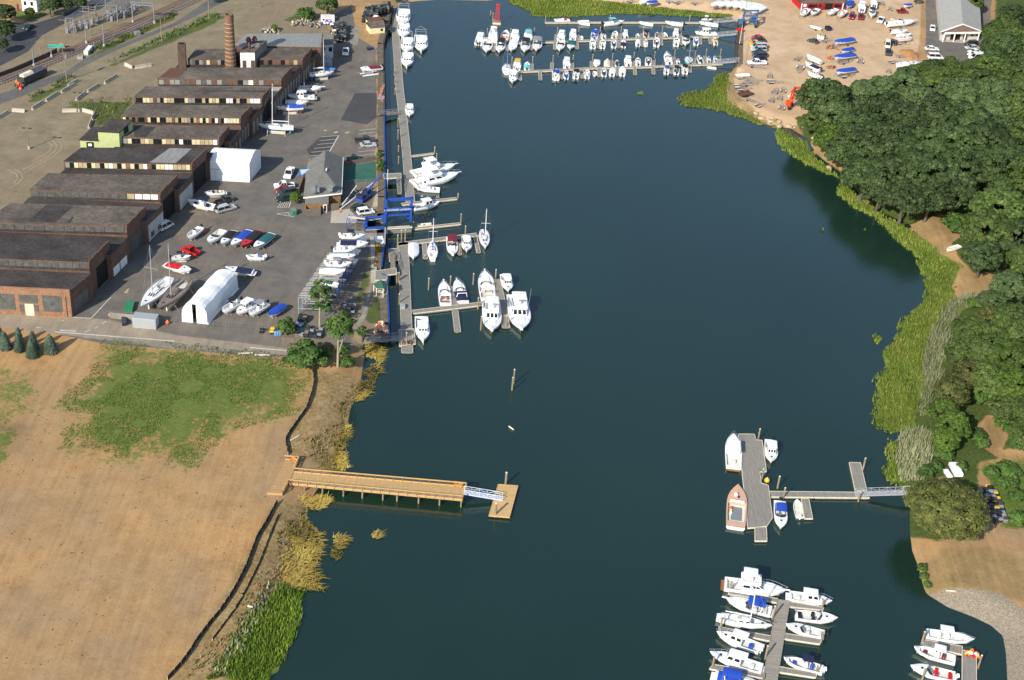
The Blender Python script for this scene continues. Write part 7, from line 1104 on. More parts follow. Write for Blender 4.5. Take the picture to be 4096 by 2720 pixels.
for k in range(22): rb_.box((ln*(k+.5)/22, -.03, h/2), (.08, .06, h*.9), 0, CT); rb_.box((ln*(k+.5)/22, dp/2, h+.08), (.08, dp, .05), 0, CT)
rb_.build('ribs', t)
GRN = paint('green dumpster paint', (.03, .20, .09), .5); box_thing('dumpster', 'open topped green dumpster at the stands of the racing sloop', 'dumpster', 'Q', (485, 665), (600, 668), 3.6, 628, GRN); box_thing('dumpster', 'small green dumpster at the clubhouse fence', 'dumpster', 'J', (235, 1548), (290, 1540), 1.8, 1478, GRN, roof=GREYP); box_thing('trash_bin', 'dark blue bin beside the grey container', 'bin', 'Q', (462, 850), (525, 845), 2.6, 805, COLR['navy'], roof=COLR['dgrey']); box_thing('trash_bin', 'dark blue bin on the upper left yard', 'bin', 'C', (575, 675), (632, 670), 1.6, 640, COLR['navy'], roof=COLR['dgrey']); box_thing('trash_bin', 'dark blue open box in the middle of the sand', 'bin', 'F', (1362, 415), (1420, 412), 2., 370, COLR['navy'], roof=HOLE)
t = box_thing('box_trailer', 'white box trailer with red lettering behind the traps', 'trailer', 'B', (2112, 290), (2295, 295), 2.6, 235, GEL); ln, dp, h = t['_d']; lm = MB()
for k in range(6): lm.box((ln*.38+k*.33, -.02, h*.5), (.2, .03, .55), 0, COLR['sred'])
lm.build('red_lettering', t); MB().tube((ln*.22, -.01, h*.48), (ln*.22, -.04, h*.48), .35, None, 12, COLR['dgrey']).build('emblem', t)
box_thing('grey_shed', 'little grey shed behind the white sloop', 'shed', 'B', (2105, 890), (2265, 890), 3, 830, ALU); box_thing('blue_trimmed_booth', 'small white booth by the flower bed', 'booth', 'M', (1185, 655), (1285, 650), 2.2, 605, GEL, roof=GEL); box_thing('dock_box', 'grey dock box on the boardwalk by the lower slips', 'box', 'R', (2010, 790), (2068, 790), 1.2, 755, ALU, ZD); box_thing('ice_machine', 'white cabinet standing at the mill door', 'cabinet', 'I', (95, 1455), (170, 1458), 1.2, 1385, GEL); box_thing('white_tarp_stack', 'white covered stack among the shrubs above the round tree', 'stack', 'X', (1405, 690), (1520, 692), 4, 660, GEL, 2.2); box_thing('white_tarp_stack', 'small white covered box left of the big stack', 'stack', 'X', (1312, 705), (1385, 700), 2.5, 690, GEL, 2.2)
t = thing('heat_pump', 'long grey planked railway car beside the road', 'railway car', tuple(W('A', 330, 1150, ZL))); a, b_ = W('A', 330, 1150, ZL), W('A', 638, 1010, ZL); c_, rz, ln = axis(a, b_); t.name = 'railway_car'; t.rotation_euler = (0, 0, rz); MB().box((ln/2, 1.3, 1.5), (ln, 2.6, 1.9), 0, COLR['dgrey']).build('body', t); MB().box((ln*.15, 1.3, 2.8), (ln*.2, 1.9, .7), 0, COLR['cream'], (.9, .5)).build('load', t); MB().box((ln*.38, 1.3, 2.8), (ln*.2, 1.9, .7), 0, COLR['cream'], (.9, .5)).build('load', t)
for x in (.12, .25, .75, .88):
    for y in (.3, 2.3): MB().tube((ln*x, y-.1, .45), (ln*x, y+.1, .45), .45, None, 10, COLR['rust']).build('wheel', t)
GB = 'concrete barriers on the gravel lot'; bn = 0; BW = 'first second third fourth fifth sixth seventh eighth ninth tenth eleventh twelfth thirteenth fourteenth'.split()
for lb, a, b_ in (('pale concrete barrier at the road end, slanting', (1668, 870), (1768, 918)), ('pale concrete barrier at the road end, longer one', (1805, 918), (2018, 880)), ('barrier at the upper end of the left barrier line', (910, 1162), (1045, 1085)), ('second barrier down the left barrier line', (820, 1245), (995, 1145)), ('third barrier down the left barrier line', (618, 1358), (775, 1255)), ('fourth barrier down the left barrier line', (430, 1468), (580, 1375)), ('pale barrier lying across the lot at the left', (162, 1485), (332, 1498)), ('barrier cut by the left edge of the lot', (-20, 1590), (110, 1505)), ('topmost barrier of the right barrier line', (1398, 1120), (1560, 1025)), ('middle barrier of the right barrier line', (1175, 1238), (1325, 1145)), ('lowest barrier of the right barrier line', (1018, 1348), (1140, 1255)), ('left pale barrier below the grassy hollow', (833, 1495), (1025, 1490)), ('right pale barrier below the grassy hollow', (1103, 1482), (1250, 1525)), ('barrier on the right side of the hollow', (1225, 1600), (1268, 1530)), ('lower barrier on the right side of the hollow', (1185, 1715), (1220, 1620))):
    A, B = ground('A', *a), ground('A', *b_); c_, rz, ln = axis(A, B); t = thing('concrete_barrier', lb, 'barrier', (c_.x, c_.y, c_.z), rz, GB); mb = MB(); mb.loft([[(x, y, zz_) for y, zz_ in ((-.4, 0), (-.38, .15), (-.14, .45), (-.11, 1.), (.11, 1.), (.14, .45), (.38, .15), (.4, 0))] for x in (-ln/2, ln/2)], CONC, True, True); mb.build('barrier', t)
def fence(label, reg, pts, h, m, name='fence', posts=2.5, solid=True, postm=None, th=.06):
    q = [ground(reg, x, y) for x, y in pts]; t = thing(name, label, 'fence', tuple(q[0])); pm = MB(); ps = MB(); o_ = q[0]
    for i in range(len(q)-1):
        c_, rz, ln = axis(q[i], q[i+1]); zb_ = (q[i].z+q[i+1].z)/2-o_.z
        if solid: pm.box((c_.x-o_.x, c_.y-o_.y, zb_+h/2), (ln, th, h), rz, m)
        else:
            for f_ in (.97, .5, .06): pm.box((c_.x-o_.x, c_.y-o_.y, zb_+h*f_), (ln, .018, .018), rz, m)
            k2 = max(2, int(ln/.35))
            for k in range(k2): s_ = (k+.5)*ln/k2-ln/2; pm.box((c_.x-o_.x+math.cos(rz)*s_, c_.y-o_.y+math.sin(rz)*s_, zb_+h/2), (.015, .015, h), rz, m)
        n_ = max(1, round(ln/posts))
        for k in range(n_+(i == len(q)-2)): p = q[i].lerp(q[i+1], k/n_)-o_; ps.tube((p.x, p.y, p.z), (p.x, p.y, p.z+h+.08), .05 if solid else .03, None, 5, postm or m)
    pm.build('panel' if solid else 'mesh', t); ps.build('posts', t); return t
WOODF = mat('grey brown fence boards', (.14, .115, .09), .9, .35, 2.2, (3, 3, .3), fine=.25)
fence('tall weathered board fence in front of the lobster traps', 'R', [(432, 1278), (600, 1290), (985, 1308), (1180, 1330)], 2.3, WOODF); fence('dark board enclosure in front of the clubhouse', 'J', [(412, 1475), (415, 1545), (610, 1535), (608, 1478)], 1.9, WOODF); fence('dark board fence right of the clubhouse enclosure', 'J', [(612, 1480), (852, 1462)], 1.9, WOODF); fence('board fence along the far side of the green court', 'J', [(915, 880), (1350, 800)], 1.2, WOODF); fence('low fence at the near side of the green court', 'J', [(930, 1115), (1352, 1092)], 1., ALU, solid=False); fence('dark board fence along the clubhouse side', 'J', [(320, 1260), (395, 1050)], 1.5, WOODF)
fence('grey chain link fence behind the storage container', 'Q', [(302, 742), (640, 770), (985, 800), (1250, 835), (1680, 870), (2335, 920), (2700, 960)], 1.9, STEEL, 'chain_link_fence', 3., False); fence('thin chain link fence along the field side of the road', 'O', [(1600, 900), (2335, 985), (3500, 1120), (4200, 1190)], 1.6, STEEL, 'chain_link_fence', 4., False); fence('low concrete wall behind the blue bin', 'Q', [(302, 742), (640, 775)], 1.5, CONCD, 'concrete_wall', th=.15); fence('dark retaining wall along the railway', 'A', [(-100, 1060), (200, 950), (450, 840), (760, 700)], 1.3, COLR['dgrey'], 'retaining_wall', th=.3)
SILT = paint('black silt cloth', (.012, .012, .014), .7)
fence('black silt fence winding along the field edge above the pier', 's', [(1250, 1480), (1256, 1530), (1248, 1575), (1225, 1640), (1190, 1690), (1155, 1740), (1142, 1765), (1148, 1800), (1152, 1822)], .85, SILT, 'silt_fence', 2., True, TIMB); fence('black silt fence curving along the field edge below the pier', 's', [(1110, 2010), (1062, 2100), (1030, 2150), (985, 2270), (950, 2340), (918, 2395), (880, 2450), (830, 2510), (785, 2570), (765, 2605), (725, 2660), (670, 2722)], .9, SILT, 'silt_fence', 2., True, TIMB); fence('second broken black silt fence on the debris bank', 's', [(1115, 2060), (1085, 2130), (1062, 2190), (1035, 2260), (1010, 2310), (970, 2390), (940, 2440), (880, 2520), (850, 2560)], .45, SILT, 'silt_fence', 2.5, True, TIMB)
# lobster traps in stacks, buoys in heaps
def traps(label, reg, pg, h, col, n_=None, seed=1):
    rg = random.Random(seed); q = [W(reg, x, y, ZL) for x, y in pg]; xs, ys = [p.x for p in q], [p.y for p in q]; t = thing('trap_stack', label, 'lobster traps', (min(xs), min(ys), ZL)); o_ = Vector(t.location); mb = MB(); pq = [tuple(p)[:2] for p in q]; st = 1.0
    x = min(xs)
    pts = [(x+i*st, min(ys)+j*.75) for i in range(int((max(xs)-x)/st)+1) for j in range(int((max(ys)-min(ys))/.75)+1)]; ok = sdist(np.array(pts), pq)[0] > 0; cm = [C_(c) for c in col]
    for p, k in zip(pts, ok):
        if k:
            z = 0
            for lv in range(max(1, int(h/.4+rg.uniform(-1.2, .8)))): mb.box((p[0]-o_.x+rg.uniform(-.08, .08), p[1]-o_.y+rg.uniform(-.08, .08), z+.19), (.9, .58, .36), rg.uniform(-.15, .15), rg.choice(cm)); z += .4
    o = mb.build('traps', t); o['kind'] = 'stuff'; return t
TG = ['dgreen', 'dgrey', 'black', 'brown']
traps('dark wire lobster traps stacked behind the board fence', 'R', [(560, 1170), (980, 1190), (1000, 1100), (760, 1060), (600, 1120)], 1.2, ['dgrey', 'brown', 'grey', 'dgreen'], seed=2); traps('grey lobster traps spread beside the rack shadows', 'R', [(1180, 850), (1380, 870), (1425, 770), (1250, 745), (1150, 790)], 1.6, ['grey', 'dgrey', 'brown'], seed=3); traps('tall dark green trap wall behind the yellow shack', 'C', [(500, 310), (600, 310), (870, 170), (870, 110), (510, 190)], 2.8, TG, seed=4); traps('dark green trap pile in front of the white box trailer', 'C', [(60, 420), (150, 580), (270, 560), (300, 400), (230, 370)], 2.4, TG, seed=5); traps('small dark trap pile at the corner of the rack', 'R', [(600, 1000), (720, 1000), (740, 930), (620, 920)], 1.8, TG, seed=6); traps('black trap stack standing on the road edge', 'R', [(85, 1125), (185, 1120), (180, 1075), (105, 1080)], 1., ['black', 'brown'], seed=7); traps('trap stack with yellow and red gear beside the blue barrels', 'R', [(225, 1135), (325, 1135), (335, 1070), (250, 1075)], 1.2, ['dgreen', 'black', 'dgrey', 'yellow'], seed=8); traps('dark lobster traps piled beside the big round tree', 'X', [(1780, 800), (1900, 830), (2000, 1000), (2110, 1300), (1900, 1340), (1850, 1100)], 1.2, ['dgrey', 'black', 'grey', 'grey', 'dgrey', 'black', 'brown', 'dgreen', 'yellow'], seed=9); traps('broken trap heap by the bulkhead rubble', 'C', [(720, 1360), (780, 1350), (780, 1120), (740, 1120)], .5, ['brown', 'grey', 'orange'], seed=10)
def heap(label, reg, x0, x1, y, h, col, r, n_, seed, z=ZL, name='buoy_heap', cat='buoys'):
    rg = random.Random(seed); a, b_ = W(reg, x0, y, z), W(reg, x1, y, z); t = thing(name, label, cat, tuple((a+b_)/2)); ln = (b_-a).length; mb = MB()
    for i in range(n_): u = rg.uniform(-1, 1); v = rg.uniform(-.5, .5); mb.ball((u*ln/2, v*ln*.5, (1-u*u)*rg.uniform(.1, 1)*h+r*.5), r*rg.uniform(.7, 1.2), C_(rg.choice(col)), n=6, k=4)
    o = mb.build('buoys', t); o['kind'] = 'stuff'; return t
heap('heap of pale buoys on the hut roof line', 'C', 600, 745, 290, 2.2, ['cream', 'tan', 'white'], .45, 60, 1); heap('heap of cream buoys on the dark traps', 'C', 65, 175, 500, 2.4, ['cream', 'tan'], .4, 40, 2); heap('pink and orange heap of buoys above the gangway', 'R', 1660, 1840, 1095, 2.6, ['salmon', 'orange', 'cream', 'salmon'], .32, 90, 3); heap('blue tarped gear heap below the box trailer', 'C', -20, 110, 330, 1.2, ['blue', 'grey', 'white'], .5, 30, 4, name='gear_heap', cat='gear'); heap('orange gear heap between the blue boats, upper', 'F', 1350, 1490, 650, 1., ['rust', 'orange', 'brown', 'brown'], .35, 40, 5, name='gear_heap', cat='gear'); heap('orange gear heap between the blue boats, middle', 'F', 1350, 1430, 790, .9, ['rust', 'orange', 'brown'], .35, 26, 6, name='gear_heap', cat='gear'); heap('orange gear heap between the blue boats, lower', 'F', 1350, 1470, 910, .9, ['orange', 'rust', 'brown'], .35, 30, 7, name='gear_heap', cat='gear'); heap('colourful buoys on the corner dock', 'Z', 1560, 1720, 1240, .9, ['orange', 'yellow', 'white', 'sred', 'white'], .34, 26, 8, ZD); heap('white sacks and bags behind the bush by the fence', 'R', 600, 710, 1010, 1., ['white', 'cream', 'lblue'], .4, 16, 9, name='bag_heap', cat='bags'); heap('red and black gear at the dock end by the lower gangway', 'R', 2020, 2160, 1245, .3, ['rust', 'brown', 'maroon'], .25, 30, 10, ZD, name='gear_heap', cat='gear'); heap('rubble pile below the weedy bank by the mill', 'B', 1300, 1560, 425, 1.3, ['tan', 'grey', 'brown', 'brown'], .35, 60, 11, name='rubble_pile', cat='rubble'); heap('rubble pile at the right above the grey roofed mill shed', 'B', 1720, 2110, 330, 1.5, ['tan', 'grey', 'brown', 'brown'], .38, 90, 12, name='rubble_pile', cat='rubble'); heap('orange sand pile beside the upper right lawn', 'G', 680, 930, 730, 1.2, ['tan'], .1, 2, 13, name='tmp_pile', cat='sand')
o = bpy.data.objects['tmp_pile']; o.name = 'sand_pile'; tag(o, 'orange brown sand pile beside the upper right lawn', 'sand pile'); ch = o.children[0]; bpy.data.objects.remove(ch); mb = MB(); rr_ = 130*MU('G', 800, 730)
mb.loft([[(math.cos(2*math.pi*i/20)*rr_*q*(1+.1*math.sin(i*2.3)), math.sin(2*math.pi*i/20)*rr_*1.5*q*(1+.1*math.cos(i*1.7)), z) for i in range(20)] for q, z in ((1, -.1), (.75, .5), (.45, 1.), (.02, 1.3))], mat('orange sand', (.40, .20, .075), .95, .15, .6), True); mb.build('heap', o)
for i, (x, y) in enumerate(((343, 1140), (372, 1138), (402, 1135))): t = thing('barrel', ('left', 'middle', 'right')[i]+' one of three blue plastic barrels at the road', 'barrel', tuple(W('R', x, y, ZL)), 0, 'blue barrels'); MB().loft([[(math.cos(a*.6283)*r, math.sin(a*.6283)*r, z) for a in range(10)] for r, z in ((.3, 0), (.36, .15), (.36, .95), (.3, 1.1), (.02, 1.12))], COLR['sky'], True).build('drum', t)
for x, y, lb, rg_, r, c in ((1068, 822, 'orange and white buoy lying by the fence', 'Q', .45, 'orange'), (295, 722, 'small orange ball at the wall end', 'Q', .35, 'orange'), (722, 832, 'orange mooring buoy on the float corner', 'W', .55, 'ytruck')): p = W(rg_, x, y, ZL if rg_ == 'Q' else ZD); t = thing('mooring_buoy', lb, 'buoy', (p.x, p.y, p.z)); MB().ball((0, 0, r), r, C_(c), n=12, k=8).build('ball', t); MB().tube((0, 0, r*1.9), (0, 0, r*2.2), .08, None, 6, GEL).build('eye', t)
for x, y, lb, rg_ in ((865, 1500, 'orange traffic cone on the concrete apron', 'J'), (1078, 430, 'right orange cone beside the first yard boat', 'L'), (1050, 440, 'left orange cone beside the first yard boat', 'L')): p = W(rg_, x, y, ZL); t = thing('traffic_cone', lb, 'cone', tuple(p)); MB().tube((0, 0, .05), (0, 0, .95), .24, .05, 10, COLR['orange']).build('cone', t); MB().box((0, 0, .03), (.55, .55, .06), 0, BLACK).build('base', t); MB().tube((0, 0, .5), (0, 0, .68), .145, .105, 10, GEL).build('band', t)
for rg_, x, y, tp, lb in (('J', 1497, 1310, 915, 'white flagpole with red marked top beside the flower bed'), ('M', 1295, 810, 430, 'white flagpole at the lift slip'), ('F', 190, 605, 335, 'white and red flagpole at the far seawall'), ('E', 1772, 870, 540, 'thin dark pole behind the far lot cars'), ('E', 1770, 180, -10, 'thin antenna pole at the faded lift')): pole('flagpole', lb, 'pole', rg_, x, y, tp, .09, GEL if 'white' in lb else COLR['brown'])
p = W('F', 195, 425, ZL); t = thing('red_tank', 'red tank beside the far flagpole', 'tank', tuple(p), .2); MB().tube((-1.2, 0, .7), (1.2, 0, .7), .55, None, 10, COLR['sred']).build('tank', t); MB().box((0, 0, .1), (1.8, .5, .2), 0, STEEL).build('stand', t)
# gazebo
p = W('M', 1240, 1330, ZL); R_ = 100*MU('M', 1240, 1330); t = thing('gazebo', 'gazebo with dark green hexagonal roof and cream posts', 'gazebo', tuple(p)); hx = [(math.cos(math.pi/3*i)*R_, math.sin(math.pi/3*i)*R_) for i in range(6)]; h = 2.6; mb = MB(); mb.add([(x, y, h) for x, y in hx]+[(0, 0, h+1.5)], [(i, (i+1) % 6, 6) for i in range(6)], mat('green roof shingles', (.025, .095, .06), .8, .15, 1.5)); mb.add([(x, y, h-.12) for x, y in hx], [tuple(range(6))[::-1]], GEL); mb.build('roof', t)
for x, y in hx: MB().tube((x*.9, y*.9, 0), (x*.9, y*.9, h), .12, None, 6, COLR['cream']).build('post', t)
MB().prism([(x*1.05, y*1.05) for x, y in hx], .02, .22, WOODG).build('floor', t); MB().box((0, 0, .9), (1.2, 1.2, .08), 0, TIMB).build('table', t)
t = thing('blue_awning', 'light blue fabric awning leaning on the clubhouse roof', 'awning', tuple(W('J', 300, 1010, ZL))); o_ = Vector(t.location); aq = [W('J', 268, 1035, ZL+2.3)-o_, W('J', 352, 1000, ZL+2.2)-o_, W('J', 475, 922, ZL+3.9)-o_, W('J', 335, 930, ZL+3.4)-o_]; MB().add(aq+[v+Vector((0, 0, -.06)) for v in aq], [(0, 1, 2, 3), (7, 6, 5, 4), (0, 4, 5, 1), (1, 5, 6, 2), (2, 6, 7, 3), (3, 7, 4, 0)], COLR['sky']).build('cloth', t)
for v in (aq[0], aq[1]): MB().tube((v.x, v.y, 0), (v.x, v.y, v.z), .04, None, 5, STEEL).build('pole', t)
# red navigation tower and small things
p = W('D', 457, 300, ZD); t = thing('tower_float', 'grey square float carrying the red tower', 'float', (p.x, p.y, 0)); w = 108*MU('D', 457, 300); MB().box((0, w*.35, ZD/2), (w, w, ZD+.5), 0, WOODG).build('deck', t); MB().box((0, -w*.15-.06, ZD/2), (w, .1, ZD), 0, TIMB).build('rim_board', t)
h = VH('D', 457, 285, 75, ZD); t = thing('red_tower', 'red lattice tower standing on a small float', 'tower', (p.x, p.y+w*.3, ZD+.25)); g = MB(); k_ = w*.26
for sx in (-1, 1):
    for sy in (-1, 1): g.tube((sx*k_, sy*k_, 0), (sx*k_*.55, sy*k_*.55, h), .1, None, 4, COLR['red'])
for i in range(12): f_ = i/12; q = k_*(1-.45*f_); g.box((0, -q, h*f_), (q*2, .1, .12), 0, COLR['red']); g.box((0, q, h*f_), (q*2, .1, .12), 0, COLR['red'])
g.build('lattice', t); MB().box((0, 0, h+.1), (k_*1.6, k_*1.6, .3), 0, COLR['sred']).build('platform', t)
t = thing('green_canopy', 'turquoise metal canopy beside the railway', 'canopy', tuple(ground('A', 760, 720))); MB().box((0, 0, 2.6), (4.6, 2.6, .15), .25, paint('turquoise roof paint', (.09, .42, .28), .5)).build('roof', t)
for x in (-1.8, 1.8): MB().tube((x, 0, 0), (x, 0, 2.6), .1, None, 5, STEEL).build('post', t)
heap('orange red track equipment beside the turquoise canopy', 'A', 800, 865, 640, 1.8, ['orange', 'sred'], .4, 10, 21, name='equipment_heap', cat='equipment'); heap('orange red machines in front of the railway car', 'A', 160, 290, 1180, 1.8, ['orange', 'sred', 'dgrey'], .45, 10, 22, name='equipment_heap', cat='equipment')
def flowers(label, reg, pg, seed): blades('flower_bed', label, 'flower bed', reg, pg, 26, .7, .45, [(.03, .10, .015), (.07, .14, .02), (.60, .24, .015), (.65, .30, .02), (.10, .16, .03)], ZL, .3, seed=seed, kind='stuff')
flowers('flower bed with orange blooms between walk and bulkhead below the lift', 'M', [(1190, 985), (1250, 985), (1275, 700), (1180, 700)], 61); flowers('flower bed with orange blooms beside the clubhouse flagpole', 'J', [(1400, 1300), (1475, 1300), (1485, 1100), (1425, 1090)], 62)
def slab(label, reg, pts, h, name='drift_log', cat='log', m=TIMB, z=None):
    a, b_ = (ground(reg, *pts[0]), ground(reg, *pts[1])) if z is None else (W(reg, *pts[0], z), W(reg, *pts[1], z)); t = thing(name, label, cat, tuple(a)); MB().tube((0, 0, h/2), (b_.x-a.x, b_.y-a.y, b_.z-a.z+h/2), h/2, h/2.4, 6, m).build('trunk', t)
slab('upper pale log beside the field road', 'R', ((60, 1410), (260, 1412)), .4); slab('lower pale log beside the field road', 'Q', ((2010, 1222), (2210, 1215)), .35); slab('pale timber drifting alone in the open water', 's', ((2036, 1708), (2055, 1722)), .35, z=.1); slab('grey driftwood on the bank above the pier', 'T', ((1940, 690), (1995, 660)), .35); slab('short driftwood on the beach at the lower right', 'Z', ((1290, 380), (1420, 390)), .3); slab('driftwood log on the debris bank', 'V', ((1070, 930), (1115, 940)), .4)
for k, (x, y) in enumerate(((650, 380), (700, 400), (760, 432), (800, 440), (540, 345), (580, 378), (880, 440), (640, 400), (700, 430), (860, 438), (930, 510), (1030, 705))):
    p = ground('a', x, y); t = thing('boulder', 'pale boulder on the rocky bank below the far yard', 'boulder', (p.x, p.y, p.z), k*1.3, 'pale boulders of the far bank'); mb = MB(); mb.ball((0, 0, .25), .55+.25*(k % 3), mat('pale rock', (.42, .33, .22), .9, .25, 1.), (1.3, .9, .6), 7, 5); mb.build('rock', t)

# ---------------------------------------------------------------- trees
LEAF = attrmat('leaves', 'Col', .6, .3, .35, .25); BARK = mat('tree bark', (.10, .08, .06), .95, .3, 1.5, (1, 1, .3)); BARKP = mat('pale bark', (.30, .26, .19), .9, .25, 1.5, (1, 1, .3))
def crown(seed, cols, ncl=230, per=66, cl=.165, leaf=.054, shape=(1, 1, .78), zc=1.3, low=-.45, hollow=.72, gap=0.):
    rg = np.random.default_rng(seed); V = []; Cc = []; cols = np.array(cols)
    # lobes give the crown its uneven outline
    lob = rg.normal(size=(7, 3)); lob /= np.linalg.norm(lob, axis=1)[:, None]; la = rg.uniform(-.14, .20, 7)
    for c in range(ncl):
        while True:
            d = rg.normal(size=3); d /= np.linalg.norm(d)
            if d[2] > low: break
        rad = rg.uniform(hollow, 1.)*(1+sum(la[i]*max(0, d@lob[i])**6*1.6 for i in range(7))); ctr = d*rad*np.array(shape); r = cl*rg.uniform(.65, 1.25)
        n = int(per*rg.uniform(.7, 1.2)); q = rg.normal(size=(n, 3)); q /= np.linalg.norm(q, axis=1)[:, None]; q[:, 2] = np.where(rg.random(n) < .8, np.abs(q[:, 2]), q[:, 2]); p = ctr+q*r*rg.uniform(.65, 1.05, (n, 1))*np.array([1, 1, .75])
        nr = q*.8+d*.35+np.array([0, 0, .25])+rg.normal(0, .33, (n, 3)); nr /= np.linalg.norm(nr, axis=1)[:, None]
        t = np.cross(nr, rg.normal(size=(n, 3))); t /= np.linalg.norm(t, axis=1)[:, None]; b = np.cross(nr, t); s = leaf*rg.uniform(.6, 1.35, (n, 1))
        quad = np.stack([p+t*s, p+b*s*.75, p-t*s, p-b*s*.75], 1); V.append(quad); base = rg.random(); k = np.clip(base*.6+rg.random(n)*.4, 0, .999)*(len(cols)-1); i = k.astype(int); f = (k-i)[:, None]; Cc.append(cols[i]*(1-f)+cols[np.minimum(i+1, len(cols)-1)]*f)
    V = np.concatenate(V); V[:, :, 2] += zc; Cc = np.concatenate(Cc)
    return fastmesh('crown', V.reshape(-1, 3), np.arange(4*len(V)).reshape(-1, 4), Cc, LEAF)
PAL = dict(oak=[(.018, .034, .010), (.036, .061, .016), (.064, .096, .029)], mid=[(.028, .049, .010), (.053, .086, .016), (.092, .13, .03)], pale=[(.036, .062, .020), (.066, .104, .034), (.108, .148, .055)], olive=[(.034, .044, .010), (.070, .080, .018), (.12, .125, .032)], bright=[(.024, .050, .006), (.050, .086, .010), (.090, .132, .02)], bush=[(.022, .055, .010), (.05, .10, .018), (.10, .16, .03)])
TP = {}
def tree_proto(kind, seed, **k):
    t = thing('tree', 'tmp', 'tree'); zc = k.get('zc', 1.3); o = linkmesh('crown', crown(seed, PAL[kind], **k), t); mb = MB(); rg = random.Random(seed); bark = BARK; top = Vector((rg.uniform(-.06, .06), rg.uniform(-.06, .06), zc-.25))
    mb.tube((0, 0, -.08), top*.5, .085, .065, 8, bark); mb.tube(top*.5, top, .065, .04, 7, bark)
    for i in range(7): a = i*.9+rg.random(); s_ = top*rg.uniform(.5, .95); e = Vector((math.cos(a)*rg.uniform(.45, .75), math.sin(a)*rg.uniform(.45, .75), zc+rg.uniform(-.25, .35))); m_ = s_.lerp(e, .5)+Vector((0, 0, .08)); mb.tube(s_, m_, .035, .022, 5, bark); mb.tube(m_, e, .022, .008, 5, bark)
    mb.build('trunk', t); return t
for kd in ('oak', 'mid', 'pale', 'olive', 'bright'): TP[kd] = [tree_proto(kd, 11+7*i+len(kd), **(dict(ncl=190, per=56) if kd == 'olive' else {})) for i in range(3 if kd in ('oak', 'mid') else 2)]
TP['big'] = [tree_proto('olive', 77, ncl=560, per=62, cl=.125, leaf=.034, zc=1.0)]; TP['bush'] = [tree_proto('bush', 90+i, ncl=70, per=60, cl=.30, leaf=.085, shape=(1, 1, .75), zc=.55, low=-.2, hollow=.45) for i in range(2)]
tc = 0
def tree(kind, reg, x, y, r, label, grp=None, zf=1.3, cat=None, name=None, sz=1., g0=None):
    global tc
    rm = r*MU(reg, x, y, 6.); g = ZL
    for _ in range(4): p = W(reg, x, y, g+rm*zf*sz); g = gz(p.x, p.y) if g0 is None else g0
    g = max(g, .2); o = place(TP[kind][tc % len(TP[kind])], label, (p.x, p.y, g), tc*2.4, grp); tc += 1; o.scale = (rm, rm, rm*sz)
    if cat: o['category'] = cat
    if name: o.name = name
    return o
OAK = ('broad dark green oak deep in the dense wood on the right bank', 'dark oaks of the right bank wood'); MIDT = ('mid green tree in the lower wood on the right bank', 'mid green trees of the lower right wood'); PAL_ = ('pale feathery tree at the far edge of the right wood', 'pale trees of the far wood edge'); FAR = ('green tree around the hall in the upper right corner', 'trees around the hall')
tree('oak', 'a', 1000, 250, 148, 'round dark tree at the wood corner beside the orange lift'); tree('oak', 'a', 1105, 215, 75, 'small dark crown just right of the wood corner tree'); tree('mid', 'a', 960, 410, 95, 'mid green tree at the shore below the wood corner tree'); tree('bright', 'a', 1050, 520, 110, 'brighter green tree on the shore edge of the oak wood')
for x, y, r in ((1250, 190, 82), (1400, 200, 115), (1530, 160, 100), (1620, 250, 110), (1080, 345, 115), (1190, 300, 90), (1915, 235, 125), (2135, 225, 125), (2120, 340, 105), (1790, 260, 90)): tree('pale', 'a', x, y, r, *PAL_)
for x, y, r in ((1250, 450, 155), (1420, 360, 150), (1590, 420, 160), (1780, 400, 165), (1960, 420, 150), (1150, 600, 125), (1310, 610, 155), (1490, 570, 165), (1690, 580, 170), (1890, 570, 175), (2080, 530, 150), (1270, 760, 140), (1440, 760, 165), (1640, 750, 175), (1850, 750, 170), (2050, 710, 150), (1370, 870, 115), (1540, 900, 145), (1710, 900, 135), (1880, 880, 130), (2210, 480, 125), (2230, 650, 130), (1600, 640, 150), (1790, 660, 150), (2180, 830, 105)): tree('oak', 'a', x, y, r, *OAK)
for x, y, r in ((2290, 150, 125), (2310, 300, 120), (2420, 520, 140), (2420, 780, 140)): tree('mid', 'a', x, y, r, 'tree at the right edge of the picture beside the oak wood', 'trees at the right edge beside the oaks')
tree('bright', 'a', 2310, 790, 100, 'bright green tree at the right edge below the oaks'); tree('mid', 'a', 2200, 1000, 180, 'large spreading tree behind the pulled up dinghy'); tree('mid', 'a', 2095, 1140, 160, 'leafy tree right of the pulled up dinghy'); tree('oak', 'a', 2260, 1180, 150, 'dark tree below the spreading tree at the right edge'); tree('oak', 'a', 2060, 1290, 125, 'dark tree standing over the shaded orange clearing'); tree('mid', 'a', 2330, 1330, 110, 'tree at the right edge beside the shaded clearing'); tree('bush', 'a', 1880, 1085, 85, 'bright bush left of the pulled up dinghy', None, .55, 'bush', 'bush')
for k, (kd, x, y, r) in enumerate((('mid', 1740, 110, 95), ('oak', 1660, 140, 70), ('mid', 1850, 20, 62), ('oak', 1716, 45, 70), ('mid', 1990, 110, 85), ('oak', 2130, -95, 72), ('oak', 2150, -30, 80), ('mid', 2150, -190, 80), ('oak', 2200, -100, 100), ('mid', 2230, -230, 85), ('mid', 2330, -120, 100), ('oak', 2330, 20, 100), ('mid', 2150, 60, 110), ('mid', 1900, 120, 80), ('oak', 2060, 130, 95), ('oak', 2260, -330, 70), ('mid', 2010, -400, 55), ('bright', 1790, 30, 45), ('mid', 1600, 70, 68), ('pale', 1545, 95, 70), ('mid', 1660, 60, 60))): tree(kd, 'a', x, y, r, *FAR)
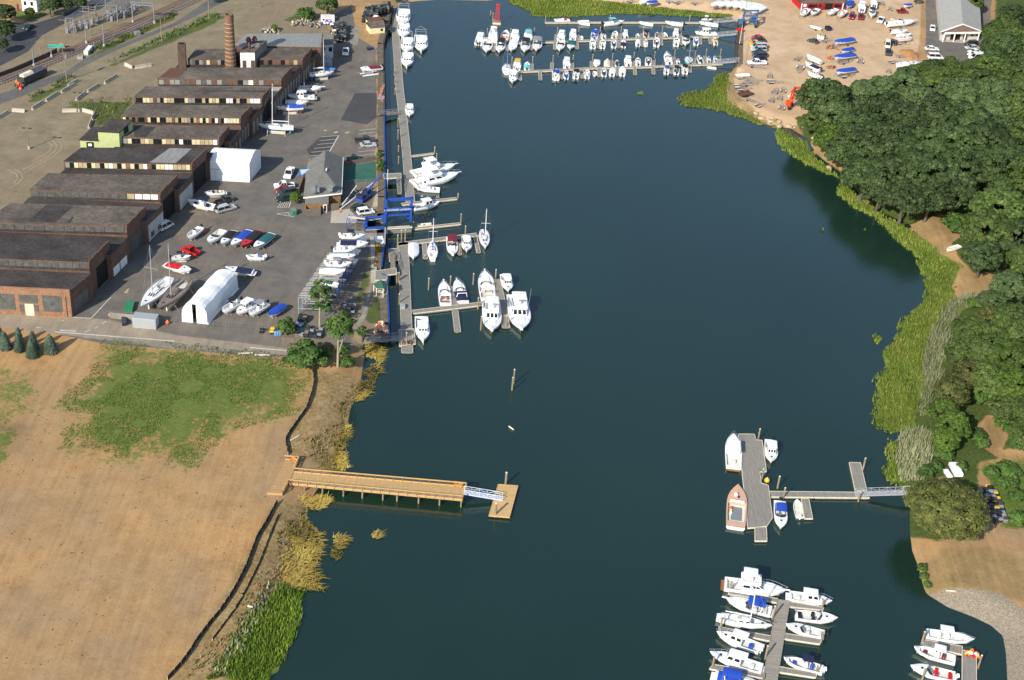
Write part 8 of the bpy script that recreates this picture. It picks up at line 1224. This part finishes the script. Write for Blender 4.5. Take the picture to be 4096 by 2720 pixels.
for kd, x, y, r in (('mid', 1230, 590, 150), ('olive', 1400, 480, 130), ('mid', 1560, 500, 160), ('mid', 1160, 760, 135), ('mid', 1350, 760, 160), ('bright', 1560, 800, 180), ('mid', 1660, 640, 150), ('olive', 1080, 1080, 140), ('olive', 1220, 930, 150), ('mid', 1400, 1000, 160), ('bright', 1600, 1050, 170), ('mid', 1520, 1210, 130), ('mid', 1420, 640, 140), ('mid', 1750, 900, 160), ('mid', 1750, 1250, 160)): tree(kd, 'b', x, y, r, *MIDT)
tree('bright', 'b', 1010, 1240, 115, 'bright green tree at the reed edge, upper'); tree('bright', 'b', 1090, 1370, 135, 'bright green tree at the reed edge, lower'); tree('bright', 'b', 1030, 1490, 110, 'small bright tree above the shrubs near the gangway'); tree('pale', 'b', 1550, 210, 140, 'pale tree right of the orange clearing'); tree('pale', 'b', 1400, 330, 110, 'pale tree below the orange clearing'); tree('mid', 'b', 1680, 1420, 130, 'tree at the right edge above the orange path')
tree('big', 'X', 1290, 1150, 520, 'big round olive green tree standing over the right bank landing', zf=.95, sz=.74)
for x, y, r in ((1900, 640, 100), (2150, 620, 120), (2230, 950, 110), (2260, 1250, 110), (2080, 560, 90), (2050, 800, 90), (2180, 780, 80)): tree('bush', 'X', x, y, r, 'bright green shrub in the thicket right of the big olive tree', 'green shrubs right of the olive tree', .55, 'bush', 'bush')
for x, y, r in ((1250, 400, 120), (1150, 560, 90), (1700, 140, 110), (1780, 250, 90), (1320, 280, 110), (1500, 560, 80), (1050, 640, 110)): tree('bush', 'X', x, y, r, 'olive shrub among the dry grass above the big olive tree', 'shrubs above the olive tree', .55, 'bush', 'bush')
for x, y, r in ((970, 80, 70), (990, 200, 60), (1040, 300, 55)): tree('bush', 'Z', x, y, r, 'low grey green shrub on the point by the beach', 'shrubs on the beach point', .55, 'bush', 'bush')
for x, y, r in ((1180, 1000, 90), (1300, 1120, 80), (1300, 880, 80), (1460, 880, 90), (1500, 1330, 70), (1330, 620, 80), (1250, 350, 60), (1420, 1120, 80), (1150, 640, 80), (1650, 1500, 90), (1560, 1400, 60)): tree('bush', 'b', x, y, r, 'leafy bush filling a gap in the lower right wood', 'undergrowth of the lower right wood', .55, 'bush', 'bush')
# left bank and town trees
def slim(kind, label, reg, base, ctr, rx, top, bark, seed, fork=False, cols='mid'):
    b0 = ground(reg, *base); h = VH(reg, base[0], base[1], top, b0.z); r = rx*MU(reg, ctr[0], ctr[1], 5); zc = VH(reg, base[0], base[1], ctr[1], b0.z); t = thing('tree', label, 'tree', tuple(b0)); cm = crown(seed, PAL[cols], ncl=62, per=46, cl=.24, leaf=.07, shape=(1, 1, (h-zc)/r*.95), zc=0, low=-.8, hollow=.45); o = linkmesh('crown', cm, t); o.scale = (r, r, r); dx = (ctr[0]-base[0])*MU(reg, *base); o.location = (dx, 0, zc)
    mb = MB(); mb.tube((0, 0, -.2), (dx*.2, 0, zc*.6), .28, .2, 8, bark); mb.tube((dx*.2, 0, zc*.6), (dx, 0, h*.8), .2, .06, 7, bark)
    if fork: mb.tube((.1, 0, zc*.3), (1.3, .3, zc*.75), .17, .12, 6, bark); mb.tube((1.3, .3, zc*.75), (2.6, 1., zc*1.05), .1, .04, 5, bark); mb.tube((1.3, .3, zc*.75), (1.2, -.4, zc*1.15), .1, .04, 5, bark)
    for i in range(8): a = i*2.4; mb.tube((dx*.6, 0, zc*(.6+.06*i)), (dx+math.cos(a)*r*.6, math.sin(a)*r*.6, zc*(.75+.08*i)), .08, .02, 5, bark)
    mb.build('trunk', t); return t
slim('mid', 'slender tree growing through the near end of the boat rack', 'R', (930, 1035), (945, 640), 185, 385, BARKP, 301, cols='bush'); slim('mid', 'forked pale trunked tree on the bank beside the board fence', 'R', (1170, 1560), (1195, 1000), 200, 815, BARKP, 302, True, 'bush'); slim('mid', 'small leafy tree at the gangway head', 'R', (1500, 1215), (1490, 1090), 85, 1010, BARK, 303, cols='bush')
tree('bush', 'R', 760, 1450, 250, 'large green bush on the field corner below the board fence', None, .55, 'bush', 'bush'); tree('bush', 'R', 1010, 1400, 110, 'low bush between the fence and the forked tree', None, .55, 'bush', 'bush'); tree('bush', 'R', 480, 1040, 130, 'leafy bush at the left end of the board fence', None, .55, 'bush', 'bush', 1.2); tree('bush', 'R', 1280, 1510, 110, 'low weeds bush right of the forked trunk', None, .55, 'bush', 'bush'); tree('bush', 'R', 1230, 1330, 90, 'small bush behind the forked trunk', None, .55, 'bush', 'bush'); tree('bright', 'J', 272, 1290, 80, 'small round tree in the kerbed bed by the clubhouse', None, 1.3); tree('bush', 'J', 1410, 840, 55, 'dark green shrub on the bulkhead by the court', None, .55, 'bush', 'bush'); tree('bush', 'J', 1410, 920, 55, 'lighter green shrub on the bulkhead by the court', None, .55, 'bush', 'bush'); tree('bush', 'J', 835, 1330, 35, 'small shrub at the clubhouse corner', None, .55, 'bush', 'bush'); tree('bush', 'J', 1405, 740, 45, 'brown withered shrub on the bulkhead', None, .55, 'bush', 'bush')
for kd, x, y, r, lb in (('oak', 20, 590, 100, 'dark tree overhanging the town road at the left edge'), ('oak', 60, 170, 140, 'dark tree filling the top left corner, upper'), ('oak', 60, 390, 140, 'dark tree filling the top left corner, lower'), ('mid', 390, 160, 72, 'small tree on the lawn of the white house'), ('oak', 660, 70, 130, 'dark tree right of the white house'), ('oak', 860, 50, 110, 'dark tree behind the pale lamp in the top left'), ('oak', 1040, 30, 110, 'dark tree left of the substation top')): tree(kd, 'A', x, y, r, lb)
tree('oak', 'B', 2190, 80, 150, 'dark tree above the white box trailer', None, 1.1); tree('mid', 'C', 960, 15, 60, 'leafy bush at the top end of the boardwalk', None, 1.0); tree('bush', 'B', 1490, 385, 60, 'bush on the rubble above the grey mill roof', None, .55, 'bush', 'bush'); tree('bush', 'B', 1900, 200, 120, 'spreading bush on the weedy bank by the box trailer', None, .55, 'bush', 'bush'); tree('mid', 'A', 2860, -40, 70, 'tree cut by the top edge near the road'); tree('mid', 'G', 905, -20, 60, 'tree at the top edge beside the hall drive')
def spruce(label, reg, base, top, w, seed):
    b0 = ground(reg, *base); h = VH(reg, base[0], base[1], top, b0.z); r = w/2*MU(reg, *base); rg = np.random.default_rng(seed); n = 2600; z = 1-np.sqrt(rg.random(n)); tier = .5+.5*np.abs(np.sin(z*np.pi*9)); rad = (1-z)**.75*(.72+.28*tier)*rg.uniform(.55, 1.02, n); a = rg.uniform(0, 2*np.pi, n); p = np.column_stack([np.cos(a)*rad*r, np.sin(a)*rad*r, .25+z*(h-.25)]); d = np.column_stack([np.cos(a), np.sin(a), np.full(n, -.25)]); s_ = np.column_stack([-np.sin(a), np.cos(a), np.zeros(n)]); L_ = r*.30*rg.uniform(.6, 1.3, (n, 1)); wv = L_*.36; up = np.array([0, 0, 1.])*L_*.25
    V = np.stack([p-s_*wv, p+d*L_-up*.2, p+s_*wv, p-d*L_*.6+up], 1); cs = np.array([(.03, .055, .035), (.07, .105, .068), (.13, .17, .115)]); k = rg.random(n)*1.999; i = k.astype(int); f = (k-i)[:, None]; c = cs[i]*(1-f)+cs[i+1]*f
    t = thing('spruce', label, 'spruce', tuple(b0)); linkmesh('crown', fastmesh('crown', V.reshape(-1, 3), np.arange(4*n).reshape(-1, 4), c, LEAF), t); MB().tube((0, 0, -.1), (0, 0, h*.95), .16, .03, 7, BARK).build('trunk', t); return t
for i, (b_, tp, w, lb) in enumerate((((75, 985), 748, 165, 'broad blue spruce second from the left edge'), ((262, 930), 690, 130, 'rear spruce of the tall overlapping pair'), ((260, 1020), 780, 130, 'front spruce of the tall overlapping pair'), ((455, 1000), 738, 140, 'rear spruce of the wider overlapping pair'), ((435, 1090), 850, 165, 'front spruce of the wider overlapping pair'), ((678, 1030), 790, 185, 'blue spruce at the right end of the group'), ((10, 880), 672, 110, 'spruce cut by the left edge of the picture'))): spruce(lb, 'O', b_, tp, w, 200+i)
# ---------------------------------------------------------------- names with one meaning
for lb, l in LABELS.items():
    n_ = len(lb.split())
    if n_ < 4 or n_ > 16: print('LABEL LENGTH', n_, lb)
    if len(l) > 1 and any(g is None for _, g in l): print('DUP', lb, l[:3])
